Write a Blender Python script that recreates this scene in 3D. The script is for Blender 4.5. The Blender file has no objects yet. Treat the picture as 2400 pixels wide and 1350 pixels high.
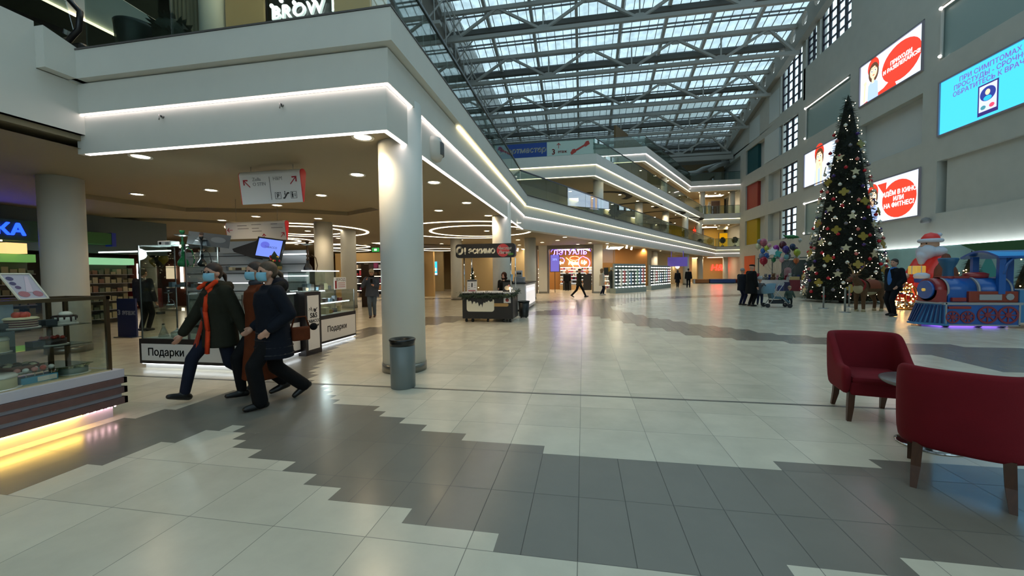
import bpy, bmesh, math, random
from mathutils import Vector, Matrix, Euler
R = math.radians
S = bpy.context.scene
COL = S.collection
# ------------------------------------------------------------------ camera, world, exposure, large lights
F_PX = 928.7                                   # focal length in pixels of the 2400x1350 frame
PITCH, ROLL, YAW, EYE = R(-2.13), R(-0.6035), R(10.18), 1.5
_fw = Vector((-math.sin(YAW)*math.cos(PITCH), math.cos(YAW)*math.cos(PITCH), math.sin(PITCH)))
_rt = Vector((math.cos(YAW), math.sin(YAW), 0)); _up = _rt.cross(_fw)
_r2 = math.cos(ROLL)*_rt + math.sin(ROLL)*_up; _u2 = -math.sin(ROLL)*_rt + math.cos(ROLL)*_up
cam = bpy.data.cameras.new('camera'); cam.sensor_width = 36; cam.lens = F_PX/2400*36; cam.clip_end = 300
camo = bpy.data.objects.new('camera', cam); COL.objects.link(camo)
M = Matrix((( _r2.x, _u2.x, -_fw.x, 0), (_r2.y, _u2.y, -_fw.y, 0), (_r2.z, _u2.z, -_fw.z, EYE), (0, 0, 0, 1)))
camo.matrix_world = M
S.camera = camo
S.view_settings.view_transform = 'Standard'; S.view_settings.look = 'None'
S.view_settings.gamma = 1; S.view_settings.use_curve_mapping = False
S.view_settings.exposure = 0.88
S.cycles.max_bounces = 7; S.cycles.diffuse_bounces = 4; S.cycles.glossy_bounces = 3; S.cycles.transmission_bounces = 4
S.cycles.transparent_max_bounces = 14; S.cycles.caustics_reflective = False; S.cycles.caustics_refractive = False
S.cycles.sample_clamp_indirect = 4.0; S.cycles.sample_clamp_direct = 0; S.cycles.use_denoising = True
W = bpy.data.worlds.new('overcast_sky'); S.world = W; W.use_nodes = True
bg = W.node_tree.nodes['Background']; bg.inputs[0].default_value = (0.70, 0.83, 0.88, 1); bg.inputs[1].default_value = 1.15
def area(name, loc, rot, sx, sy, energy, color=(1, 1, 1), portal=False, spread=180):
    l = bpy.data.lights.new(name, 'AREA'); l.shape = 'RECTANGLE'; l.size = sx; l.size_y = sy; l.energy = energy; l.color = color
    l.spread = R(spread)
    if portal: l.cycles.is_portal = True
    o = bpy.data.objects.new(name, l); COL.objects.link(o); o.location = loc; o.rotation_euler = rot; return o
RS = -0.2434                                   # roof slope along y
def roofz(y): return 26.55 + RS*(max(y, 30.0) - 42.14)
# the overcast daylight comes down through the glass roof: portals tell the renderer where the sky is
area('roof_portal', (4, 48, roofz(48)+1.0), (math.atan(RS), 0, 0), 36, 39, 1, portal=True)
area('roof_portal', (3.6, 11, roofz(30)+.8), (0, 0, 0), 35, 38, 1, portal=True)
area('entrance_portal', (6.5, -9.6, 7), (R(-90), 0, 0), 27, 8, 1, portal=True)  # portal for the glazing added behind the camera
# ------------------------------------------------------------------ helpers
def lin(c):
    return tuple((x/12.92 if x <= .04045 else ((x+.055)/1.055)**2.4) for x in c)
def hexc(h):
    h = h.lstrip('#'); return lin(tuple(int(h[i:i+2], 16)/255 for i in (0, 2, 4)))
MATS = {}
def mat(name, color='#808080', rough=.5, metal=0, emit=0, ecol=None, noise=0, nscale=8, spec=.5, trans=0, alpha=1, bump=0, bscale=60, stretch=None, coat=0):
    if name in MATS: return MATS[name]
    m = bpy.data.materials.new(name); m.use_nodes = True; nt = m.node_tree; b = nt.nodes['Principled BSDF']
    c = hexc(color) if isinstance(color, str) else color
    b.inputs['Base Color'].default_value = (*c, 1); b.inputs['Roughness'].default_value = rough; b.inputs['Metallic'].default_value = metal
    b.inputs['Specular IOR Level'].default_value = spec
    if coat: b.inputs['Coat Weight'].default_value = coat; b.inputs['Coat Roughness'].default_value = .08
    if emit:
        e = hexc(ecol) if isinstance(ecol, str) else (ecol or c)
        b.inputs['Emission Color'].default_value = (*e, 1); b.inputs['Emission Strength'].default_value = emit
    if trans: b.inputs['Transmission Weight'].default_value = trans
    if alpha < 1: b.inputs['Alpha'].default_value = alpha
    if noise or bump:
        tc = nt.nodes.new('ShaderNodeTexCoord'); src = tc.outputs['Object']
        if stretch:
            mp = nt.nodes.new('ShaderNodeMapping'); mp.inputs['Scale'].default_value = stretch; nt.links.new(src, mp.inputs[0]); src = mp.outputs[0]
    if noise:
        n = nt.nodes.new('ShaderNodeTexNoise'); n.inputs['Scale'].default_value = nscale; n.inputs['Detail'].default_value = 4
        nt.links.new(src, n.inputs['Vector'])
        r = nt.nodes.new('ShaderNodeMapRange'); r.inputs['From Min'].default_value = .3; r.inputs['From Max'].default_value = .7
        r.inputs['To Min'].default_value = 1-noise; r.inputs['To Max'].default_value = 1+noise; nt.links.new(n.outputs[0], r.inputs[0])
        v = nt.nodes.new('ShaderNodeVectorMath'); v.operation = 'SCALE'; v.inputs[0].default_value = c; nt.links.new(r.outputs[0], v.inputs['Scale'])
        nt.links.new(v.outputs[0], b.inputs['Base Color'])
    if bump:
        n2 = nt.nodes.new('ShaderNodeTexNoise'); n2.inputs['Scale'].default_value = bscale; nt.links.new(src, n2.inputs['Vector'])
        bp = nt.nodes.new('ShaderNodeBump'); bp.inputs['Strength'].default_value = bump; bp.inputs['Distance'].default_value = .01
        nt.links.new(n2.outputs[0], bp.inputs['Height']); nt.links.new(bp.outputs[0], b.inputs['Normal'])
    MATS[name] = m; return m
def glassmat(name, tint='#e8f4f0', refl=.12, rough=.02, milk=0, milkcol='#c8d4d4'):
    """thin sheet glass: see-through, tinted, with a mirror-like reflection that grows at grazing angles"""
    if name in MATS: return MATS[name]
    m = bpy.data.materials.new(name); m.use_nodes = True; nt = m.node_tree; nt.nodes.clear()
    out = nt.nodes.new('ShaderNodeOutputMaterial'); t = nt.nodes.new('ShaderNodeBsdfTransparent'); t.inputs[0].default_value = (*hexc(tint), 1)
    g = nt.nodes.new('ShaderNodeBsdfGlossy'); g.inputs['Roughness'].default_value = rough
    fr = nt.nodes.new('ShaderNodeLayerWeight'); fr.inputs['Blend'].default_value = .25
    mr = nt.nodes.new('ShaderNodeMapRange'); mr.inputs['To Min'].default_value = refl*.5; mr.inputs['To Max'].default_value = min(.9, refl*4)
    nt.links.new(fr.outputs['Facing'], mr.inputs[0])
    mx = nt.nodes.new('ShaderNodeMixShader'); nt.links.new(mr.outputs[0], mx.inputs[0]); nt.links.new(g.outputs[0], mx.inputs[2])
    if milk:
        tl = nt.nodes.new('ShaderNodeBsdfTranslucent'); tl.inputs[0].default_value = (*hexc(milkcol), 1)
        df = nt.nodes.new('ShaderNodeBsdfDiffuse'); df.inputs[0].default_value = (*hexc(milkcol), 1)
        m1 = nt.nodes.new('ShaderNodeMixShader'); nt.links.new(tl.outputs[0], m1.inputs[1]); nt.links.new(df.outputs[0], m1.inputs[2])
        m2 = nt.nodes.new('ShaderNodeMixShader'); nt.links.new(t.outputs[0], m2.inputs[1]); nt.links.new(m1.outputs[0], m2.inputs[2])
        n = nt.nodes.new('ShaderNodeTexNoise'); n.inputs['Scale'].default_value = 1.3; n.inputs['Detail'].default_value = 5
        tc = nt.nodes.new('ShaderNodeTexCoord'); nt.links.new(tc.outputs['Object'], n.inputs['Vector'])
        r2 = nt.nodes.new('ShaderNodeMapRange'); r2.inputs['From Min'].default_value = .3; r2.inputs['From Max'].default_value = .7
        r2.inputs['To Min'].default_value = milk*.35; r2.inputs['To Max'].default_value = min(1, milk*1.6); nt.links.new(n.outputs[0], r2.inputs[0]); nt.links.new(r2.outputs[0], m2.inputs[0])
        nt.links.new(m2.outputs[0], mx.inputs[1])
    else:
        nt.links.new(t.outputs[0], mx.inputs[1])
    nt.links.new(mx.outputs[0], out.inputs[0]); MATS[name] = m; return m
class MB:
    """collects shapes; build() links them as ONE mesh object. Every face keeps the index of its material."""
    def __init__(s): s.v = []; s.f = []; s.m = []; s.sm = []; s.mi = 0; s.smooth = False
    def add(s, vs, fs, smooth=None):
        o = len(s.v); s.v += [tuple(v) for v in vs]
        for f in fs: s.f.append(tuple(i+o for i in f)); s.m.append(s.mi); s.sm.append(s.smooth if smooth is None else smooth)
        return s
    def box(s, x0, x1, y0, y1, z0, z1, rz=0, c=None):
        vs = [(x, y, z) for z in (z0, z1) for x, y in ((x0, y0), (x1, y0), (x1, y1), (x0, y1))]
        if rz:
            cx, cy = c or ((x0+x1)/2, (y0+y1)/2); ca, sa = math.cos(rz), math.sin(rz)
            vs = [(cx+(x-cx)*ca-(y-cy)*sa, cy+(x-cx)*sa+(y-cy)*ca, z) for x, y, z in vs]
        return s.add(vs, [(3, 2, 1, 0), (4, 5, 6, 7), (0, 1, 5, 4), (1, 2, 6, 5), (2, 3, 7, 6), (3, 0, 4, 7)], False)
    def bar(s, p0, p1, w, h=None, up=(0, 0, 1)):
        """a square bar from p0 to p1"""
        h = h or w; p0, p1 = Vector(p0), Vector(p1); d = (p1-p0).normalized(); u = Vector(up)
        if abs(d.dot(u)) > .99: u = Vector((0, 1, 0))
        a = d.cross(u).normalized()*w/2; b = a.cross(d).normalized()*h/2
        vs = [p+q for p in (p0, p1) for q in (-a-b, a-b, a+b, -a+b)]
        return s.add(vs, [(3, 2, 1, 0), (4, 5, 6, 7), (0, 1, 5, 4), (1, 2, 6, 5), (2, 3, 7, 6), (3, 0, 4, 7)], False)
    def cone(s, p0, p1, r0, r1=None, n=16, caps=True):
        r1 = r0 if r1 is None else r1; p0, p1 = Vector(p0), Vector(p1); d = (p1-p0).normalized()
        u = Vector((0, 0, 1)) if abs(d.z) < .9 else Vector((1, 0, 0)); a = d.cross(u).normalized(); b = d.cross(a)
        vs = []
        for p, r in ((p0, r0), (p1, r1)):
            for i in range(n):
                t = 2*math.pi*i/n; vs.append(p+a*r*math.cos(t)+b*r*math.sin(t))
        fs = [(i, (i+1) % n, n+(i+1) % n, n+i) for i in range(n)]
        s.add(vs, fs, True)
        if caps: o = len(s.v)-2*n; s.f += [tuple(o+i for i in range(n))[::-1], tuple(o+n+i for i in range(n))]; s.m += [s.mi]*2; s.sm += [False]*2
        return s
    def tube(s, pts, r, n=8, closed=False):
        pts = [Vector(p) for p in pts]; k = len(pts); rs = r if isinstance(r, (list, tuple)) else [r]*k
        vs = []; ref = None
        for i, p in enumerate(pts):
            d = (pts[(i+1) % k] - pts[i-1]) if closed else (pts[min(i+1, k-1)]-pts[max(i-1, 0)])
            d.normalize()
            if ref is None: ref = Vector((0, 0, 1)) if abs(d.z) < .9 else Vector((1, 0, 0))
            a = d.cross(ref)
            if a.length < 1e-4: a = d.cross(Vector((0, 1, 0)))
            a.normalize(); b = d.cross(a); ref = -b if not closed else ref
            if not closed: ref = b*-1
            for j in range(n):
                t = 2*math.pi*j/n; vs.append(p+(a*math.cos(t)+b*math.sin(t))*rs[i])
        fs = []
        for i in range(k if closed else k-1):
            for j in range(n): fs.append((i*n+j, i*n+(j+1) % n, ((i+1) % k)*n+(j+1) % n, ((i+1) % k)*n+j))
        if not closed: fs += [tuple(range(n))[::-1], tuple((k-1)*n+j for j in range(n))]
        return s.add(vs, fs, True)
    def lathe(s, prof, n=24, c=(0, 0, 0), smooth=True, ax=1, ay=1):
        """prof: (radius, z) from bottom to top round a vertical axis"""
        vs = []; k = len(prof)
        for r, z in prof:
            for i in range(n):
                t = 2*math.pi*i/n; vs.append((c[0]+r*ax*math.cos(t), c[1]+r*ay*math.sin(t), c[2]+z))
        fs = [(j*n+i, j*n+(i+1) % n, (j+1)*n+(i+1) % n, (j+1)*n+i) for j in range(k-1) for i in range(n)]
        if prof[0][0] > 1e-5: fs.append(tuple(range(n))[::-1])
        if prof[-1][0] > 1e-5: fs.append(tuple((k-1)*n+i for i in range(n)))
        return s.add(vs, fs, smooth)
    def ball(s, c, r, n=12, k=8):
        rx, ry, rz = r if isinstance(r, (tuple, list)) else (r, r, r); vs = [(c[0], c[1], c[2]-rz)]
        for j in range(1, k):
            p = -math.pi/2+math.pi*j/k
            for i in range(n):
                t = 2*math.pi*i/n; vs.append((c[0]+rx*math.cos(p)*math.cos(t), c[1]+ry*math.cos(p)*math.sin(t), c[2]+rz*math.sin(p)))
        vs.append((c[0], c[1], c[2]+rz)); L = len(vs)-1
        fs = [(0, 1+(i+1) % n, 1+i) for i in range(n)]
        for j in range(k-2):
            for i in range(n): fs.append((1+j*n+i, 1+j*n+(i+1) % n, 1+(j+1)*n+(i+1) % n, 1+(j+1)*n+i))
        fs += [(L, 1+(k-2)*n+i, 1+(k-2)*n+(i+1) % n) for i in range(n)]
        return s.add(vs, fs, True)
    def prism(s, poly, z0, z1, T=None):
        """a flat outline with thickness; T maps local (x, y, z) to the place"""
        n = len(poly); vs = [(x, y, z0) for x, y in poly]+[(x, y, z1) for x, y in poly]
        if T: vs = [T @ Vector(v) for v in vs]
        fs = [tuple(range(n))[::-1], tuple(range(n, 2*n))]+[(i, (i+1) % n, n+(i+1) % n, n+i) for i in range(n)]
        return s.add(vs, fs, False)
    def quad(s, *p): return s.add(p, [tuple(range(len(p)))], False)
    def sweep(s, path, prof, closed=False):
        """prof: (outward offset, z) along a plan path, mitred at the corners; outward is to the right of travel"""
        P = [Vector((p[0], p[1])) for p in path]; k = len(P); ns = []
        for i in range(k-1): d = (P[i+1]-P[i]).normalized(); ns.append(Vector((d.y, -d.x)))
        vs = []
        for i in range(k):
            if i == 0: m = ns[0]
            elif i == k-1: m = ns[-1]
            else: m = (ns[i-1]+ns[i]); m = m/(m.dot(ns[i]))
            for e, z in prof: q = P[i]+m*e; vs.append((q.x, q.y, z))
        n = len(prof)
        return s.add(vs, [(i*n+j, (i+1)*n+j, (i+1)*n+j+1, i*n+j+1) for i in range(k-1) for j in range(n-1)], False)
    def merge(s, o, T=None):
        k = len(s.v); s.v += [tuple(T @ Vector(v)) if T else v for v in o.v]; s.f += [tuple(i+k for i in f) for f in o.f]; s.m += o.m; s.sm += o.sm; return s
    def mesh(s, name, ms):
        me = bpy.data.meshes.new(name); me.from_pydata(s.v, [], s.f); ms = ms if isinstance(ms, (list, tuple)) else [ms]
        for m in ms: me.materials.append(m)
        me.polygons.foreach_set('material_index', s.m); me.polygons.foreach_set('use_smooth', s.sm); me.update(); return me
    def build(s, name, ms, parent=None, bevel=0, subsurf=0):
        o = bpy.data.objects.new(name, s.mesh(name, ms)); COL.objects.link(o)
        if parent: o.parent = parent
        if bevel: b = o.modifiers.new('bevel', 'BEVEL'); b.width = bevel; b.segments = 2; b.limit_method = 'ANGLE'
        if subsurf: b = o.modifiers.new('sub', 'SUBSURF'); b.levels = b.render_levels = subsurf
        return o
def tag(o, label=None, cat=None, group=None, kind=None):
    if label: o['label'] = label
    if cat: o['category'] = cat
    if group: o['group'] = group
    if kind: o['kind'] = kind
    return o
def thing(name, label, cat, loc=(0, 0, 0), rz=0, group=None):
    o = bpy.data.objects.new(name, None); COL.objects.link(o); o.location = loc; o.rotation_euler = (0, 0, rz); o.empty_display_size = .1
    return tag(o, label, cat, group)
def struct(o): o['kind'] = 'structure'; return o
def dup(root, loc=None, rz=None, label=None, group=None):
    def cp(o, par):
        c = o.copy(); COL.objects.link(c); c.parent = par
        for ch in [k for k in bpy.data.objects if k.parent == o]: cp(ch, c)
        return c
    r = cp(root, None)
    if loc is not None: r.location = loc
    if rz is not None: r.rotation_euler = (0, 0, rz)
    if label: r['label'] = label
    if group: r['group'] = group
    return r
_FONTCACHE = {}
def text_mesh(name, body, size, m, T, depth=.004, align='CENTER', bold=0, shear=0, parent=None, space=1):
    """raised lettering; T is a 4x4 that maps the text's own x (reading direction), y (up), z (out) to the place"""
    c = bpy.data.curves.new('lettering', 'FONT'); c.body = body; c.size = size; c.align_x = align; c.align_y = 'CENTER'; c.extrude = depth
    c.shear = shear; c.resolution_u = 3; c.space_character = space
    t = bpy.data.objects.new('lettering', c); COL.objects.link(t)
    dg = bpy.context.evaluated_depsgraph_get(); me = bpy.data.meshes.new_from_object(t.evaluated_get(dg)); me.name = name
    bpy.data.objects.remove(t); bpy.data.curves.remove(c)
    if bold:
        b = bmesh.new()
        for dx, dy in ((bold, 0), (-bold, 0), (0, bold), (0, -bold)):
            k = len(b.verts); b.from_mesh(me); b.verts.ensure_lookup_table()
            for v in b.verts[k:]: v.co.x += dx; v.co.y += dy; v.co.z += (dx+dy)*.02
        b.to_mesh(me); b.free()
    me.transform(T); me.materials.clear(); me.materials.append(m)
    o = bpy.data.objects.new(name, me); COL.objects.link(o)
    if parent: o.parent = parent
    return o
def frame(o, x, y):
    """4x4 with origin o, reading direction x, up y"""
    x, y = Vector(x).normalized(), Vector(y).normalized(); z = x.cross(y)
    return Matrix(((x.x, y.x, z.x, o[0]), (x.y, y.y, z.y, o[1]), (x.z, y.z, z.z, o[2]), (0, 0, 0, 1)))
def spot(name, loc, energy, color=(1, .78, .5), size=130, blend=.7, radius=.07, parent=None):
    l = bpy.data.lights.new(name, 'SPOT'); l.energy = energy; l.color = color; l.spot_size = R(size); l.spot_blend = blend; l.shadow_soft_size = radius
    o = bpy.data.objects.new(name, l); COL.objects.link(o); o.location = loc
    if parent: o.parent = parent
    return o
def point(name, loc, energy, color=(1, .78, .5), radius=.1, parent=None):
    l = bpy.data.lights.new(name, 'POINT'); l.energy = energy; l.color = color; l.shadow_soft_size = radius
    o = bpy.data.objects.new(name, l); COL.objects.link(o); o.location = loc
    if parent: o.parent = parent
    return o
def ceiling_panel(label, x, y, z, sx=1.2, sy=2.4, e=4.0):  # fill light added under a ceiling, shaped as a glowing panel
    t = thing('ceiling_panel', label, 'ceiling light', (x, y, z), 0, label); m = MB(); m.box(-sx/2-.05, sx/2+.05, -sy/2-.05, sy/2+.05, -.04, 0); m.build('frame', mat('panel_frame', '#c8c4ba', .5), t)
    m = MB(); m.box(-sx/2, sx/2, -sy/2, sy/2, -.05, -.04); m.build('diffuser', mat('panel_glow_%d' % int(e*10), '#ffffff', .5, emit=e, ecol=(1, .80, .52)), t)
def inpoly(x, y, P):
    c = False; j = len(P)-1
    for i in range(len(P)):
        if (P[i][1] > y) != (P[j][1] > y) and x < (P[j][0]-P[i][0])*(y-P[i][1])/(P[j][1]-P[i][1])+P[i][0]: c = not c
        j = i
    return c
# materials shared by many things
wht = mat('white_plaster', '#d3d2cb', .55, noise=.02, nscale=3)
wallm = mat('wall_paint', '#b3b5ae', .7, noise=.03, nscale=1.5)
wall2 = mat('wall_recess_paint', '#bcc1c0', .7)
ceilm = mat('ceiling_paint', '#91856c', .75)
ledm = mat('led_strip', '#ffffff', .5, emit=2.4, ecol=(1, .86, .84))
ledw = mat('led_strip_warm', '#ffffff', .5, emit=2.0, ecol=(1, .87, .52))
lampm = mat('lamp_lens', '#ffffff', .5, emit=9, ecol=(1, .80, .52))
steel = mat('brushed_steel', '#8c8c8a', .32, 1)
chrome = mat('chrome', '#c8ccd0', .12, 1)
blackm = mat('black_plastic', '#121211', .4)
blackg = mat('black_gloss', '#0a0a0b', .15)
glass = glassmat('clear_glass', '#f4f8f6', .08)
glassg = glassmat('railing_glass', '#dfece8', .16)
# ------------------------------------------------------------------ FLOOR: 0.6 m tiles, dark tiles laid in stepped bands
from mathutils.geometry import tessellate_polygon
BANDS = [
 [(-3.95,2.0),(-3.93,2.1),(-3.94,2.34),(-3.77,2.75),(-3.63,3.17),(-3.48,3.31),(-3.34,3.31),(-3.18,3.08),(-2.75,2.9),(-2.65,2.74),(-2.31,2.74),(-2.27,2.61),(-1.99,2.6),(-1.96,2.43),(-1.69,2.46),(-1.67,2.33),(-1.08,2.33),(-1.07,2.17),(-0.49,2.18),(-0.48,2.05),(0.28,2.05),(0.89,2.08),(1.58,2.19),(1.64,2.26),(2.6,2.33),(4.0,3.2),(3.6,3.56),(2.71,3.56),(2.24,3.52),(2.19,3.39),(1.47,3.36),(1.46,3.23),(0.44,3.22),(-0.33,3.22),(-0.33,3.36),(-1.04,3.36),(-1.11,3.51),(-1.53,3.51),(-1.54,3.69),(-2.13,3.84),(-2.24,4.09),(-2.77,4.16),(-3.28,4.66),(-3.64,4.85),(-4.21,5.5),(-4.72,6.56),(-5.1,7.5),(-5.35,8.58),(-6,8.6),(-6,6),(-5.0,5.8),(-4.76,5.37),(-4.39,4.64),(-4.51,4.24),(-4.47,3.76),(-4.67,3.73),(-4.62,3.47),(-4.85,3.43),(-4.87,2.0)],
 [(-5.22,8.41),(-4.99,9.22),(-4.5,10.9),(-3.8,12.11),(-1.99,14.06),(0.33,13.83),(1.56,11.5),(2.71,9.62),(3.83,9.13),(4.87,8.9),(5.8,8.09),(6.17,6.79),(7.2,4.9),(9.6,6.4),(8.02,8.84),(6.91,9.14),(5.32,9.74),(4.39,10.45),(3.31,11.76),(2.23,13.47),(1.24,16.44),(0.98,17.87),(-0.3,16.94),(-2.14,15.15),(-4.18,13.32),(-5.45,13.22),(-5.78,10.68),(-6.11,9.86)],
 [(-2.71,19.17),(-0.47,20.38),(-0.25,14.2),(0.94,17.01),(3.0,22.05),(9.43,25.54),(10.3,27.9),(2.77,23.87),(-0.5,21.98),(-2.91,20.6)],
 [(-11.04,13.84),(-12.21,19.98),(-9.12,22.15),(-7.19,22.96),(-7.58,24.21),(-9.77,23.76),(-13.25,21.69),(-12.43,15.59)]]
def tilemat(name, c, px, py, x0, y0, amp, rough):
    m = bpy.data.materials.new(name); m.use_nodes = True; nt = m.node_tree; b = nt.nodes['Principled BSDF']; N = nt.nodes.new; L = nt.links.new
    g = N('ShaderNodeNewGeometry'); sx = N('ShaderNodeSeparateXYZ'); L(g.outputs['Position'], sx.inputs[0])
    def mth(op, a, bb=None):
        q = N('ShaderNodeMath'); q.operation = op
        for i, v in enumerate((a, bb)):
            if v is None: continue
            if isinstance(v, (int, float)): q.inputs[i].default_value = v
            else: L(v, q.inputs[i])
        return q.outputs[0]
    cells = []; lines = []
    for out, p, o in ((sx.outputs[0], px, x0), (sx.outputs[1], py, y0)):
        t = mth('DIVIDE', mth('SUBTRACT', out, o), p); cells.append(mth('FLOOR', t)); f = mth('FRACT', t)
        d = mth('MULTIPLY', mth('MINIMUM', f, mth('SUBTRACT', 1.0, f)), p); lines.append(mth('LESS_THAN', d, .0022))
    grout = mth('MAXIMUM', lines[0], lines[1])
    cx = N('ShaderNodeCombineXYZ'); L(cells[0], cx.inputs[0]); L(cells[1], cx.inputs[1])
    wn = N('ShaderNodeTexWhiteNoise'); L(cx.outputs[0], wn.inputs['Vector'])
    off = N('ShaderNodeVectorMath'); off.operation = 'MULTIPLY_ADD'; L(wn.outputs['Color'], off.inputs[0]); off.inputs[1].default_value = (30, 30, 30); L(g.outputs['Position'], off.inputs[2])
    n = N('ShaderNodeTexNoise'); n.inputs['Scale'].default_value = 2.6; n.inputs['Detail'].default_value = 6; n.inputs['Roughness'].default_value = .6; L(off.outputs[0], n.inputs['Vector'])
    v = mth('ADD', mth('MULTIPLY', mth('SUBTRACT', n.outputs[0], .5), amp*3), mth('ADD', 1.0, mth('MULTIPLY', mth('SUBTRACT', wn.outputs['Value'], .5), amp*.9)))
    sc = N('ShaderNodeVectorMath'); sc.operation = 'SCALE'; sc.inputs[0].default_value = hexc(c); L(v, sc.inputs['Scale'])
    mx = N('ShaderNodeMix'); mx.data_type = 'RGBA'; L(grout, mx.inputs[0]); L(sc.outputs[0], mx.inputs[6]); mx.inputs[7].default_value = (*[q*.30 for q in hexc(c)], 1)
    L(mx.outputs[2], b.inputs['Base Color'])
    r = mth('ADD', rough, mth('MULTIPLY', mth('SUBTRACT', n.outputs[0], .5), .14)); L(mth('ADD', r, mth('MULTIPLY', grout, .4)), b.inputs['Roughness'])
    b.inputs['Specular IOR Level'].default_value = .62
    return m
X0, Y0 = -.034, 2.03
tl = tilemat('light_floor_tile', '#cfc7b3', .6, .6, X0, Y0, .13, .23)
td = tilemat('dark_floor_tile', '#7a756b', .3, .6, X0, Y0, .07, .24)
mb = MB()
def tiles(x0, x1, y0, y1, st):
    nx = round((x1-x0)/st); ny = round((y1-y0)/st)
    for i in range(nx):
        for j in range(ny):
            x, y = x0+i*st, y0+j*st; c = (x+st/2, y+st/2); mb.mi = int(any(inpoly(*c, B) for B in BANDS)); mb.quad((x, y, 0), (x+st, y, 0), (x+st, y+st, 0), (x, y+st, 0))
xa, xb, ya, yb = X0-40*.15, X0+28*.15, Y0-2*.15, Y0+46*.15
tiles(xa, xb, ya, yb, .15)
xc, xd, yc, yd = xa-.6*12, xb+.6*14, ya-.6*2, yb+.6*34
tiles(xa, xb, yb, yd, .3); tiles(xc, xa, ya, yd, .3); tiles(xb, xd, ya, yd, .3)
mb.mi = 0; FX0, FX1, FY0, FY1 = -45, 24, -9, 76
mb.quad((FX0, FY0, 0), (FX1, FY0, 0), (FX1, ya, 0), (FX0, ya, 0)); mb.quad((FX0, yd, 0), (FX1, yd, 0), (FX1, FY1, 0), (FX0, FY1, 0))
mb.quad((FX0, ya, 0), (xc, ya, 0), (xc, yd, 0), (FX0, yd, 0)); mb.quad((xd, ya, 0), (FX1, ya, 0), (FX1, yd, 0), (xd, yd, 0))
struct(mb.build('floor', [tl, td]))
m = MB(); m.box(-7, 21, 4.845, 4.885, 0, .003); struct(m.build('trim_1', mat('floor_joint_strip', '#77736c', .4, .6)))['label'] = 'narrow grey joint strip across the tiled floor'
# ------------------------------------------------------------------ slabs of the upper floors, ceilings under them
FF = 4.6
GA = R(26.07)
E1 = [(-2.55, 4.95), (-2.55, 17.18), (18.1, 59.3), (21.2, 59.3)]
def inset(E, d):
    P = [Vector(p) for p in E]; ns = [Vector(((b-a).normalized().y, -(b-a).normalized().x)) for a, b in zip(P, P[1:])]; out = []
    for i, p in enumerate(P):
        m = ns[0] if i == 0 else ns[-1] if i == len(P)-1 else (ns[i-1]+ns[i])/((ns[i-1]+ns[i]).dot(ns[i]))
        out.append((p.x-m.x*d, p.y-m.y*d))
    return out
P1 = [(-7.65, -8), (-7.65, 5.05)]+inset(E1, .1)+[(21.2, 75), (-44, 75), (-44, -8)]
E2 = [(-44, 27.4), (.85, 27.4), (16.5, 59.3), (21.2, 59.3)]
E3 = [(-44, 41.9), (6.2, 41.9), (14.8, 59.3), (21.2, 59.3)]
flm = mat('upper_floor_tile', '#b9b4a8', .35)
def sheet(name, outer, holes, z, ztop, m, mdark=None):
    """a ceiling sheet at height z with openings whose sides go up to ztop"""
    pl = [[Vector((x, y, z)) for x, y in outer]]+[[Vector((x, y, z)) for x, y in h] for h in holes]
    tr = tessellate_polygon(pl); vs = [p for q in pl for p in q]; mb = MB(); mb.add(vs, [t for t in tr], False)
    for h in holes:
        n = len(h)
        for i in range(n): a, b = h[i], h[(i+1) % n]; mb.quad((*a, z), (*b, z), (*b, ztop), (*a, ztop))
    return struct(mb.build(name, m))
def arcband(cx, cy, r0, r1, a0, a1, n=18):
    A = [R(a0+(a1-a0)*i/n) for i in range(n+1)]
    return [(cx+r0*math.cos(a), cy+r0*math.sin(a)) for a in A]+[(cx+r1*math.cos(a), cy+r1*math.sin(a)) for a in reversed(A)]
TRAY = [(-10.2, 6.6), (-6.45, 6.57), (-6.3, 8.9), (-6.19, 11.42), (-7.78, 12.22), (-9.2, 11.2), (-10.64, 10.83), (-12.0, 10.3), (-12.4, 8.0)]
SLOT = arcband(-16.6, 15.6, 4.2, 5.0, -112, -18)
SLOT2 = arcband(-13.5, 29.5, 4.6, 5.6, -150, -20)
darkm = mat('dark_void', '#15120e', .9)  # near-black colour stands in for the shade inside ceiling gaps
m = MB(); m.prism(P1, 3.62, 4.72); struct(m.build('ceiling_1', [ceilm]))['label'] = 'concrete slab above the ground floor'
sheet('ceiling_2', P1, [TRAY, SLOT, SLOT2], 3.5, 3.62, ceilm)['label'] = 'suspended ceiling of the ground floor with shallow trays'
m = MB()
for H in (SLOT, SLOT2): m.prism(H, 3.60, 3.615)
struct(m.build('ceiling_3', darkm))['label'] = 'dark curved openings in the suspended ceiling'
m = MB(); m.prism(P1, 4.72, 4.75); struct(m.build('floor_2', flm))['label'] = 'floor of the second storey'
for k, E in ((1, E2), (2, E3)):
    P = inset(E, .1)+[(21.2, 75), (-44, 75)]
    m = MB(); m.prism(P, 8.08+FF*(k-1), 9.3+FF*(k-1)); struct(m.build('ceiling_%d' % (k+3), ceilm))['label'] = 'slab and ceiling above storey %d' % (k+1)
    m = MB(); m.prism(P, 9.3+FF*(k-1), 9.33+FF*(k-1)); struct(m.build('floor_%d' % (k+2), flm))
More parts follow.
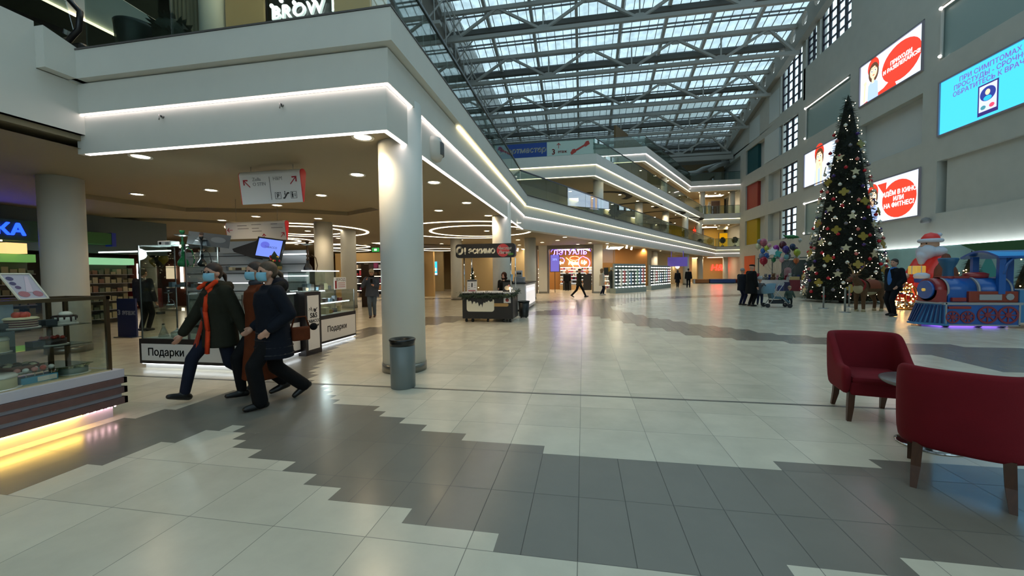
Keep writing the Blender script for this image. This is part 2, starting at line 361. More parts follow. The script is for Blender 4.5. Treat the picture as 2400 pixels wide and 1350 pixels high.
# fascias with their light strips
def fascia(n, path, prof, label):
    m = MB(); m.sweep(path, prof); o = struct(m.build('trim_%d' % n, wht)); o['label'] = label; return o
fascia(2, [(-7.72, 4.95), (-2.55, 4.95), (-2.55, 17.18)], [(-.085, 3.5), (-.085, 3.42), (0, 3.42), (0, 3.985), (-.03, 3.99), (-.03, 4.0), (.07, 4.0), (.07, 4.44), (.0, 4.45), (.0, 4.46), (.18, 4.46), (.18, 4.87), (.1, 4.87)], 'white stepped fascia of the near balcony')
fascia(3, [(-2.55, 17.18), (18.1, 59.3), (21.2, 59.3)], [(-.4, 3.5), (-.4, 3.42), (0, 3.42), (0, 3.95), (-.03, 3.96), (-.03, 3.97), (.07, 3.97), (.07, 4.41), (.03, 4.42), (.03, 4.43), (.14, 4.43), (.14, 4.87), (.05, 4.87)], 'white stepped fascia of the long gallery, second storey')
m = MB(); m.sweep([(-7.72, 4.95), (-2.55, 4.95), (-2.55, 17.18), (18.1, 59.3), (21.2, 59.3)], [(.19, 4.87), (.19, 4.895), (-.3, 4.895), (-.3, 4.75)]); struct(m.build('trim_4', mat('slab_edge_trim', '#5c5856', .5)))['label'] = 'dark cap strip along the edge of the second storey'
for k, E in ((1, E2), (2, E3)):
    z = FF*(k-1); fascia(4+k, E, [(-.5, 8.08+z), (-.5, 8.0+z), (0, 8.0+z), (0, 8.70+z), (-.03, 8.71+z), (-.03, 8.73+z), (.1, 8.73+z), (.1, 9.42+z), (-.3, 9.42+z), (-.3, 9.3+z)], 'white fascia of storey %d' % (k+2))
def led(n, path, prof, m, label):
    b = MB(); b.sweep(path, prof); o = struct(b.build('trim_%d' % n, m)); o['label'] = label
NB = [(-7.6, 4.95), (-2.55, 4.95), (-2.55, 17.18)]
led(10, NB, [(-.075, 3.415), (-.075, 3.41), (-.012, 3.41), (-.012, 3.415)], ledm, 'light strip under the near balcony')
led(11, NB, [(.012, 3.986), (.012, 3.996), (.055, 3.996)], ledm, 'light strip in the upper cove of the near balcony')
led(12, [(-2.55, 7.7), (-2.55, 17.18), (18.1, 59.3), (21.2, 59.3)], [(.08, 4.415), (.08, 4.43), (.13, 4.43)], ledw, 'warm light strip of the long gallery, upper')
led(13, [(-2.55, 17.18), (18.1, 59.3), (21.2, 59.3)], [(.012, 3.955), (.012, 3.967), (.055, 3.967)], ledm, 'light strip of the long gallery, lower')
for k, E in ((1, E2), (2, E3)):
    z = FF*(k-1)
    led(12+2*k, E, [(.01, 8.69+z), (.01, 8.725+z), (.085, 8.725+z)], ledw if k == 1 else ledm, 'light strip in the fascia of storey %d' % (k+2))
    led(13+2*k, E[:3], [(-.11, 7.99+z), (-.11, 7.98+z), (-.01, 7.98+z), (-.01, 7.99+z)], ledw, 'light strip under the fascia of storey %d' % (k+2))
# side of the void next to the escalator: plain cladding that rises with the escalator
m = MB(); T = Matrix(((0, 0, 1, -7.56), (1, 0, 0, 0), (0, 1, 0, 0), (0, 0, 0, 1)))
m.prism([(4.95, 3.70), (4.95, 4.45), (4.42, 4.45), (4.42, 5.10), (-8, 5.10), (-8, 3.70)], -.25, .0, T)
m.prism([(4.95, 4.46), (4.95, 4.87), (4.42, 5.03), (4.42, 4.46)], 0, .16, T)
m.box(-7.8, -7.5, 4.775, 5.05, 4.435, 4.865); struct(m.build('wall_escalator', wht))['label'] = 'white cladding beside the escalator'
m = MB(); m.quad((-7.56, -8, 3.70), (-7.56, 4.95, 3.70), (-12, 4.95, 3.70), (-12, -8, 3.70)); struct(m.build('ceiling_7', ceilm))['label'] = 'soffit of the escalator block'
# ------------------------------------------------------------------ outer walls
XR = 21.2
m = MB(); m.box(-44.3, -44, -9, 76, 0, 31); struct(m.build('wall_left', wallm))
m = MB(); m.box(-44, -7, -9.3, -9, 0, 31); m.box(20, 24, -9.3, -9, 0, 31); m.box(-7, 20, -9.3, -9, 0, 3.0); m.box(-7, 20, -9.3, -9, 11, 31); struct(m.build('wall_entrance', wallm))
m = MB()
for k in range(10): m.box(-7+3*k-.08, -7+3*k+.08, -9.25, -9.1, 3, 11)
for z in (3, 7, 10.9): m.box(-7, 20, -9.25, -9.1, z-.07, z+.07)
o = struct(m.build('window_9', mat('window_frame_navy', '#171c30', .5))); o['label'] = 'glazed entrance front behind the viewer'; g = MB(); g.quad((-7, -9.18, 3), (20, -9.18, 3), (20, -9.18, 11), (-7, -9.18, 11)); g.build('pane', glassmat('window_glass', '#e6f2f8', .05), o)  # glazing added out of view to brighten balcony front and floor
m = MB(); m.box(-44, 24, 75, 75.3, 0, 31); struct(m.build('wall_far', wallm))
# the high side wall of the atrium: piers, bands and recessed bays
m = MB()
WD = .55                                         # depth of the recess behind the bands
LV = ((4.87, 8.02), (9.45, 12.62), (14.05, 17.22))
m.mi = 1
for z0, z1 in LV: m.box(XR+WD, XR+WD+.3, -9, 44.9, z0, z1); m.box(XR+WD, XR+WD+.3, 48.5, 75, z0, z1)
m.mi = 0
m.box(XR, XR+WD+.3, -9, 75, 0, 4.87)             # ground storey wall, flush with the lowest band
for z0, z1 in ((8.02, 9.45), (12.62, 14.05), (17.22, 18.0)): m.box(XR, XR+WD+.1, -9, 75, z0, z1)
for z0, z1 in LV:
    for y0, y1, d in ((28.55, 29.7, 0), (35.6, 36.75, 0), (43.25, 44.6, 0), (47.95, 48.25, .15), (51.0, 51.9, .05), (57.5, 59.4, 0)): m.box(XR+d, XR+WD+.1, y0, y1, z0, z1)
m.box(XR+.2, XR+WD+.1, -9, 28.1, 4.87, 8.02)
def hi(y0, y1, za, zb=None, d=0): m.add([(XR+d, y0, za), (XR+d, y1, za), (XR+d, y1, zb or roofz(y1)-1), (XR+d, y0, zb or roofz(y0)-1), (XR+.6, y0, za), (XR+.6, y1, za), (XR+.6, y1, zb or roofz(y1)-1), (XR+.6, y0, zb or roofz(y0)-1)], [(3, 2, 1, 0), (4, 5, 6, 7), (0, 1, 5, 4), (1, 2, 6, 5), (2, 3, 7, 6), (3, 0, 4, 7)])
hi(-9, 36.8, 18.0); hi(36.8, 43.7, 18.0, 21.0); hi(41.1, 41.6, 21.0); hi(43.4, 44.0, 18.0); hi(44.0, 48.3, 18.0, 18.5); hi(48.3, 75, 18.0)
struct(m.build('wall_right', [wallm, wall2]))
# perforated beam that carries the eave along the top of this wall
m = MB(); nseg = 12
eb = MB()
y = 29.0; holes = []
while y < 66: holes.append(y); y += 2.1
outer = [(28, roofz(28)-2.3), (66, roofz(66)-2.3), (66, roofz(66)-.1), (28, roofz(28)-.1)]
hl = [[(yy+1+.52*math.cos(R(a)), roofz(yy+1)-1.2+.62*math.sin(R(a))) for a in range(0, 360, 24)] for yy in holes]
pl = [[Vector((0, a, b)) for a, b in outer]]+[[Vector((0, a, b)) for a, b in h] for h in hl]
for xo in (XR-.55, XR-.30): m.add([(xo, p.y, p.z) for q in pl for p in q], list(tessellate_polygon(pl)))
for h in hl:
    for i in range(len(h)): a, b = h[i], h[(i+1) % len(h)]; m.quad((XR-.55, *a), (XR-.55, *b), (XR-.30, *b), (XR-.30, *a))
m.quad((XR-.55, *outer[0]), (XR-.55, *outer[1]), (XR+.1, *outer[1]), (XR+.1, *outer[0]))
struct(m.build('trim_20', mat('eave_beam_paint', '#8f8d84', .6)))['label'] = 'pale beam pierced by round holes under the roof edge'
# ------------------------------------------------------------------ glass roof
rg = glassmat('roof_glass', '#ccdfe6', .05, .1, .45, '#b9c9cf')
def pane(y0, y1, zf): return [(-14, y0, zf(y0)), (XR, y0, zf(y0)), (XR, y1, zf(y1)), (-14, y1, zf(y1))]
m = MB(); m.quad(*pane(30, 67, roofz)); m.quad((-14, -9, roofz(0)), (XR, -9, roofz(0)), (XR, 30, roofz(0)), (-14, 30, roofz(0)))
o = struct(m.build('roof_glazing', rg)); o['label'] = 'sloping glass roof of the atrium'
barm = mat('roof_bar_paint', '#77787a', .6); trm = mat('roof_steel_paint', '#a9aaa6', .6)
m = MB()
x = -14
while x < XR:                                    # thin bars down the slope
    m.bar((x, 30, roofz(30)-.02), (x, 67, roofz(67)-.02), .055, .08); x += .86
yy = 31.0; k = 0
while yy < 67:                                   # cross bars, wide and narrow rows by turns
    m.box(-14, XR, yy-.05, yy+.05, roofz(yy)-.14, roofz(yy)-.0); yy += 1.55 if k % 2 else .42; k += 1
struct(m.build('roof_bars', barm))['label'] = 'glazing bars of the glass roof'
m = MB(); x = -13.6
while x < XR+.5:                                 # main rafters
    m.bar((x, 30, roofz(30)-.35), (x, 67, roofz(67)-.35), .28, .5); x += 4.35
struct(m.build('roof_rafters', trm))['label'] = 'rafters of the glass roof'
# closed parts of the roof and the end of it
m = MB(); m.box(-44, -14, -9, 76, 24, 24.3); m.box(-14.3, -14, -9, 76, 14, 31); m.box(-14, 24, 67, 67.3, 17, 23); m.box(-14, 24, 67, 76, 17, 17.3); m.box(-44, -14, -9, 30, 29.6, 29.9)
struct(m.build('roof_solid', mat('roof_underside', '#6d695f', .8)))['label'] = 'closed parts of the roof'
# ------------------------------------------------------------------ roof trusses: one thing per truss
def truss(y, label):
    t = thing('roof_truss', label, 'roof truss', (0, y, 0), 0, 'steel trusses under the glass roof')
    zt, zb = roofz(y)-.75, roofz(y)-3.3; a, b = -13.5, XR-.3
    m = MB(); m.box(a, b, -.16, .16, zt-.18, zt+.18); m.build('top_chord', trm, t)
    m = MB(); m.box(a, b, -.16, .16, zb-.16, zb+.16); m.build('bottom_chord', trm, t)
    x = a+1.2; up = False; 
    while x < b-1:
        x2 = min(x+4.35, b-.3); p, q = (x, 0, zt if up else zb), (x2, 0, zb if up else zt)
        web = MB(); web.bar(p, q, .24, .22); web.build('diagonal', trm, t); gus = MB(); gz = zt if up else zb
        s_ = -1 if up else 1
        gus.prism([(x-.95, gz+s_*.1), (x+.95, gz+s_*.1), (x+.3, gz+s_*.5), (x-.3, gz+s_*.5)][::s_], -.05, .05, Matrix(((1, 0, 0, 0), (0, 0, 1, 0), (0, 1, 0, 0), (0, 0, 0, 1))))
        gus.build('gusset_plate', trm, t)
        x, up = x2, not up
    
    x = a+1.2
    while x < b: m = MB(); m.box(x-.06, x+.06, -.06, .06, zb, zt); m.build('post', trm, t); x += 8.7
    m = MB(); m.box(a, b, 2.2, 2.75, roofz(y+2.5)-.95, roofz(y+2.5)-.5); m.box(a, b, 2.9, 3.1, roofz(y+2.5)-.7, roofz(y+2.5)-.4); m.build('purlin', mat('purlin_paint', '#5d5e5a', .7), t)
for i, y in enumerate((32.0, 38.0, 44.0, 50.0, 56.0, 62.0)):
    truss(y, 'pale steel lattice truss under the glass roof, %s from the far end' % ('sixth', 'fifth', 'fourth', 'third', 'second', 'first')[i])
# hanging rods, pipes and lattice at the two ends of the trusses
t = thing('ventilation_duct', 'bent silver ventilation duct under the far end of the roof', 'duct', (0, 0, 0))
m = MB(); m.tube([(14.2, 66, 16.5), (17, 65, 16.5), (18, 65, 17.0), (21, 64.5, 17.6)], .38, 12); m.build('pipe', mat('duct_metal', '#a8a9a6', .4, .4), t)
m = MB(); m.tube([(18.2, 63, 16.2), (19.5, 63, 16.9), (21, 63, 17.3)], .3, 12); m.build('pipe', mat('duct_metal'), t)
m = MB(); m.box(9, 21, 61.4, 61.8, 17.4, 18.0); struct(m.build('trim_21', trm))['label'] = 'pale beam across the far end of the roof'
m = MB()
for i, y in enumerate(range(31, 66, 3)):
    m.tube([(-12.9, y, roofz(y)-.6), (-12.6, y+.4, 14.5)], .05, 6); m.tube([(-12.9, y, roofz(y)-.8), (-11.2, y+1.2, roofz(y)-4)], .06, 6); m.bar((-13.4, y, roofz(y)-4.5), (-11.2, y+1.2, roofz(y)-1), .12)
    m.box(-13.8, -12.2, y-.3, y+.3, roofz(y)-5.2, roofz(y)-4.9)
struct(m.build('trim_22', trm))['label'] = 'lattice of struts along the closed side of the roof'
# ------------------------------------------------------------------ windows of the high wall
winm = mat('window_frame_navy', '#171c30', .5)
wg = glassmat('window_glass', '#e6f2f8', .05)
def window(n, y0, y1, z0, z1, cols, rows, slope=False, mirror=None):
    x = XR+.28; f = MB()
    zt = lambda y: (roofz(y)-1.2 if slope else z1)
    w = (y1-y0)/cols
    for i in range(cols+1):
        y = y0+i*w; tw = .14 if i % 1 == 0 else .08; f.box(x-.06, x+.06, y-tw, y+tw, z0, zt(y))
    hgt = (z1-z0)/rows
    for j in range(rows+1):
        z = z0+j*hgt; f.box(x-.05, x+.05, y0, y1, z-.07, z+.07)
    o = struct(f.build('window_%d' % n, winm)); o['label'] = 'tall window with dark blue bars in the high side wall'
    g = MB(); g.quad((x, y0, z0), (x, y1, z0), (x, y1, zt(y1)), (x, y0, zt(y0))); p = g.build('pane', wg, o)
# openings for the windows are left in the recessed bays: a bright sky shows through
for n, (z0, z1) in enumerate(LV): window(n+1, 45.0, 48.45, z0+.05, z1-.05, 3, 4)
window(4, 44.0, 48.3, 18.5, 23.0, 4, 5, True); window(5, 36.8, 41.1, 21.0, 24.0, 4, 4, True); window(6, 41.6, 43.4, 21.0, 23.5, 2, 4, True)
# tall painted panels in the bays by the far corner, and pale panels beside them
for n, (z0, z1, c, w) in enumerate(((.0, 3.42, '#c4541f', 'orange'), (4.87, 8.02, '#a88f00', 'yellow'), (9.45, 12.62, '#9a2f22', 'red'), (14.05, 17.22, '#0d4a50', 'teal'))):
    m = MB(); m.box(XR+(.2 if n else -.06), XR+WD+.02, 54.3, 57.5, z0, z1); o = m.build('wall_panel', mat('panel_'+w, c, .6))
    tag(o, 'tall flat %s panel between wall bands near the far corner' % w, 'wall panel', 'painted panels by the far corner')
pm = mat('pale_panel', '#c3cccc', .6)
for n, (z0, z1) in enumerate(((14.05, 17.22), (18.3, 21.5))):
    m = MB(); m.box(XR-.02, XR+.3, 48.5, 52.0 if n == 0 else 50.9, z0+.05, z1-.03); tag(m.build('wall_panel', pm), ('pale blue-grey panel between the teal panel and the window', 'pale square panel under the roof edge beside the tall window')[n], 'wall panel')
m = MB(); m.box(XR-.02, XR+.3, 53.4, 56.4, 17.9, 20.5); tag(m.build('wall_panel', pm), 'small pale panel high above the teal panel', 'wall panel')
# ------------------------------------------------------------------ screens, light frames on the high wall
def uv(x, y, z): return (x, y, z)
WT = lambda y, z, d=0: frame((XR-.02-d, y, z), (0, -1, 0), (0, 0, 1))      # text on this wall reads toward the camera (-y)
def emat(n, c, e=1.0): return mat('screen_'+n, '#050505', .4, emit=e, ecol=c)
def flat(pts, T, m, name, par, z=0, th=.004):
    """a flat shape drawn in the screen's own plane"""
    b = MB(); b.prism(pts, z, z+th, T); return b.build(name, m, par)
def ell(cx, cy, rx, ry, n=28, a0=0, a1=360): return [(cx+rx*math.cos(R(a0+(a1-a0)*i/n)), cy+ry*math.sin(R(a0+(a1-a0)*i/n))) for i in range(n if a1-a0 == 360 else n+1)]
def screen(name, label, y0, y1, z0, z1, bgcol, e=1.0):
    """y0 > y1 : y0 is the end away from the camera (the reading start)"""
    t = thing(name, label, 'screen', (0, 0, 0)); w, h = y0-y1, z1-z0
    b = MB(); x = XR-.1; b.box(x, XR+WD, y1-.1, y0+.1, z0-.08, z0); b.box(x, XR+WD, y1-.1, y0+.1, z1, z1+.08); b.box(x, XR+WD, y1-.1, y1, z0, z1); b.box(x, XR+WD, y0, y0+.1, z0, z1); b.box(XR+.05, XR+WD, y1, y0, z0, z1)
    b.build('bezel', mat('screen_bezel', '#8d8690', .5), t)
    T = frame((XR-.0, y0, z0), (0, -1, 0), (0, 0, 1))
    d = flat([(0, 0), (w, 0), (w, h), (0, h)], T, emat(bgcol.strip('#'), bgcol, e), 'display', t, 0, .01)
    return d, T, w, h
def girl(t, T, x, y, s, pose):
    """flat cartoon of a young woman: hair, hat, face, blouse"""
    sk, hr, ht, bl, wh, dk = emat('skin', '#f0c8a4'), emat('hair', '#5b3a26', .8), emat('hat', '#d5341f'), emat('blouse', '#9db4ee'), emat('white', '#ffffff'), emat('dark', '#3a2018', .6)
    q = lambda P: [(x+a*s, y+b*s) for a, b in P]
    z = .012
    flat(q(ell(.0, .64, .30, .34)), T, ht, 'hat', t, z); flat(q(ell(.02, .44, .27, .36)), T, hr, 'hair', t, z+.005)
    flat(q([(-.28, -.55), (.28, -.55), (.25, .02), (.1, .12), (-.1, .12), (-.25, .02)]), T, bl, 'blouse', t, z+.01)
    flat(q([(-.06, .05), (.06, .05), (.06, .3), (-.06, .3)]), T, sk, 'neck', t, z+.015)
    flat(q(ell(.03, .46, .19, .25)), T, sk, 'face', t, z+.02)
    flat(q([(-.17, .56), (-.1, .74), (.08, .76), (.2, .66), (.23, .5), (.1, .66), (-.08, .64)]), T, hr, 'fringe', t, z+.025)
    for sx in (-.06, .12):
        flat(q(ell(sx, .49, .045, .05, 14)), T, wh, 'eye', t, z+.03); flat(q(ell(sx+.01, .49, .024, .032, 12)), T, dk, 'pupil', t, z+.035)
        flat(q([(sx-.05, .575), (sx+.05, .585), (sx+.05, .6), (sx-.05, .59)]), T, dk, 'eyebrow', t, z+.03)
    flat(q(ell(.04, .33, .05, .022, 12)), T, emat('lip', '#c8482f'), 'mouth', t, z+.03)
    if pose == 'wave':
        flat(q([(-.5, -.5), (-.4, -.52), (-.36, .1), (-.46, .1)]), T, sk, 'arm', t, z+.03)
        for k in range(5): flat(q([(-.45+k*.02, .1), (-.38+k*.01, .1), (-.47+k*.055, .30-abs(k-2)*.03), (-.51+k*.055, .29-abs(k-2)*.03)]), T, sk, 'finger', t, z+.03)
    if pose == 'cheeks':
        for sx in (-1, 1): flat(q([(.03+sx*.08, -.55), (.03+sx*.2, -.55), (.03+sx*.22, .2), (.03+sx*.2, .42), (.03+sx*.1, .34), (.03+sx*.06, .12)][::sx]), T, sk, 'hand', t, z+.04)
RED = emat('red', '#dc3522'); WHT = emat('white', '#ffffff'); PUR = emat('violet', '#6a5fae', .8)
# come and have fun
t, T, w, h = screen('advertising_screen', 'lit screen with waving cartoon woman and red ellipse, high on the wall', 35.5, 29.8, 14.1, 17.05, '#d3e6ff', 1.05)
flat([(.25, .05), (3.6, .05), (3.3, .75), (2.4, .35)], T, RED, 'sofa', t, .012)
girl(t, T, 1.35, 1.1, 1.95, 'wave'); flat(ell(3.95, 1.5, 1.72, 1.25), T, RED, 'speech_bubble', t, .02); flat([(2.2, 1.6), (2.7, 1.9), (2.7, 1.4)], T, RED, 'speech_bubble', t, .02)
text_mesh('lettering', 'ПРИХОДИ\nИ РАЗВЛЕКАЙСЯ!', .37, WHT, T @ Matrix.Translation((3.97, 1.52, .03)), .002, bold=.012, parent=t)
# doctor notice
t, T, w, h = screen('advertising_screen', 'big bright blue screen with health notice and phone picture', 28.4, 16.5, 9.53, 12.62, '#3fb6f2', 1.0)
text_mesh('lettering', 'ПРИ СИМПТОМАХ\nПРОСТУДЫ - СРОЧНО\nОБРАТИТЕСЬ К ВРАЧУ', .36, PUR, T @ Matrix.Translation((2.85, 2.37, .03)), .002, bold=.007, parent=t)
flat([(2.32, .18), (3.42, .18), (3.42, 1.82), (2.32, 1.82)], T, emat('phone', '#3b2f7a', .6), 'phone', t, .012); flat([(2.40, .38), (3.34, .38), (3.34, 1.74), (2.40, 1.74)], T, emat('phone_face', '#b9bfe8'), 'phone_display', t, .018)
flat(ell(2.87, 1.25, .42, .38), T, emat('navy', '#2c3a8c', .8), 'portrait_oval', t, .024); flat(ell(2.87, 1.33, .13, .15), T, emat('skin', '#f0c8a4'), 'portrait_head', t, .03); flat(ell(2.87, 1.02, .22, .13), T, emat('cyan', '#2aa5e0'), 'portrait_shoulders', t, .03)
flat(ell(2.64, .58, .14, .11), T, emat('teal', '#3f7f8c'), 'call_button', t, .024); flat(ell(3.10, .58, .14, .11), T, emat('pinkred', '#d8405c'), 'call_button', t, .024)
# red hat
t, T, w, h = screen('advertising_screen', 'lit screen with cartoon woman in red hat behind the tree', 43.2, 36.8, 9.49, 12.62, '#d3e6ff', 1.05)
girl(t, T, 2.35, 1.15, 2.4, 'cheeks')
# cinema or fitness
t, T, w, h = screen('advertising_screen', 'lit screen with red circle asking about cinema or fitness', 35.6, 29.75, 4.95, 7.9, '#d3e6ff', 1.05)
girl(t, T, 1.7, 1.1, 1.8, 'plain'); flat(ell(4.2, 1.38, 1.5, 1.28), T, RED, 'speech_bubble', t, .05); flat([(2.2, 2.7), (3.1, 2.7), (3.0, 1.7)], T, RED, 'speech_bubble', t, .05)
text_mesh('lettering', 'ИДЁМ В КИНО\nИЛИ\nНА ФИТНЕС?', .42, WHT, T @ Matrix.Translation((4.2, 1.4, .06)), .002, bold=.013, parent=t)
# frosted niches framed by lamps
frost = mat('frosted_panel', '#8fa3a0', .3)
def lightframe(label, y0, y1, z0, z1):
    t = thing('lamp_niche', label, 'light frame', (0, 0, 0), 0, 'lamp-lined frosted niches')
    b = MB(); b.box(XR+.12, XR+WD, y1, y0, z0, z1); b.build('frosted_panel', frost, t)
    b = MB(); b.box(XR-.06, XR+.02, y1, y0, z1-.14, z1-.02); b.box(XR-.06, XR+.02, y0-.14, y0-.02, z0, z1-.14); b.build('frame', mat('frame_pale', '#c9c9c4', .4), t)
    b = MB(); n = max(2, int((y0-y1)/1.15))
    for k in range(n): a = y1+.1+(y0-y1-.2)*k/n; b.box(XR-.10, XR-.06, a, a+(y0-y1-.2)/n-.12, z1-.13, z1-.05)
    b.build('tube_lamp', mat('tube_lamp', '#ffffff', .5, emit=2.2, ecol=(1, .9, .82)), t)
    b = MB(); b.ball((XR-.1, y0-.08, z0+.12), .09, 10, 6); b.ball((XR-.1, y0-.08, z1-.08), .10, 10, 6); b.build('bulb', mat('tube_lamp'), t)
lightframe('frosted niche lined with lamps above the red hat screen', 43.2, 36.8, 14.05, 17.1)
lightframe('frosted niche lined with lamps cut by the picture edge, above the blue screen', 28.5, 14, 14.1, 17.1)
lightframe('frosted niche lined with lamps low behind the tree', 43.1, 36.8, 4.95, 8.0)
m = MB(); m.lathe([(.02, 0), (.22, .0), (.25, .12), (.18, .3), (.0, .36)], 16, (XR-.25, 28.9, 4.35)); m.box(XR-.12, XR, 28.82, 28.98, 4.45, 4.6); tag(m.build('wall_speaker', mat('grey_plastic', '#77787a', .5)), 'small round grey speaker under the cinema screen', 'speaker')
# ------------------------------------------------------------------ columns
colm = mat('column_paint', '#d6d6cf', .45, noise=.015, nscale=2); skirt = mat('column_skirt', '#8a867c', .3, .8)
def column(n, x, y, z0, z1, r=.33, label='round white column'):
    m = MB(); m.lathe([(r, z0), (r, z1)], 40, (x, y, 0)); o = struct(m.build('column_%d' % n, colm)); o['label'] = label
    if z0 < 1: s = MB(); s.lathe([(r+.004, 0), (r+.012, 0), (r+.012, .13), (r+.002, .13)], 40, (x, y, 0)); s.build('skirting', skirt, o)
column(1, -2.783, 5.822, 0, 4.1, label='thick white column with steel skirting under the balcony corner')
column(2, -2.81, 13.71, 0, 4.05, label='white column behind the ice cream kiosk')
for n, (x, y) in enumerate([(-2.98, 22.6), (-10.3, 6.3), (-9.7, 13.62), (-10.45, 16.4), (-20.5, 15.6), (-7.2, 22.0), (-15.5, 29), (-24, 22), (11.4, 47.4), (15.2, 55.8), (6.9, 41), (10.5, 55), (19.8, 60.5)]): column(3+n, x, y, 0, 3.55)
for n, (x, y, r) in enumerate([(1.1, 29.4, .36), (5.28, 39.7, .36), (9.0, 46.4, .36), (12.15, 51.0, .36), (15.5, 57.6, .36)]): column(20+n, x, y, 4.75, 8.1, r, 'white column of the second storey gallery')
for n, (x, y) in enumerate([(16.6, 60.2), (9.5, 50), (20.6, 60.5)]): column(26+n, x, y, 9.3, 12.7, .36, 'white column of the third storey gallery')
# ------------------------------------------------------------------ glass railings
railm = mat('handrail_metal', '#5a5d60', .3, .9)
def railing(label, path, zb, zt, off=-.13, step=1.5):
    t = thing('glass_railing', label, 'railing', (0, 0, 0), 0, 'glass railings of the upper storeys')
    P = [Vector(p) for p in path]; h = MB(); h.sweep(path, [(off-.03, zt), (off-.03, zt+.05), (off+.03, zt+.05), (off+.03, zt), (off-.03, zt)]); h.build('handrail', railm, t)
    b = MB(); b.sweep(path, [(off-.03, zb), (off-.03, zb+.06), (off+.03, zb+.06), (off+.03, zb)]); b.build('base_channel', railm, t)
    ns = []
    for i in range(len(P)-1): d = (P[i+1]-P[i]).normalized(); ns.append(Vector((d.y, -d.x)))
    for i in range(len(P)-1):
        L = (P[i+1]-P[i]).length; d = (P[i+1]-P[i])/L; k = max(1, round(L/step)); a0 = -off*0
        for j in range(k):
            p = P[i]+d*(L*j/k+.012)+ns[i]*off; q = P[i]+d*(L*(j+1)/k-.012)+ns[i]*off
            g = MB(); g.bar((p.x, p.y, (zb+zt)/2), (q.x, q.y, (zb+zt)/2), .016, zt-zb); g.build('glass_panel', glassg, t)
railing('glass railing along the front edge of the near balcony', [(-7.3, 4.95), (-2.68, 4.95)], 4.8, 6.0, .1, 1.55)
railing('glass railing along the side edge of the near balcony', [(-2.55, 4.85), (-2.55, 17.15)], 4.8, 6.0, -.13, 2.05)
railing('glass railing along the long gallery of the second storey', [(-2.55, 17.18), (18.1, 59.3)], 4.8, 5.95, -.13, 2.1)
railing('glass railing at the far end of the second storey', [(18.1, 59.3), (21.2, 59.3)], 4.8, 5.95, -.13)
for k, E, w in ((1, E2, 'third'), (2, E3, 'fourth')):
    z = FF*(k-1); c, e = E[1], E[2]; x0 = (-7 if k == 1 else 0)
    railing('glass railing along the front edge of the %s storey' % w, [(x0, c[1]), c], 9.35+z, 10.5+z, -.08, 2.0)
    railing('glass railing along the sloping side of the %s storey' % w, [c, e], 9.35+z, 10.5+z, -.08, 2.4)
    railing('glass railing at the far end of the %s storey' % w, [e, (21.2, 59.3)], 9.35+z, 10.5+z, -.08)
# ------------------------------------------------------------------ round downlights
ringm = mat('lamp_ring', '#e8e4da', .4)
def lamp_mesh():
    a = MB(); a.lathe([(.085, .0), (.115, -.012), (.12, .0)], 24); b = MB(); b.lathe([(.0, -.004), (.088, -.004)], 20)
    return a.mesh('ring', ringm), b.mesh('lens', lampm)
RM, LM = lamp_mesh()
def downlight(x, y, z, label, group, e=0, s=1.0, shine=True):
    t = thing('downlight', label, 'ceiling light', (x, y, z), 0, group); t.scale = (s, s, s)
    for n, me in (('ring', RM), ('lens', LM)): o = bpy.data.objects.new(n, me); COL.objects.link(o); o.parent = t
    if e: spot('downlight_beam', (x, y, z-.06), e)
DL = [(-3.14,5.36),(-7.2,5.45),(-4.42,7.31),(-11.19,8.35),(-8.98,8.36),(-6.81,9.52),(-9.03,10.55),(-10.8,11.66),(-12.65,12.15),(-9.17,12.61),(-3.19,8.28),(-4.46,11.94),(-3.22,10.84),(-3.21,13.39),(-4.43,18.16),(-18.12,12.67),(-12.16,15.98),(-13.02,19.52),(-18.17,22.78),(-21.89,35.22),(-9.17,24.97),(-8.03,23.86),(-7.07,22.51),(-13.71,34.32),(-3.83,23.52),(-4.44,27.79),(-2.62,25.96),(-1.53,24.56),(-1.0,22.55),(-0.35,28.4),(0.47,27.34),(1.66,28.4)]
NEAR = {0: 'downlight beside the thick white column, next to the balcony corner', 1: 'downlight under the left end of the near balcony', 2: 'downlight between the hanging sign and the thick column', 10: 'downlight just behind the thick column', 11: 'lone downlight before the outer light ring', 13: 'downlight beside the column of the ice cream kiosk'}
for i, (x, y) in enumerate(DL):
    z = 3.62 if inpoly(x, y, TRAY) else 3.5
    g = 'downlights in the ground floor ceiling'
    lab = NEAR.get(i, 'round recessed downlight in the ground floor ceiling beyond the tobacco kiosk' if x < -5 else 'round recessed downlight in the ceiling before the perfume shop')
    downlight(x, y, z-.002, lab, None if i in NEAR else g, 34 if y < 20 else 52, 1.35)
for k in range(7):                               # ground floor, along the far gallery
    for j in range(2):
        x, y = 5.2+k*2.1-j*1.6, 36.0+k*4.0+j*1.4
        downlight(x, y, 3.5, 'small downlight along the far gallery, ground floor', 'downlights of the far ground floor gallery', 70, 1.3)
random.seed(4)
for k in range(9):                               # second storey
    for j in range(3):
        x, y = 1.2+k*1.9-j*2.2, 31.5+k*3.5+j*1.2
        downlight(x, y, 8.07, 'small downlight in the ceiling of the second storey gallery', 'downlights of the second storey gallery', 62 if j < 2 else 0, 1.35)
for k in range(6):                               # third storey
    for j in range(3):
        x, y = 6.3+k*2.0-j*2.3, 46+k*2.9+j*1.6
        downlight(x, y, 12.67, 'small downlight in the ceiling of the third storey gallery', 'downlights of the third storey gallery', 62 if j < 2 else 0, 1.35)
for j in range(5): downlight(16.8+j*.9, 61.2+(j % 2)*1.2, 8.07, 'small downlight at the far end of the second storey', 'downlights at the far end', 60, 1.3); downlight(16.9+j*.9, 61.5+(j % 2), 12.67, 'small downlight at the far end of the third storey', 'downlights at the far end of the third storey', 60, 1.3)
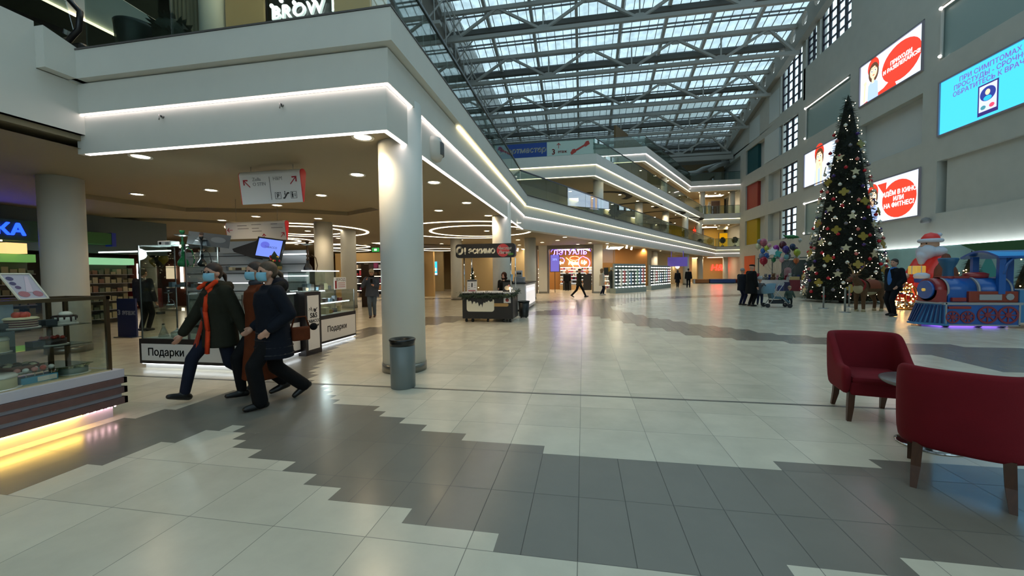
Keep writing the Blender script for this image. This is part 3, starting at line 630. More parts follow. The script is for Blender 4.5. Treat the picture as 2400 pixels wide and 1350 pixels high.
# glowing rings let into the ceiling
def lightring(cx, cy, r, label, z=3.497, w=.055, a0=0, a1=360):
    m = MB(); n = 64
    pts = [(R(a0+(a1-a0)*i/n)) for i in range(n+1)]
    for i in range(n):
        a, b = pts[i], pts[i+1]; q = lambda r_, t: (cx+r_*math.cos(t), cy+r_*math.sin(t))
        m.add([(*q(r-w, a), z), (*q(r+w, a), z), (*q(r+w, b), z), (*q(r-w, b), z), (*q(r-w, a), z-.02), (*q(r+w, a), z-.02), (*q(r+w, b), z-.02), (*q(r-w, b), z-.02)], [(4, 5, 6, 7), (0, 4, 7, 3), (1, 2, 6, 5)])
    tag(m.build('light_ring', mat('ring_lamp', '#ffffff', .5, emit=2.2, ecol=(1, .86, .62))), label, 'ceiling light', 'glowing rings in the ceiling')
lightring(-4.75, 18.3, 2.35, 'inner glowing ring in the ceiling behind the kiosk column')
lightring(-4.95, 18.1, 3.55, 'outer glowing ring in the ceiling behind the kiosk column', a0=75, a1=315)
lightring(-12.3, 15.8, 2.75, 'outer glowing ring above the tobacco kiosk'); lightring(-12.3, 15.8, 1.75, 'inner glowing ring above the tobacco kiosk')
lightring(-17.3, 19.6, 2.2, 'outer glowing ring deep under the ceiling'); lightring(-17.3, 19.6, 1.5, 'inner glowing ring deep under the ceiling')
lightring(-16.2, 25.2, 1.5, 'small glowing ring by the exit sign', w=.07); lightring(-18.5, 28.9, 1.7, 'glowing ring beyond the exit sign', w=.07); lightring(-11.5, 31, 1.6, 'glowing ring before the blue wall screen', w=.07)
# flat dark patches that paint shaded gaps onto the upper ceiling
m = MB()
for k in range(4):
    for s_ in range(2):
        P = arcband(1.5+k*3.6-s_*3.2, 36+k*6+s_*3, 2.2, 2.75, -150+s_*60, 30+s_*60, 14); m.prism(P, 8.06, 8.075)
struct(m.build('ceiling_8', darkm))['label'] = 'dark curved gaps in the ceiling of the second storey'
# ------------------------------------------------------------------ walls and shop fronts of the ground floor
beige = mat('shop_wall_beige', '#c9b48a', .6); beige2 = mat('shop_wall_tan', '#a5865a', .6); jamb = mat('shopfront_frame', '#7d7872', .4, .3)
dirg = Vector((math.sin(GA), math.cos(GA), 0)); nrm = Vector((math.cos(GA), -math.sin(GA), 0))
def wallseg(n, a, b, z0, z1, m, label, th=.25):
    q = MB(); q.bar((*a, (z0+z1)/2), (*b, (z0+z1)/2), th, z1-z0); struct(q.build('wall_%s' % n, m))['label'] = label
wallseg('beige', (-17.2, 33.2), (-12.05, 33.2), 0, 3.5, beige, 'beige wall with a blue screen')
wallseg('beside_shop', (-11.3, 33.2), (-4.6, 33.2), 0, 3.5, beige, 'beige wall beyond the ice cream kiosk')
wallseg('passage', (-14.5, 37.5), (-9.2, 37.5), 0, 3.5, mat('passage_wall', '#8a7a60', .7), 'dim wall at the end of a passage')
wallseg('back_shops', (-44, 40), (-17.2, 40), 0, 3.5, mat('back_shop_wall', '#8d6f44', .7), 'warm wall far under the ceiling')
for n, (x, y, w) in enumerate(((-2.9, 29.3, .62), (1.06, 29.3, .62))):
    m = MB(); m.box(x-w/2, x+w/2, y-.3, y+.3, 0, 3.5); struct(m.build('column_%d' % (40+n), colm))['label'] = 'square pier beside the perfume shop entrance'
    m = MB(); m.box(x-w/2-.01, x+w/2+.01, y-.31, y+.31, 0, .13); struct(m.build('baseboard_%d' % n, skirt))
m = MB()
for x in (-2.55, .72, -3.4): m.box(x-.09, x+.09, 29.1, 29.5, 0, 3.5)
m.box(-3.4, .8, 29.15, 29.45, 3.22, 3.5); struct(m.build('door_1', jamb))['label'] = 'grey frame of the perfume shop entrance'
# far end of the gallery
g0 = Vector((1.6, 29.5, 0)); ge = g0+dirg*33
back = mat('far_wall_tan', '#b3925e', .6)
wallseg('far_end', (8, 64.5), (21.2, 64.5), 0, 3.5, back, 'tan wall at the far end of the ground floor')
wallseg('far_shop', (13.2, 62.5), (16.5, 62.5), 0, 3.5, mat('far_wall_light', '#c9b890', .6), 'pale wall panel at the far end')
pa = g0+dirg*12.5-nrm*1.2; pb = g0+dirg*33-nrm*1.2
wallseg('gallery_shops', (pa.x, pa.y), (pb.x, pb.y), 0, 3.5, beige, 'beige shop wall along the ground floor gallery')
# ------------------------------------------------------------------ upper storeys: back walls and shop fronts
for k, (z0, cx, cy) in enumerate(((4.75, -4.5, 29), (9.35, -1, 42), (13.95, 4, 52))):
    a = Vector((cx, cy, 0)); b = a+dirg*((66-cy)/dirg.y)
    wallseg(('second', 'third', 'fourth')[k]+'_storey', (a.x, a.y), (b.x, b.y), z0, z0+3.3 if k < 2 else z0+6, mat('upper_wall_%d' % k, ('#c6bc9c', '#b39c6c', '#7a6240')[k], .6), 'shop wall of the %s storey' % ('second', 'third', 'fourth')[k])
    wallseg(('second', 'third', 'fourth')[k]+'_end', (8, 66), (21.3, 66), z0, z0+3.3 if k < 2 else z0+4, mat('upper_end_%d' % k, ('#c7a24a', '#b59a66', '#6b5838')[k], .6), 'far end wall of the %s storey' % ('second', 'third', 'fourth')[k])
    if k < 2:
        for j in range(3): ceiling_panel('flat glowing ceiling panel deep in the %s storey gallery' % ('second', 'third')[k], cx+3.5+k*1.5+j*3.6, cy+8+j*7, z0+3.32-.0, 1.2, 3.0, 4.0)
        ceiling_panel('flat glowing ceiling panel at the far end of the %s storey' % ('second', 'third')[k], 18.8, 63.5, z0+3.32, 3.0, 1.2, 4.0)
# shop windows of the upper storeys: glazed fronts with coloured or dark bays
def shopbay(z0, s, w, h, col, label, base, e=0):
    a = base+dirg*s; b = a+dirg*w; q = MB(); q.bar((a.x, a.y, z0+h/2), (b.x, b.y, z0+h/2), .12, h)
    t = thing('shop_window', label, 'shop window', (0, 0, 0)); q.build('display', mat('bay_'+col.strip('#'), col, .5, emit=e, ecol=col), t)
    q = MB(); q.bar((a.x, a.y, z0+h+.05), (b.x, b.y, z0+h+.05), .2, .1); q.bar((a.x, a.y, z0), (a.x, a.y, z0+h), .1, .1); q.bar((b.x, b.y, z0), (b.x, b.y, z0+h), .1, .1); q.build('frame', jamb, t)
b2 = Vector((-4.3, 29.05, 0)); b3 = Vector((-.8, 42, 0))
for s, w, h, c, lb, e in ((10, 3.2, 2.5, '#a8d8c8', 'pale green lit shop window on the second storey', .5), (14, 2.4, 2.6, '#6b5a44', 'brown shop window on the second storey', 0), (18, 4, 2.5, '#b59a2a', 'yellow shop front on the second storey', .15), (24, 3.5, 2.5, '#c7a024', 'long yellow shop front farther along the second storey', .15), (30, 4, 2.6, '#8a6a3a', 'tan shop front near the far end of the second storey', 0)): shopbay(4.75, s, w, h, c, lb, b2+nrm*.2, e)
for s, w, h, c, lb, e in ((3, 4, 2.6, '#5a4a30', 'dark brown shop front on the third storey', 0), (9, 4, 2.5, '#8a7a4c', 'olive shop front on the third storey', 0), (15, 4, 2.5, '#3d3424', 'dark shop front near the far end of the third storey', 0)): shopbay(9.35, s, w, h, c, lb, b3+nrm*.2, e)
def endbay(x0, x1, z0, z1, col, label, e=0, y=65.8):
    t = thing('shop_window', label, 'shop window', (0, 0, 0)); q = MB(); q.box(x0, x1, y-.1, y, z0, z1); q.build('display', mat('bay_'+col.strip('#'), col, .5, emit=e, ecol=col), t)
    q = MB(); q.box(x0-.08, x0, y-.14, y, z0, z1+.08); q.box(x1, x1+.08, y-.14, y, z0, z1+.08); q.box(x0, x1, y-.14, y, z1, z1+.08); q.build('frame', jamb, t)
endbay(20.6, 22.6, 4.75, 7.3, '#e0a800', 'bright yellow door bay at the far end of the second storey', .25); endbay(16.9, 18.3, 4.75, 7.9, '#4a4038', 'dark doorway at the far end of the second storey')
endbay(17.2, 18.6, 9.35, 11.6, '#20242a', 'dark display at the far end of the third storey'); endbay(19.4, 20.6, 9.35, 12.2, '#3a2620', 'narrow dark red-brown doorway at the far end of the third storey'); endbay(21.6, 22.8, 9.35, 12.3, '#140c0a', 'black doorway beside the high wall, third storey')
m = MB(); m.box(16.1, 16.5, 62.9, 63.0, 7.0, 7.75); m.box(16.28, 16.32, 62.93, 62.97, 7.75, 8.08); tag(m.build('hanging_sign', mat('red_sign', '#e03020', .5, emit=.8, ecol='#ff3a20')), 'small red sign hanging at the far end of the second storey', 'sign')
m = MB(); m.box(19.0, 20.4, 61.5, 61.6, 7.45, 7.9); m.box(19.2, 19.24, 61.53, 61.57, 7.9, 8.08); m.box(20.16, 20.2, 61.53, 61.57, 7.9, 8.08); tag(m.build('hanging_sign', mat('pale_sign', '#c8c6b0', .5)), 'pale hanging sign beside the high wall, second storey', 'sign')
t = thing('mannequin_stand', 'white figure on a stand by the third storey railing', 'mannequin', (17.6, 60.6, 9.35))
m = MB(); m.lathe([(.35, 0), (.35, .25), (.25, .3), (.1, .32)], 16); m.build('pedestal', wht, t); m = MB(); m.lathe([(.1, .3), (.14, .9), (.2, 1.3), (.22, 1.55), (.08, 1.7), (.11, 1.85), (.0, 2.0)], 14); m.build('figure', wht, t)
# potted balls of greenery along the galleries
lf = mat('dark_leaves', '#2c352c', .8, bump=.8, bscale=30)
def potted(x, y, z, label, s=1.0):
    t = thing('potted_plant', label, 'plant', (x, y, z)); t.scale = (s, s, s); random.seed(int(x*100)); m = MB()
    m.ball((0, 0, 1.05), .36, 12, 8)
    for i in range(90):
        a, p = random.uniform(0, 6.28), random.uniform(-1.2, 1.5); c = Vector((math.cos(a)*math.cos(p), math.sin(a)*math.cos(p), math.sin(p))); q = Vector((0, 0, 1.05))+c*.33; u = c.cross(Vector((.3, .5, .8))).normalized()*.07; m.add([q-u, q+c*.16, q+u], [(0, 1, 2)])
    m.build('foliage', lf, t); m = MB(); m.cone((0, 0, .3), (0, 0, .8), .03, .03, 8); m.build('stem', mat('stem_brown', '#3a2a1c'), t); m = MB(); m.lathe([(.14, 0), (.2, .35), (.17, .35), (.15, .3)], 16); m.build('pot', mat('pot_grey', '#77787a', .5), t)
for i, (px_, s_) in enumerate(((3.6, 1), (15.6, 1), (24.6, 1), (29.6, 1), (32.4, 1))):
    p = Vector((-2.55, 17.18, 0))+dirg*(px_+9.2)-nrm*.95; potted(p.x, p.y, 4.75, '%s potted bush from the near end of the second storey gallery' % ('first', 'second', 'third', 'fourth', 'fifth')[i], s_)
for i, x in enumerate((18.4, 20.0)): potted(x+.9, 60.2, 4.75, ('round bush at the far end of the second storey before the dark doorway', 'round bush at the far end of the second storey before the yellow door')[i])

# ------------------------------------------------------------------ second storey above the balcony: escalators, beauty shop
t = thing('escalator', 'escalator with black handrail loop at the landing above the balcony', 'escalator', (0, 0, 0))
m = MB(); m.tube([(-12, 5.0, 8.0), (-9.5, 5.0, 6.75), (-8.3, 5.0, 6.13), (-7.86, 5, 5.85), (-7.62, 5, 5.6), (-7.66, 5, 5.34), (-7.9, 5, 5.17), (-8.4, 5, 5.12)], .04, 10); m.build('handrail', mat('handrail_black', '#0e0d10', .35), t)
T = Matrix(((1, 0, 0, 0), (0, 0, 1, 0), (0, 1, 0, 0), (0, 0, 0, 1)))
m = MB(); m.prism([(-7.75, 5.25), (-8.3, 5.25), (-12, 6.9), (-12, 7.9), (-8.3, 6.05), (-7.9, 5.8)], 5.0, 5.012, T); m.build('balustrade_glass', glassg, t)
m = MB(); m.bar((-7.9, 4.98, 5.32), (-12, 4.98, 7.05), .05, .07); m.build('steel_deck', chrome, t); m = MB(); m.bar((-8.25, 4.93, 5.24), (-12, 4.93, 6.83), .03, .03); m.build('light_strip', ledw, t)
m = MB(); m.prism([(-8.0, 4.76), (-8.0, 5.15), (-8.4, 5.25), (-12, 6.8), (-12, 4.76)], 4.2, 4.96, T); m.build('truss_cladding', wht, t); m = MB(); m.box(-8.1, -7.6, 4.97, 5.4, 4.9, 5.14); m.build('newel_base', blackm, t, bevel=.04)
t = thing('escalator', 'farther escalator with white sloping cladding and warm light line above the balcony', 'escalator', (0, 0, 0))
m = MB(); m.prism([(-13.5, 9.9), (-13.5, 8.55), (-8.86, 6.15), (-8.86, 4.76), (-7.25, 4.76), (-7.25, 5.9)], 6.6, 6.9, T); m.build('cladding', wht, t); m = MB(); m.bar((-8.86, 6.57, 6.17), (-13.5, 6.57, 8.57), .03, .05); m.bar((-8.86, 6.57, 6.17), (-8.86, 6.57, 5.2), .03, .03); m.build('light_strip', ledw, t)
wallseg('stone', (-44, 12.2), (-8.4, 12.2), 4.75, 14, mat('stone_wall', '#6f6650', .6, noise=.2, nscale=1.2, stretch=(1, 1, 4)), 'brown stone wall above the second storey')
wallseg('beauty_shop', (-11.2, 9.2), (-4.4, 9.2), 4.75, 11.5, mat('beauty_wall_black', '#14130f', .3), 'black back wall of the beauty shop')
warmpan = mat('warm_panel', '#b89c6c', .5, emit=.10, ecol='#d8b890')  # faint emission stands in for lamplight falling on these panels
for i, (x0, x1, y) in enumerate(((-8.97, -7.86, 9.0), (-5.78, -4.45, 8.8))): m = MB(); m.box(x0, x1, y-.06, y, 4.76, 11); tag(m.build('shop_partition', warmpan), ('tall warm beige panel left of the white lettering above the balcony', 'tall warm beige panel right of the white lettering above the balcony')[i], 'partition')
t = thing('shop_sign', 'white capital lettering on the black beauty shop wall above the balcony', 'sign', (0, 0, 0)); text_mesh('lettering', 'BROW BAR', .46, mat('letter_white_lit', '#ffffff', .5, emit=.7), frame((-7.68, 9.0, 8.06), (1, 0, 0), (0, 0, 1)), .03, 'LEFT', bold=.012, parent=t, space=1.12)
for k in range(5): m = MB(); m.ball((-7.5+k*.26+(k > 1)*.1, 8.8, 8.12+.1*(k % 2)), .05, 10, 7); m.build('spot_bulb', mat('sign_bulb', '#ffffff', .5, emit=5), t)
m = MB(); m.lathe([(.32, 4.76), (.32, 11)], 28, (-9.38, 9.0, 0)); struct(m.build('column_30', colm))['label'] = 'white column beside the beauty shop'
t = thing('bead_curtain', 'shimmering beige curtain hanging beside the white column above the balcony', 'curtain', (0, 0, 0)); m = MB(); n = 40; vs = []
for i in range(n+1): x = -10.75+1.0*i/n; y = 9.0+.05*math.sin(i*1.3); vs += [(x, y, 4.8), (x, y, 11)]
m.add(vs, [(2*i, 2*i+2, 2*i+3, 2*i+1) for i in range(n)], True); m.build('strands', mat('bead_beige', '#9c9078', .25, .4), t)
potted(-6.82, 5.75, 4.75, 'dark bush in a pot behind the glass of the near balcony', .78)
t = thing('planter_tub', 'round dark tub behind the glass of the near balcony', 'planter', (-7.55, 5.75, 4.75)); m = MB(); m.lathe([(.24, 0), (.30, 1.0), (.31, 1.06), (.27, 1.06), (.26, .9)], 28); m.build('tub', mat('tub_dark', '#2c3432', .35), t)
ceiling_panel('glowing panel of the beauty shop above the balcony', -7, 8.2, 11.4, 3.0, 1.0, 9.0)

# small wall hooks, loudspeaker on the fascias
t = thing('wall_loudspeaker', 'half-round white and grey loudspeaker on the balcony side behind the thick column', 'loudspeaker', (-2.55, 6.62, 3.66)); m = MB(); m.lathe([(.0, -.2), (.13, -.19), (.17, -.1), (.17, .1), (.13, .19), (.0, .2)], 24); m.build('shell', mat('speaker_white', '#c4c2ba', .4), t); m = MB(); m.lathe([(.175, -.11), (.18, -.1), (.18, .1), (.175, .11)], 24, (0.0, .02, 0)); m.build('grille', mat('speaker_grey', '#5c5e60', .6), t)
for i, (x, y) in enumerate(((-6.1, 4.93), (-4.1, 4.93))): m = MB(); m.tube([(x, y, 3.86), (x, y-.04, 3.87), (x+.03, y-.06, 3.83), (x+.02, y-.06, 3.79)], .008, 6); m.cone((x, y+.02, 3.86), (x, y-.005, 3.86), .02, .02, 10); tag(m.build('wall_hook', steel), ('small steel hook on the balcony front, farther from the column', 'small steel hook on the balcony front, nearer the column')[i], 'hook')
# ------------------------------------------------------------------ red tub chairs and the round table
redf = mat('red_velour', '#6c101b', .85, noise=.08, nscale=5, bump=.15, bscale=300, spec=.25); woodm = mat('dark_leg_wood', '#4a2b18', .45, noise=.15, nscale=9, stretch=(6, 6, 1))
def tub_chair(label, x, y, rz):
    t = thing('tub_chair', label, 'chair', (x, y, 0), rz, None)
    # shell: left arm -> back -> right arm, each station has inner and outer outlines and its own height
    st = []; n = 28
    for i in range(n+1):
        u = -1+2*i/n; a = abs(u)
        if a > .52: f = (a-.52)/.48; cx = math.copysign(.285-.005*f, u); cy = .10-.40*f; nx, ny = math.copysign(1, u), 0
        else:
            th = u/.52*R(90); p = 2.6; c, s_ = math.cos(th), math.sin(th)
            cx = .285*math.copysign(abs(s_)**(2/p), s_); cy = .10+.19*abs(c)**(2/p); l = math.hypot(s_, c); nx, ny = s_, c
        g = max(0, min(1, (.80-a)/.42)); g = g*g*(3-2*g); h = .555+.285*g
        st.append((cx, cy, nx, ny, h))
    m = MB(); m.smooth = True; vs = []; k = 10
    for cx, cy, nx, ny, h in st:
        th = .038; lean = .035
        for off, z in ((-th, .30), (-th, .42), (-th*1.05, h-.05), (-th*.8, h-.012), (0, h), (th*.8, h-.012), (th, h-.05), (th, .42), (th*.75, .285), (0, .27)):
            w = lean*(z-.3)/.5*max(0, ny); vs.append((cx+nx*(off+w), cy+ny*(off+w), z))
    fs = [(i*k+j, i*k+(j+1) % k, (i+1)*k+(j+1) % k, (i+1)*k+j) for i in range(n) for j in range(k)]+[tuple(range(k))[::-1], tuple(n*k+j for j in range(k))]
    m.add(vs, fs, True); m.build('backrest', redf, t, subsurf=1)
    m = MB(); m.box(-.252, .252, -.30, .24, .27, .40); m.build('seat_base', redf, t, bevel=.02)
    m = MB(); m.box(-.245, .245, -.305, .235, .385, .455); m.build('seat_cushion', redf, t, bevel=.03)
    for sx, sy in ((-1, -1), (1, -1), (-1, 1), (1, 1)):
        m = MB(); bx, by = sx*(.235 if sy < 0 else .2), sy*.25; tx, ty = bx+sx*.015, by+sy*(.0 if sy < 0 else .07)
        m.add([(bx+a*.027, by+b*.027, .30) for a, b in ((-1, -1), (1, -1), (1, 1), (-1, 1))]+[((bx*.55+tx*.45)+a*.025, (by*.75+ty*.25)+b*.025, .14) for a, b in ((-1, -1), (1, -1), (1, 1), (-1, 1))]+[(tx+a*.017, ty+b*.017, 0) for a, b in ((-1, -1), (1, -1), (1, 1), (-1, 1))],
              [(0, 1, 2, 3), (11, 10, 9, 8)]+[(q+i, q+4+i, q+4+(i+1) % 4, q+(i+1) % 4) for q in (0, 4) for i in range(4)], False); m.build('leg', woodm, t)
    return t
tub_chair('red tub chair with four dark wooden legs facing the hall, behind the round table', 2.89, 4.60, R(-12.7))
tub_chair('red tub chair turned with its back to the viewer, cut by the picture edge', 2.60, 3.25, R(143))
t = thing('cafe_table', 'small round table with steel disc foot between the red tub chairs', 'table', (2.90, 3.90, 0))
m = MB(); m.lathe([(.0, .515), (.315, .515), (.33, .53), (.33, .545), (.32, .55), (.0, .55)], 48); m.build('tabletop', [mat('grey_table_top', '#6e6c6c', .22, .3)], t)
m = MB(); m.lathe([(.035, .02), (.03, .06), (.03, .54)], 20); m.build('post', chrome, t)
m = MB(); m.lathe([(.215, 0), (.22, .008), (.2, .016), (.06, .028), (.035, .05)], 48); m.build('foot', chrome, t)
# ------------------------------------------------------------------ grey litter bin by the column
t = thing('litter_bin', 'grey cylindrical bin with dark steel rim in front of the thick column', 'bin', (-2.37, 4.90, 0))
m = MB(); m.lathe([(.155, 0), (.16, .01), (.163, .56), (.15, .57), (.14, .3)], 40); m.build('body', mat('bin_grey', '#6f7776', .45, .2), t)
m = MB(); m.lathe([(.163, .56), (.165, .60), (.172, .625), (.176, .64), (.165, .65), (.11, .635), (.085, .61)], 40); m.build('rim', mat('bin_rim', '#3a3b3b', .22, .9), t)
# ------------------------------------------------------------------ hanging direction signs
sgw = mat('sign_white', '#d6d8da', .4); sgr = mat('sign_red', '#d0202e', .4); sgd = mat('sign_dark', '#26282c', .5); sgg = mat('sign_grey', '#8a8c90', .5); sga = mat('sign_arrow_red', '#a3122c', .5)
def hanging_sign(label, x0, x1, y, z0, z1, tilt, faces):
    t = thing('direction_sign', label, 'sign', ((x0+x1)/2, y, z0)); w, h = (x1-x0)/2, z1-z0
    # a wedge folded from a sheet: rounded at the top, sharp at the bottom; ends closed by red cheeks
    prof = []
    for a in range(0, 181, 20): prof.append((.075*math.cos(R(a)), h-.075+.075*math.sin(R(a))))
    prof = [(.01, 0)]+prof+[(-.01, 0)]                        # (y, z) ; viewer side is -y
    m = MB(); n = len(prof); m.add([(-w, a, b) for a, b in prof]+[(w, a, b) for a, b in prof], [(i, (i+1) % n, n+(i+1) % n, n+i) for i in range(n)], False); m.build('panel', sgw, t)
    for s_ in (-1, 1): m = MB(); m.prism(prof, 0, .012*s_, Matrix(((0, 0, 1, s_*w), (1, 0, 0, 0), (0, 1, 0, 0), (0, 0, 0, 1)))); m.build('end_cheek', sgr, t)
    for s_ in (-.7, .7): m = MB(); m.cone((w*s_, 0, h), (w*s_, 0, (3.5 if y < 8 else 3.62)-z0), .004, .004, 6); m.build('wire', steel, t)
    sl = math.atan2(.065, h-.075); T = Matrix.Translation((0, -.0115, 0)) @ frame((0, 0, 0), (1, 0, 0), (0, -math.sin(sl), math.cos(sl)))
    faces(t, T, w, h); return t
def shape(t, T, name, pts, m, z=.001): flat(pts, T, m, name, t, z, .002)
def arrow(t, T, cx, cy, s, ang, m):
    ca, sa = math.cos(ang), math.sin(ang); q = lambda P: [(cx+(x*ca-y*sa)*s, cy+(x*sa+y*ca)*s) for x, y in P]
    shape(t, T, 'arrow', q([(-.06, -.75), (.06, -.75), (.06, .42), (.36, .06), (.52, .17), (0, .72), (-.52, .17), (-.36, .06), (-.06, .42)]), m)
def face1(t, T, w, h):
    arrow(t, T, -w+.14, h-.22, .13, R(45), sga); arrow(t, T, w-.14, h-.20, .13, R(-45), sga)
    text_mesh('lettering', 'Zolla\nO STIN', .085, sgg, T @ Matrix.Translation((-w+.27, h-.20, .002)), .001, 'LEFT', parent=t)
    text_mesh('lettering', 'H&M', .09, sgg, T @ Matrix.Translation((.07, h-.16, .002)), .001, 'LEFT', parent=t)
    shape(t, T, 'divider', [(-.003, .06), (.003, .06), (.003, h-.12), (-.003, h-.12)], sgd)
    for k, cx in enumerate((.14, .46)):
        a, b = .06, .06; cy = .13
        for p in ([(cx-a, cy-b), (cx+a, cy-b), (cx+a, cy-b+.006), (cx-a, cy-b+.006)], [(cx-a, cy+b-.006), (cx+a, cy+b-.006), (cx+a, cy+b), (cx-a, cy+b)], [(cx-a, cy-b), (cx-a+.006, cy-b), (cx-a+.006, cy+b), (cx-a, cy+b)], [(cx+a-.006, cy-b), (cx+a, cy-b), (cx+a, cy+b), (cx+a-.006, cy+b)]): shape(t, T, 'pictogram_frame', p, sgd)
    text_mesh('lettering', 'P', .095, sgd, T @ Matrix.Translation((.14, .12, .002)), .001, bold=.002, parent=t)
    shape(t, T, 'pictogram_roof', [(.105, .165), (.14, .182), (.175, .165), (.172, .158), (.14, .174), (.108, .158)], sgd)
    shape(t, T, 'pictogram_escalator', [(.24, .07), (.275, .07), (.34, .155), (.37, .155), (.37, .18), (.33, .18), (.262, .095), (.24, .095)], sgd)
    shape(t, T, 'pictogram_person', [(.275, .13), (.29, .13), (.29, .18), (.275, .18)], sgd); shape(t, T, 'pictogram_person', ell(.283, .195, .01, .01, 10), sgd)
    shape(t, T, 'pictogram_person', [(.425, .085), (.445, .085), (.452, .155), (.418, .155)], sgd); shape(t, T, 'pictogram_person', ell(.435, .17, .012, .012, 10), sgd)
    shape(t, T, 'pictogram_arrow', [(.47, .135), (.5, .135), (.485, .155)], sgd); shape(t, T, 'pictogram_arrow', [(.47, .122), (.485, .10), (.5, .122)], sgd)
def face2(t, T, w, h):
    arrow(t, T, -w+.12, h-.22, .12, R(90), sga); arrow(t, T, w-.1, .14, .12, R(-45), sga); arrow(t, T, .25, .10, .12, 0, sga)
    for x, y, l in ((-.55, h-.12, .3), (-.55, h-.2, .35), (-.1, h-.1, .3), (-.1, h-.2, .22), (-.1, h-.28, .3), (.5, h-.1, .2), (.5, h-.2, .35)): shape(t, T, 'printed_line', [(x, y), (x+l, y), (x+l, y+.02), (x, y+.02)], sgg)
hanging_sign('white folded hanging sign with red arrows and pictograms, nearer one', -6.19, -4.94, 6.4, 2.82, 3.41, 0, face1)
hanging_sign('white folded hanging sign with red end behind the monitor, farther one', -9.71, -7.86, 9.5, 2.47, 2.99, 0, face2)
# ------------------------------------------------------------------ cake counter
lam = mat('counter_white', '#c9c6cf', .35); lamp_ = mat('counter_brown', '#6d5350', .5, noise=.1, nscale=12); bronze = mat('bronze_frame', '#6b5c45', .35, .8)
cA = R(0); CX0, CX1, CY0, CY1 = -5.62, -4.93, .9, 3.45
t = thing('cake_counter', 'striped white and brown counter with glass cake display', 'counter', (0, 0, 0))
m = MB(); m.box(CX0+.05, CX1-.06, CY0, CY1-.06, 0, .13); m.build('plinth', lam, t)
m = MB(); m.box(CX0, CX1-.02, CY0, CY1, .13, .44)
m.build('carcass', lam, t)
for z0, z1 in ((.135, .205), (.25, .315), (.355, .415)): m = MB(); m.box(CX1-.02, CX1+.02, CY0, CY1+.03, z0, z1); m.box(CX0, CX1+.02, CY1, CY1+.03, z0, z1); m.build('brown_slat', lamp_, t)
m = MB(); m.box(CX0, CX1, CY0, CY1+.02, .42, .505); m.build('lip', lam, t)
m = MB(); m.box(CX1-.045, CX1-.02, CY0, CY1-.35, .112, .128); m.build('light_strip', mat('amber_led', '#ffffff', .5, emit=12, ecol=(1, .62, .12)), t)
for k in range(5): m = MB(); m.ball((CX1-.03, CY1-.30+k*.06, .12), .009, 8, 6); m.build('light_strip', mat('pink_led', '#ffffff', .5, emit=14, ecol=(1, .6, .62)), t)
b0, b1, zb, zt = CY1-.10, CY0, .505, 1.27
m = MB(); m.box(CX0+.02, CX1-.06, CY0, CY1-.06, .505, .515); m.build('deck', mat('cream_deck', '#c9b990', .4), t)
for x, y in ((CX1-.08, CY1-.06), (CX0+.05, CY1-.06), (CX0+.05, CY1-.2)): m = MB(); m.box(x-.016, x+.016, y-.016, y+.016, zb, zt); m.build('frame_post', bronze, t)
m = MB(); m.box(CX1-.10, CX1-.05, CY0, CY1-.045, zt, zt+.035); m.box(CX0+.03, CX0+.08, CY0, CY1-.045, zt, zt+.035); m.box(CX0+.03, CX1-.05, CY1-.08, CY1-.045, zt, zt+.035); m.build('top_frame', bronze, t)
m = MB(); m.box(CX0+.06, CX1-.08, CY0, CY1-.07, zt+.012, zt+.02); m.build('glass_top', glass, t)
m = MB(); m.box(CX1-.075, CX1-.069, CY0, CY1-.07, zb, zt); m.build('front_glass', glass, t)
m = MB(); m.box(CX0+.06, CX1-.09, CY1-.066, CY1-.060, zb, zt); m.build('side_glass', glass, t)
m = MB(); m.box(CX0+.02, CX0+.03, CY0, CY1-.45, zb, zt); m.build('back_panel', mat('back_panel_blue', '#9fb0bb', .4), t)
for z in (.62, .83, 1.03): m = MB(); m.box(CX0+.08, CX1-.14, CY0, CY1-.16, z-.006, z); m.build('glass_shelf', glassmat('shelf_glass', '#b7c4b4', .25), t)
m = MB(); m.box(CX1-.115, CX1-.10, CY0, CY1-.1, zt+.0, zt+.01); m.build('case_lamp', mat('case_led', '#ffffff', .5, emit=2.0, ecol=(1, .93, .75)), t)
# cakes
choc = mat('chocolate', '#2c1610', .4); cream = mat('cream', '#e6dcb4', .5); icing = mat('white_icing', '#e4e2da', .45); straw = mat('strawberry', '#c2402a', .35); sponge = mat('red_sponge', '#5a2a26', .7); pink = mat('pink_icing', '#d98f86', .45); choco2 = mat('milk_chocolate', '#6a3a2a', .5)
def cake(label, x, y, z, r, h, build): t = thing('cake', label, 'cake', (x, y, z)); build(t, r, h); return t
def board(t, r): m = MB(); m.lathe([(r*1.18, 0), (r*1.18, .006)], 28); m.build('board', icing, t)
def c_layer(t, r, h):
    board(t, r); m = MB(); m.lathe([(r, .006), (r, h*.8)], 30); m.build('sponge', sponge, t)
    for k in range(3): m = MB(); m.lathe([(r*1.01, h*(.2+.22*k)), (r*1.01, h*(.24+.22*k))], 30); m.build('filling', cream, t)
    m = MB(); m.lathe([(r*1.08, h*.8), (r*1.1, h*.9), (r*.95, h)], 30); m.build('topping', cream, t)
    for k in range(5): m = MB(); a = k*1.26; m.ball((r*.32*math.cos(a), r*.32*math.sin(a), h+.02), (.03, .03, .032), 10, 6); m.build('strawberry', straw, t)
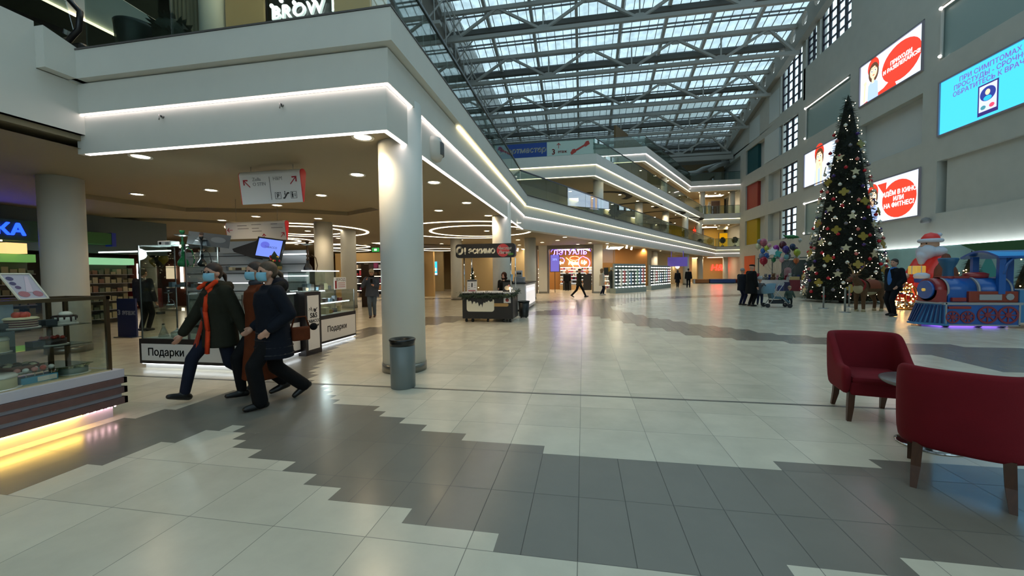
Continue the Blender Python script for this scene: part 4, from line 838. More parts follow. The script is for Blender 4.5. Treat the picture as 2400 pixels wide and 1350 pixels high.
def c_drip(t, r, h):
    board(t, r); m = MB(); m.lathe([(r, .006), (r, h)], 30); m.build('body', icing, t); m = MB(); m.lathe([(r*1.03, h*.85), (r*1.04, h), (r*.5, h*1.06), (0, h*1.07)], 30)
    for k in range(12): a = k*.52; m.cone((r*1.01*math.cos(a), r*1.01*math.sin(a), h*.9), (r*1.01*math.cos(a), r*1.01*math.sin(a), h*(.25+.3*(k % 3)/2)), .01, .006, 6)
    m.build('chocolate_glaze', choc, t); m = MB(); m.ball((r*.2, 0, h*1.15), (r*.6, r*.6, h*.35), 14, 8); m.build('meringue', icing, t)
def c_choc(t, r, h):
    board(t, r); m = MB(); m.lathe([(r, .006), (r, h), (0, h)], 30); m.build('body', choc, t)
    for k in range(7): m = MB(); m.ball((-r*.4+.02*k*(k % 2), (k-3)*.02, h+.012), .018, 8, 6); m.build('berry', straw, t)
def c_tart(t, r, h):
    board(t, r); m = MB(); m.lathe([(r*.92, .006), (r, h), (r*.96, h), (r*.9, h*.8), (0, h*.8)], 30); m.build('crust', choco2, t)
    for k in range(9): a = k*.7; m = MB(); m.ball((r*.7*math.cos(a), r*.7*math.sin(a), h*.95), (.035, .03, .02), 8, 6); m.build('piping', cream if k % 2 else choc, t)
def c_plain(t, r, h): board(t, r); m = MB(); m.lathe([(r, .006), (r*1.0, h*.9), (r*.93, h), (0, h)], 30); m.build('body', cream, t); m = MB(); m.lathe([(r*1.03, h*.8), (r*1.05, h*.9), (r*.95, h*1.05), (0, h*1.05)], 30); m.build('icing', icing, t)
def c_pop(t, r, h):
    board(t, r); m = MB(); m.lathe([(r, .006), (r, h*.6), (0, h*.6)], 28); m.build('body', mat('grey_icing', '#8f9a92', .5), t)
    random.seed(9)
    for k in range(34): a, q = random.uniform(0, 6.28), random.uniform(.4, 1.02)*r; m = MB(); m.ball((q*math.cos(a), q*math.sin(a), h*.62+random.uniform(-.02, .02)), random.uniform(.012, .02), 7, 5); m.build('popcorn', mat('popcorn', '#e2d8b0', .6), t)
CXM = -5.26
cake('layered red cake topped with strawberries on the upper shelf', CXM, 2.87, 1.031, .105, .10, c_layer); cake('white cake with chocolate drips on the upper shelf', CXM, 3.19, 1.031, .085, .085, c_drip)
cake('low dark chocolate cake with berries on the middle shelf', CXM, 3.09, .831, .095, .06, c_choc); cake('cream iced cake at the picture edge on the middle shelf', CXM+.02, 2.66, .831, .10, .13, c_plain)
cake('flat brown tart with piped edge on the lower shelf', CXM, 2.84, .621, .125, .06, c_tart); cake('grey cake covered with popcorn on the lower deck', CXM+.06, 3.20, .516, .11, .10, c_pop); cake('big cream cake on the lower deck', CXM+.10, 2.60, .516, .15, .12, c_plain)
t = thing('cake_pop_stand', 'blue box holding pink and white cake pops', 'cake stand', (CXM+.12, 2.88, .516)); m = MB(); m.box(-.06, .06, -.13, .13, 0, .06); m.build('box', mat('pop_box_blue', '#4aa0c4', .5), t)
m = MB(); m.box(.061, .063, -.02, .12, .008, .052); m.build('price_card', icing, t)
for k in range(8): m = MB(); y = -.11+k*.03; x = (k % 2)*.05-.02; m.cone((x, y, .05), (x, y, .11), .003, .003, 6); m.build('stick', icing, t); m = MB(); m.ball((x, y, .125), .023, 10, 7); m.build('cake_pop', (pink, icing, straw)[k % 3], t)
for i, (y, z, x) in enumerate(((2.76, 1.031, -.02), (3.06, 1.031, 0), (2.96, .831, 0))): m = MB(); m.box(CXM-.05+x, CXM+.05+x, y-.045, y+.045, z, z+.055); tag(m.build('price_box', mat('slate_box', '#3c444a', .6)), ('dark price block beside the layered strawberry cake', 'dark price block beside the dripped white cake', 'dark price block beside the chocolate cake')[i], 'price tag')
t = thing('tabletop_menu', 'tilted white frame with cake drawing on top of the cake counter', 'display frame', (-5.02, 2.84, 1.302), R(6)); T = frame((0, -.0, 0), (0, 1, 0), (-.42, -.28, 1)); 
m = MB(); m.prism([(-.1, 0), (.1, 0), (.1, .27), (-.1, .27)], -.006, .0, T); m.build('sheet', mat('menu_sheet', '#b9b6c4', .4), t)
m = MB()
for p in ([(-.11, -.0), (.11, -.0), (.11, .012), (-.11, .012)], [(-.11, .262), (.11, .262), (.11, .275), (-.11, .275)], [(-.11, 0), (-.098, 0), (-.098, .275), (-.11, .275)], [(.098, 0), (.11, 0), (.11, .275), (.098, .275)]): m.prism(p, -.008, .006, T)
m.build('frame', mat('menu_frame_cream', '#d9d5c2', .4), t)
for p, c in ((ell(-.045, .06, .04, .03, 18), '#b07078'), (ell(.055, .06, .035, .03, 18), '#a9707c'), ([(-.02, .08), (.03, .08), (.075, .24), (.05, .24)], '#d3c3d0'), (ell(-.06, .22, .025, .02, 12), '#4a4870'), (ell(-.065, .17, .022, .018, 12), '#4a4870'), (ell(-.05, .13, .02, .016, 12), '#5a4870')): flat(p, T, mat('print_'+c[1:], c, .5), 'printed_shape', t, .001, .002)
# ------------------------------------------------------------------ tobacco and gift kiosk
kw = mat('kiosk_white', '#d2cfcd', .4); kb = mat('kiosk_dark_trim', '#1b1416', .4); kled = mat('cold_led', '#ffffff', .5, emit=2.2, ecol=(.86, .95, 1)); kshelf = glassmat('kiosk_glass', '#f0f6f4', .07)
inkm = mat('ink_black', '#1a1718', .5); slat = mat('slat_wall', '#9a9b9c', .5)
def panel(t, a, b, z0, z1, th=.05, text=None, tz=None, size=.14, shift=.5):
    """a counter front from a to b (seen from its right-hand side): dark frame, white face, cold light beneath"""
    a, b = Vector((*a, 0)), Vector((*b, 0)); d = (b-a); L = d.length; d.normalize(); T = frame(a, d, (0, 0, 1))
    q = MB(); q.prism([(0, z0), (L, z0), (L, z1), (0, z1)], -th, 0, T); q.build('counter_frame', kb, t)
    q = MB(); q.prism([(.05, z0+.05), (L-.03, z0+.05), (L-.03, z1-.08), (.05, z1-.08)], 0, .006, T); face = q.build('counter_face', kw, t)
    q = MB(); q.prism([(.03, z0-.012), (L, z0-.012), (L, z0-.002), (.03, z0-.002)], -.05, -.015, T); q.build('light_strip', kled, t)
    q = MB(); q.prism([(.04, 0), (L, 0), (L, z0-.012), (.04, z0-.012)], -.10, -.06, T); q.build('plinth', kw, t)
    if text: text_mesh('lettering', text, size, inkm, T @ Matrix.Translation((L*shift, tz or (z0+z1)/2-.02, .008)), .001, bold=.003, parent=face)
def glassbox(t, x0, x1, y0, y1, z0, z1, shelves=(), post=True, skip=''):
    for n, p in (('front_glass', (x0, x1, y0, y0+.006)), ('side_glass', (x1-.006, x1, y0, y1)), ('side_glass', (x0, x0+.006, y0, y1))): q = MB(); q.box(*p, z0, z1); q.build(n, kshelf, t)
    q = MB(); q.box(x0, x1, y0, y1, z1, z1+.008); q.build('glass_top', kshelf, t)
    for z in shelves: q = MB(); q.box(x0+.01, x1-.01, y0+.02, y1-.01, z-.006, z); q.build('glass_shelf', kshelf, t)
    if post:
        for x, y in ((x0, y0), (x1, y0), (x1, y1), (x0, y1)): q = MB(); q.box(x-.008, x+.008, y-.008, y+.008, z0, z1+.008); q.build('corner_post', steel, t)
t = thing('tobacco_kiosk', 'island kiosk of white counters and glass cases for tobacco and gifts', 'kiosk', (0, 0, 0))
panel(t, (-7.2, 5.30), (-5.19, 5.30), .085, .49, text='Подарки', tz=.27, size=.17, shift=.265)
panel(t, (-5.15, 5.32), (-5.15, 6.50), .085, .72, text='Сувениры', tz=.42, size=.14, shift=.52)
panel(t, (-5.42, 7.05), (-5.42, 8.74), .05, .64, text='Подарки', tz=.33, size=.17, shift=.56)
m = MB(); m.box(-7.2, -5.22, 5.36, 5.9, .45, .49); m.build('worktop', kw, t); m = MB(); m.box(-5.62, -5.2, 5.9, 6.5, .68, .72); m.build('worktop', kw, t); m = MB(); m.box(-5.95, -5.46, 7.0, 8.74, .60, .64); m.build('worktop', kw, t)
m = MB(); m.box(-5.42, -5.05, 6.50, 6.95, .0, 1.19); m.build('tower', kb, t)
m = MB(); m.box(-5.05, -5.042, 6.56, 6.88, .10, 1.12); tf = m.build('tower_face', kw, t)
T = frame((-5.04, 6.72, 0), (0, 1, 0), (0, 0, 1))
text_mesh('lettering', 'S&S', .13, inkm, T @ Matrix.Translation((0, .74, 0)), .001, bold=.003, parent=tf); text_mesh('lettering', 'TABACCO', .082, inkm, T @ Matrix.Translation((0, .635, 0)), .001, bold=.002, parent=tf)
shape(tf, T, 'logo_ribbon', [(-.14, .57), (-.07, .555), (0, .55), (.07, .555), (.14, .57), (.14, .535), (.07, .52), (0, .515), (-.07, .52), (-.14, .535)], inkm)
for a in (110, 135, 160): shape(tf, T, 'logo_leaf', [(-.03+.0*a, .82), (-.03+.1*math.cos(R(a))-.015, .82+.07*math.sin(R(a))), (-.03+.12*math.cos(R(a)), .82+.1*math.sin(R(a))), (-.03+.1*math.cos(R(a))+.012, .82+.06*math.sin(R(a)))], inkm)
shape(tf, T, 'logo_pipe', [(0, .83), (.03, .80), (.065, .81), (.075, .85), (.11, .88), (.105, .89), (.06, .86), (.03, .87), (.0, .87)], inkm)
glassbox(t, -7.18, -6.27, 5.34, 5.92, .49, 2.01, (.95, 1.32, 1.66)); glassbox(t, -6.25, -5.24, 5.34, 5.92, .49, 1.2, (.85,))
glassbox(t, -5.62, -5.16, 5.95, 6.48, .72, 1.18, (.95,), False); glassbox(t, -5.95, -5.44, 7.05, 8.72, .64, 1.16, (.88,))
glassbox(t, -6.05, -5.66, 7.3, 8.5, 1.17, 1.57, (), False)
m = MB(); m.box(-9.15, -6.0, 7.8, 7.9, 0, 2.06)
m.build('back_wall', slat, t)
for k in range(9): m = MB(); m.box(-9.15, -6.0, 7.785, 7.8, .35+k*.2, .365+k*.2); m.build('slat_groove', kb, t)
m = MB(); m.box(-8.1, -6.9, 7.70, 7.8, 2.02, 2.28); m.build('header_box', slat, t); m = MB(); m.box(-8.12, -6.88, 7.69, 7.8, 2.28, 2.33); m.build('header_trim', mat('wood_trim', '#8b6f4a', .5), t)
for z in (1.32, 1.62): m = MB(); m.box(-8.6, -6.4, 7.55, 7.79, z, z+.012); m.build('wall_shelf', kshelf, t)
for x0, x1, y, z in ((-6.62, -5.9, 7.72, 1.955), (-6.6, -5.9, 7.72, 1.48), (-8.6, -6.9, 7.6, 1.335), (-8.9, -7.3, 5.95, 1.96)): m = MB(); m.box(x0, x1, y-.012, y+.012, z, z+.022); m.build('tube_light', kled, t)
for y0, y1, x, z in ((7.25, 8.5, -5.68, 1.585), (6.0, 6.45, -5.2, 1.165), (7.1, 8.6, -5.5, .885)): m = MB(); m.box(x-.012, x+.012, y0, y1, z, z+.02); m.build('tube_light', kled, t)
point('case_light', (-6.7, 5.7, 1.9), 8, (.85, .95, 1), .1); point('case_light', (-5.7, 7.9, 1.1), 10, (.85, .95, 1), .1)
# the monitor above the kiosk
t = thing('monitor', 'black wall monitor with blue picture tilted above the tobacco kiosk', 'monitor', (-6.68, 7.45, 1.86), 0)
T = frame((0, 0, 0), (.97, .10, -.14), (.22, .10, 1))
m = MB(); m.prism([(-.3, 0), (.3, 0), (.3, .46), (-.3, .46)], -.06, 0, T); m.build('housing', blackm, t)
m = MB(); m.prism([(-.26, .05), (.27, .05), (.27, .43), (-.26, .43)], 0, .004, T); m.build('display', emat('monitor', '#6f86e0', .75), t)
shape(t, T, 'picture_shape', ell(-.1, .3, .1, .07), emat('mon_violet', '#5a62c8', .7), .005); text_mesh('lettering', 'TABACCO', .06, emat('mon_dark', '#2b2f6a', .4), T @ Matrix.Translation((.04, .26, .006)), .001, parent=t)
m = MB(); m.prism([(-.34, -.02), (-.3, -.02), (-.3, .44), (-.36, .36), (-.85, .12), (-.8, .06)], -.3, -.05, T); m.build('bracket_hood', mat('hood_dark', '#221d1c', .6), t)
m = MB(); m.bar((-.1, .05, .2), (-.1, .33, .2), .05); m.build('wall_arm', blackm, t)
# things standing on and in the kiosk
gr = mat('hookah_green', '#2a8a52', .2); smoke = mat('hookah_black', '#18181a', .3)
def hookah(label, x, y, z, vase, stem, s=1.0):
    t = thing('hookah', label, 'hookah', (x, y, z)); t.scale = (s, s, s)
    m = MB(); m.lathe([(.06, 0), (.085, .03), (.08, .09), (.03, .17), (.028, .22), (.035, .225)], 18); m.build('vase', vase, t)
    m = MB(); m.lathe([(.02, .22), (.035, .25), (.015, .28), (.03, .33), (.014, .36), (.026, .43), (.012, .46), (.02, .53), (.012, .56)], 14); m.build('stem', stem, t)
    m = MB(); m.lathe([(.02, .53), (.11, .555), (.115, .565), (.02, .56)], 22); m.build('tray', steel if stem != smoke else smoke, t); m = MB(); m.lathe([(.014, .56), (.035, .60), (.04, .64), (.0, .63)], 14); m.build('bowl', stem, t)
    m = MB(); m.tube([(.02, 0, .30), (.1, 0, .34), (.17, .02, .28), (.19, .04, .12), (.14, .06, .01), (.02, .12, .008)], .009, 6); m.build('hose', stem, t); return t
hookah('green glass hookah on the glass case of the tobacco kiosk', -6.62, 5.6, 2.02-.37, gr, gr, .95).location.z = 1.667
hookah('black hookah with flat tray beside the green hookah', -6.38, 5.72, 1.667, smoke, smoke, .8)
hookah('tall dark hookah on the glass shelf behind the tobacco tower', -5.82, 7.62, 1.58, smoke, mat('hookah_bronze', '#4a3524', .3, .8), 1.05)
hookah('small clear hookah inside the tall glass case', -6.95, 5.6, .952, kshelf, steel, .5); hookah('second small clear hookah inside the tall glass case, beside the violet box', -6.6, 5.65, .952, kshelf, steel, .48)
t = thing('poster_board', 'tilted poster of a smoking person on top of the glass case', 'poster', (-6.3, 5.75, 2.02)); T = frame((0, 0, 0), (.98, 0, -.12), (.1, .15, 1))
m = MB(); m.prism([(-.42, 0), (.42, 0), (.42, .22), (-.42, .22)], -.012, 0, T); m.build('board', mat('poster_grey', '#545a60', .5), t)
for nm, p, c in (('figure_body', [(-.3, .0), (.0, 0), (-.05, .12), (-.2, .15)], '#7f8890'), ('figure_head', ell(-.16, .17, .04, .045), '#8a7064'), ('figure_hair', ell(-.155, .195, .045, .03), '#3a2c28'), ('smoke_cloud', ell(.2, .12, .15, .05), '#6f767c')): shape(t, T, nm, p, mat('pr_'+c[1:], c, .6))
t = thing('projector_box', 'small white box on the corner of the glass case', 'box', (-6.9, 5.6, 2.02)); m = MB(); m.box(-.13, .13, -.08, .08, 0, .085); m.build('housing', kw, t, bevel=.01); m = MB(); m.cone((-.07, -.081, .045), (-.07, -.085, .045), .022, .022, 14); m.build('lens', blackg, t); m = MB(); m.box(.03, .1, -.083, -.08, .02, .06); m.build('vent_plate', sgg, t)
t = thing('ornament_tree', 'little tinsel tree with red baubles below the monitor', 'ornament', (-6.35, 7.3, 1.60)); m = MB(); m.cone((0, 0, 0), (0, 0, .1), .05, .04, 12); m.build('pot', kw, t); m = MB(); m.lathe([(.15, .1), (.11, .2), (.13, .2), (.06, .3), (.07, .3), (.0, .42)], 14); m.build('branches', mat('tinsel', '#2b3a24', .6), t)
random.seed(3)
for k in range(14): a, z = random.uniform(0, 6.28), random.uniform(.1, .33); r = .15*(1-(z-.1)/.36); m = MB(); m.ball((r*math.cos(a), r*math.sin(a), z), .028, 8, 6); m.build('bauble', mat('bauble_red' if k % 3 else 'bauble_gold', '#a81828' if k % 3 else '#c09a3a', .2, .3), t)
m = MB(); m.box(-6.42, -6.28, 7.2, 7.4, 1.2, 1.60); tag(m.build('ornament_stand', slat), 'grey block under the tinsel tree in the tobacco kiosk', 'stand')
t = thing('lab_flask', 'clear conical flask low in the front glass case', 'flask', (-6.98, 5.52, .49)); m = MB(); m.lathe([(.07, 0), (.075, .01), (.025, .15), (.022, .2), (.028, .205)], 20); m.build('body', glassmat('flask_glass', '#dfe8e4', .35), t); m = MB(); m.cone((0, 0, .2), (0, 0, .225), .018, .018, 10); m.build('stopper', blackm, t)
t = thing('glass_teapot', 'cut glass pot with white knob low in the front glass case', 'teapot', (-6.68, 5.5, .49)); m = MB(); m.lathe([(.07, 0), (.085, .02), (.085, .09), (.06, .1)], 18); m.build('body', glassmat('flask_glass'), t); m = MB(); m.lathe([(.06, .1), (.03, .12), (.0, .125)], 14); m.ball((0, 0, .14), .018, 8, 6); m.build('lid', kw, t)
t = thing('coiled_hose', 'dark coiled hookah hose in the front glass case', 'hose', (-6.5, 5.7, .5)); m = MB(); m.tube([(.2*math.cos(k*.5)*(.6+.02*k), .12*math.sin(k*.5), .02+.012*k+.06*math.sin(k*.9)**2) for k in range(28)], .012, 6); m.build('coil', smoke, t)
random.seed(12)
GC = ['#3a2a22', '#6a5a48', '#2a3038', '#7a2f2a', '#b8a888', '#4a5a66', '#94793c', '#6d6f74']
def goods(label, cat, group, n, x0, x1, y, z, s, name='goods_box'):
    base = None
    for k in range(n):
        w, h = s*random.uniform(.6, 1.1), s*random.uniform(.5, 1.3); m = MB(); x = x0+(x1-x0)*(k+.5)/n
        if callable(y): px, py = y(x)
        else: px, py = x, y
        m.box(px-w/2, px+w/2, py-w/2, py+w/2, z, z+h); c = random.choice(GC); tag(m.build(name, mat('goods_'+c[1:], c, .5)), label, cat, group)
goods('small carton on a glass shelf of the tall front case', 'carton', 'cartons in the tall glass case', 6, -7.1, -6.4, 5.75, 1.322, .085); goods('low tin in the front case beside the flask and pot', 'tin', 'tins in the low glass case', 7, -6.2, -5.3, 5.7, .852, .08, 'goods_tin')
for z, gname in ((.642, 'lower'), (.882, 'upper')): goods('small dark pack on the %s shelf of the gift case by the tower' % gname, 'pack', 'packs on the %s shelf of the gift case' % gname, 9, 7.15, 8.6, lambda v: (-5.62-.1*(int(v*10) % 2), v), z, .11, 'goods_pack')
goods('dark jar in the upper glass case by the tall dark hookah', 'jar', 'jars in the upper glass case', 7, 7.4, 8.4, lambda v: (-5.86, v), 1.172, .12, 'goods_jar'); goods('small jar on the slat wall shelf of the tobacco kiosk', 'jar', 'jars on the slat wall shelves', 12, -8.5, -6.5, 7.66, 1.634, .1, 'goods_jar')
t = thing('paper_cup', 'blue and orange paper cup in the gift glass case', 'cup', (-5.52, 7.16, .642)); m = MB(); m.lathe([(.035, 0), (.045, .09)], 16); m.build('cup', mat('cup_orange', '#c88a52', .5), t); m = MB(); m.lathe([(.047, .09), (.05, .14), (.045, .145), (0, .145)], 16); m.build('lid', mat('cup_blue', '#5a86c8', .5), t)
t = thing('notice_card', 'white notice card standing on the gift glass case', 'notice', (-5.55, 8.35, 1.17)); T = frame((0, 0, 0), (.25, .97, 0), (0, 0, 1)); m = MB(); m.prism([(-.17, 0), (.17, 0), (.17, .28), (-.17, .28)], -.008, 0, T); m.build('card', kw, t)
text_mesh('lettering', 'ВХОД', .09, inkm, T @ Matrix.Translation((.02, .22, .001)), .001, parent=t); shape(t, T, 'printed_mark', [(-.15, .02), (-.1, .02), (-.1, .2), (-.15, .2)], mat('mark_red', '#8a2a2a'))
for k in range(3): shape(t, T, 'printed_line', [(-.06, .05+k*.045), (.14, .05+k*.045), (.14, .065+k*.045), (-.06, .065+k*.045)], mat('mark_red2', '#b07070'))
# ------------------------------------------------------------------ ice cream kiosk
ek = mat('ice_kiosk_black', '#1a1716', .45); ekc = mat('ice_cream_ivory', '#ded8c4', .5)
EX0, EX1, EY0, EY1 = -3.69, -2.10, 11.8, 12.75
t = thing('ice_cream_kiosk', 'black ice cream kiosk on casters with sign board on two posts', 'kiosk', (0, 0, 0))
m = MB(); m.box(EX0, EX1, EY0, EY1, .11, .90); m.build('cabinet', ek, t, bevel=.008); m = MB(); m.box(EX0-.02, EX1+.02, EY0-.02, EY1, .90, .93); m.build('worktop', kw, t)
for x in (EX0+.1, EX0+.3, -2.9, EX1-.3, EX1-.1): m = MB(); m.cone((x-.03, EY0+.1, .05), (x+.03, EY0+.1, .05), .05, .05, 14); m.bar((x, EY0+.1, .05), (x, EY0+.1, .11), .03); m.build('caster', blackm, t)
TE = frame((0, EY0, 0), (1, 0, 0), (0, 0, 1))
# a chocolate-dipped ice cream on a stick
def rr(x0, x1, z0, z1, r, top=True):
    P = []
    for cx, cz, a in ((x1-r, z0+r, -90), (x1-r, z1-r, 0), (x0+r, z1-r, 90), (x0+r, z0+r, 180)):
        for k in range(6): P.append((cx+r*math.cos(R(a+k*18)), cz+r*math.sin(R(a+k*18))))
    return P
bx0, bx1, bz0, bz1 = -3.55, -2.68, .33, .69
P = [(bx0, bz0+.08)]+[(bx0+.08+.08*math.cos(R(180+k*18)), bz0+.08+.08*math.sin(R(180+k*18))) for k in range(1, 6)]+[(bx1-.08+.08*math.cos(R(270+k*18)), bz0+.08+.08*math.sin(R(270+k*18))) for k in range(0, 6)]
dr = [(0, 0), (.04, .03), (.07, -.08), (.1, -.05), (.13, -.09), (.2, -.02), (.25, -.1), (.29, -.07), (.33, -.14), (.37, -.1), (.40, -.16), (.425, -.33), (.45, -.2), (.48, -.17), (.51, -.22), (.55, -.28), (.58, -.12), (.62, -.1), (.66, -.17), (.69, -.08), (.74, -.06), (.80, -.2), (.83, -.05), (.88, -.03), (.92, -.08), (.96, .02), (1, 0)]
P += [(bx1-(bx1-bx0)*u, bz1+v*.72) for u, v in dr]
shape(t, TE, 'ice_cream_picture', P, ekc); shape(t, TE, 'stick_picture', [(bx1, .49)]+[(-2.28+.05*math.cos(R(-90+k*30)), .54+.05*math.sin(R(-90+k*30))) for k in range(7)]+[(bx1, .59)], mat('stick_tan', '#b18a52', .6))
shape(t, TE, 'price_sheet', [(-2.38, .60), (-2.16, .60), (-2.16, .90), (-2.38, .90)], kw, .004); shape(t, TE, 'print_mark', ell(-2.27, .69, .055, .055), mat('mark_red3', '#a8383a'), .008); shape(t, TE, 'print_mark', [(-2.35, .77), (-2.19, .77), (-2.19, .87), (-2.35, .87)], mat('mark_olive', '#8a9440'), .008)
for x in (EX0+.06, EX1-.06): m = MB(); m.cone((x, EY0+.06, .93), (x, EY0+.06, 2.0), .02, .02, 12); m.build('post', chrome, t)
for x in (EX0+.06, EX1-.06): m = MB(); m.cone((x, EY1-.06, .93), (x, EY1-.06, 2.0), .02, .02, 12); m.build('post', chrome, t)
m = MB(); m.prism(rr(-3.86, -2.0, 1.985, 2.405, .09), -.16, .06, TE); sb = m.build('sign_board', ek, t)
TS = TE @ Matrix.Translation((0, 0, .062))
text_mesh('lettering', 'О', .30, ekc, TS @ Matrix.Translation((-3.73, 2.19, 0)), .002, bold=.016, parent=sb); text_mesh('lettering', 'ЭСКИМО', .188, ekc, TS @ Matrix.Translation((-3.035, 2.175, 0)), .002, bold=.012, parent=sb, space=.98)
shape(sb, TS, 'lolly_mark', rr(-3.585, -3.53, 2.16, 2.30, .026), ekc); shape(sb, TS, 'lolly_mark', [(-3.567, 2.09), (-3.548, 2.09), (-3.548, 2.16), (-3.567, 2.16)], ekc)
shape(sb, TS, 'round_badge', ell(-2.37, 2.195, .195, .195, 32), mat('badge_red', '#b5383c', .5)); shape(sb, TS, 'badge_leaf', ell(-2.14, 2.08, .09, .035), mat('badge_green', '#4a7a2c', .5), .004)
text_mesh('lettering', 'Чистая\nЛиния', .125, mat('badge_silver', '#c4c0b8', .4), TS @ Matrix.Translation((-2.33, 2.19, .004)), .002, bold=.004, shear=.25, parent=sb)
# garland, small tree and stands on the kiosk
def needles(m, path, r, n, seed, ln=.07):
    random.seed(seed); L = len(path)-1
    for k in range(n):
        u = random.random()*L; i = int(u); p = Vector(path[i]).lerp(Vector(path[i+1]), u-i); a = Vector((random.gauss(0, 1), random.gauss(0, 1), random.gauss(0, 1))).normalized(); q = p+a*r*random.uniform(.2, 1); s_ = a.cross(Vector((random.random(), random.random(), random.random()))).normalized()*.012; m.add([q-s_, q+s_, q+a*ln], [(0, 1, 2)], False)
fir = mat('fir_green', '#2c3a28', .8); fir2 = mat('fir_grey_green', '#4a5648', .8)
t = thing('fir_garland', 'green fir garland draped along the counter edge of the ice cream kiosk', 'garland', (0, 0, 0)); pth = [(EX0-.06+(EX1-EX0+.12)*k/16, EY0-.05, .86-.07*abs(math.sin(k*.8))) for k in range(17)]+[(EX1+.08, EY0+.25, .9), (EX1+.08, EY0+.6, .95)]
m = MB(); m.tube(pth, .04, 6); needles(m, pth, .09, 700, 5); m.build('branch', fir, t)['kind'] = 'stuff'; m = MB(); needles(m, pth, .10, 250, 6); m.build('frosted_tips', fir2, t)['kind'] = 'stuff'
pth2 = [(EX0+.06+.03*math.cos(k), EY0+.06+.03*math.sin(k), .95+k*.0) for k in range(3)]
t = thing('counter_fir_tree', 'small fir tree with lights on the ice cream kiosk counter', 'tree', (-3.50, 12.35, .93)); m = MB(); m.cone((0, 0, 0), (0, 0, .12), .07, .06, 12); m.build('pot', blackm, t)
m = MB(); random.seed(8)
for k in range(420): z = .1+.68*(1-random.random()**.6); a = random.uniform(0, 6.28); r = .22*(1-(z-.1)/.72); p = Vector((0, 0, z)); q = Vector((r*math.cos(a), r*math.sin(a), z-.05)); s_ = Vector((-math.sin(a), math.cos(a), 0))*.022; m.add([p-s_, p+s_, q], [(0, 1, 2)], False)
m.build('branches', fir, t)['kind'] = 'stuff'
for k in range(12): z = .15+.045*k; a = k*2.4; r = .2*(1-(z-.1)/.72); m = MB(); m.ball((r*math.cos(a), r*math.sin(a), z-.03), .012, 6, 4); m.build('bulb', mat('warm_bulb', '#ffffff', .5, emit=6, ecol=(1, .75, .4)), t)
t = thing('menu_stand', 'white printed menu standing at the near corner of the ice cream kiosk', 'menu', (-3.42, 11.95, .93)); T = frame((0, 0, 0), (1, 0, 0), (0, .1, 1)); m = MB(); m.prism([(-.16, 0), (.16, 0), (.16, .38), (-.16, .38)], -.01, 0, T); m.build('sheet', kw, t); shape(t, T, 'printed_bar', [(-.15, .33), (.15, .33), (.15, .37), (-.15, .37)], inkm); shape(t, T, 'printed_bar', [(-.02, .15), (.02, .15), (.02, .28), (-.02, .28)], inkm)
for k in range(6): shape(t, T, 'printed_line', [((-.13, .06)[k % 2], .1+k*.035), ((-.13, .06)[k % 2]+.07, .1+k*.035), ((-.13, .06)[k % 2]+.07, .115+k*.035), ((-.13, .06)[k % 2], .115+k*.035)], sgg)
shape(t, T, 'printed_mark', [(-.12, .02), (.12, .02), (.12, .06), (-.12, .06)], mat('mark_red2'))
t = thing('picture_frame', 'dark picture with ice cream photo by the lamp on the ice cream kiosk', 'picture', (-2.3, 11.98, .93)); T = frame((0, 0, 0), (1, 0, 0), (0, .1, 1)); m = MB(); m.prism([(-.14, 0), (.14, 0), (.14, .3), (-.14, .3)], -.012, 0, T); m.build('frame', ek, t); shape(t, T, 'photo', ell(0, .12, .09, .07), mat('photo_cream', '#b8a890')); shape(t, T, 'photo_mark', ell(.05, .19, .03, .03), mat('mark_red2'))
m = MB(); m.ball((-2.18, 11.9, 1.04), .045, 12, 8); m.box(-2.2, -2.16, 11.88, 11.92, .93, 1.0); tag(m.build('globe_lamp', mat('globe_glow', '#ffffff', .5, emit=5, ecol=(1, .8, .5))), 'small glowing globe lamp on the ice cream kiosk', 'lamp')
# dark bin and white counter beyond
t = thing('litter_bin', 'black plastic bin beside the ice cream kiosk', 'bin', (-1.98, 13.25, 0)); m = MB(); m.lathe([(.15, .03), (.155, .05), (.19, .52)], 28); m.build('body', blackm, t); m = MB(); m.lathe([(.19, .52), (.205, .53), (.205, .56), (.18, .56), (.17, .5)], 28); m.build('rim', blackm, t)
for a in (45, 135, 225, 315): m = MB(); m.cone((.12*math.cos(R(a)), .12*math.sin(R(a)), 0), (.12*math.cos(R(a)), .12*math.sin(R(a)), .03), .02, .02, 8); m.build('foot', blackm, t)
t = thing('service_counter', 'white counter with lit glass side behind the black bin', 'counter', (0, 0, 0)); m = MB(); m.box(-3.15, -2.22, 15.2, 18.6, .08, 1.08); m.build('carcass', kw, t); m = MB(); m.box(-3.2, -2.18, 15.15, 18.65, 1.08, 1.13); m.build('worktop', sgd, t); m = MB(); m.box(-2.22, -2.205, 15.5, 18.4, .2, 1.0); m.build('glass_front', mat('lit_case', '#bfc4d8', .3, emit=.5, ecol='#e0d8d0'), t); m = MB(); m.box(-3.1, -2.28, 15.3, 18.5, 0, .08); m.build('plinth', blackm, t)
for k in range(4): m = MB(); m.ball((-2.195, 15.8+k*.6, .82), .05, 8, 6); m.build('case_lamp', mat('violet_led', '#ffffff', .5, emit=3, ecol=(.6, .6, 1)), t)
t = thing('payment_terminal', 'blue screen on the white service counter', 'terminal', (-2.95, 15.5, 1.13)); T = frame((0, 0, 0), (1, 0, 0), (0, .3, 1)); m = MB(); m.prism([(-.18, .02), (.18, .02), (.18, .34), (-.18, .34)], -.03, 0, T); m.build('display', mat('teal_screen', '#2a6a8a', .3, emit=.2, ecol='#2a7aa8'), t); m = MB(); m.box(-.1, .1, -.02, .14, 0, .04); m.build('base', blackm, t)
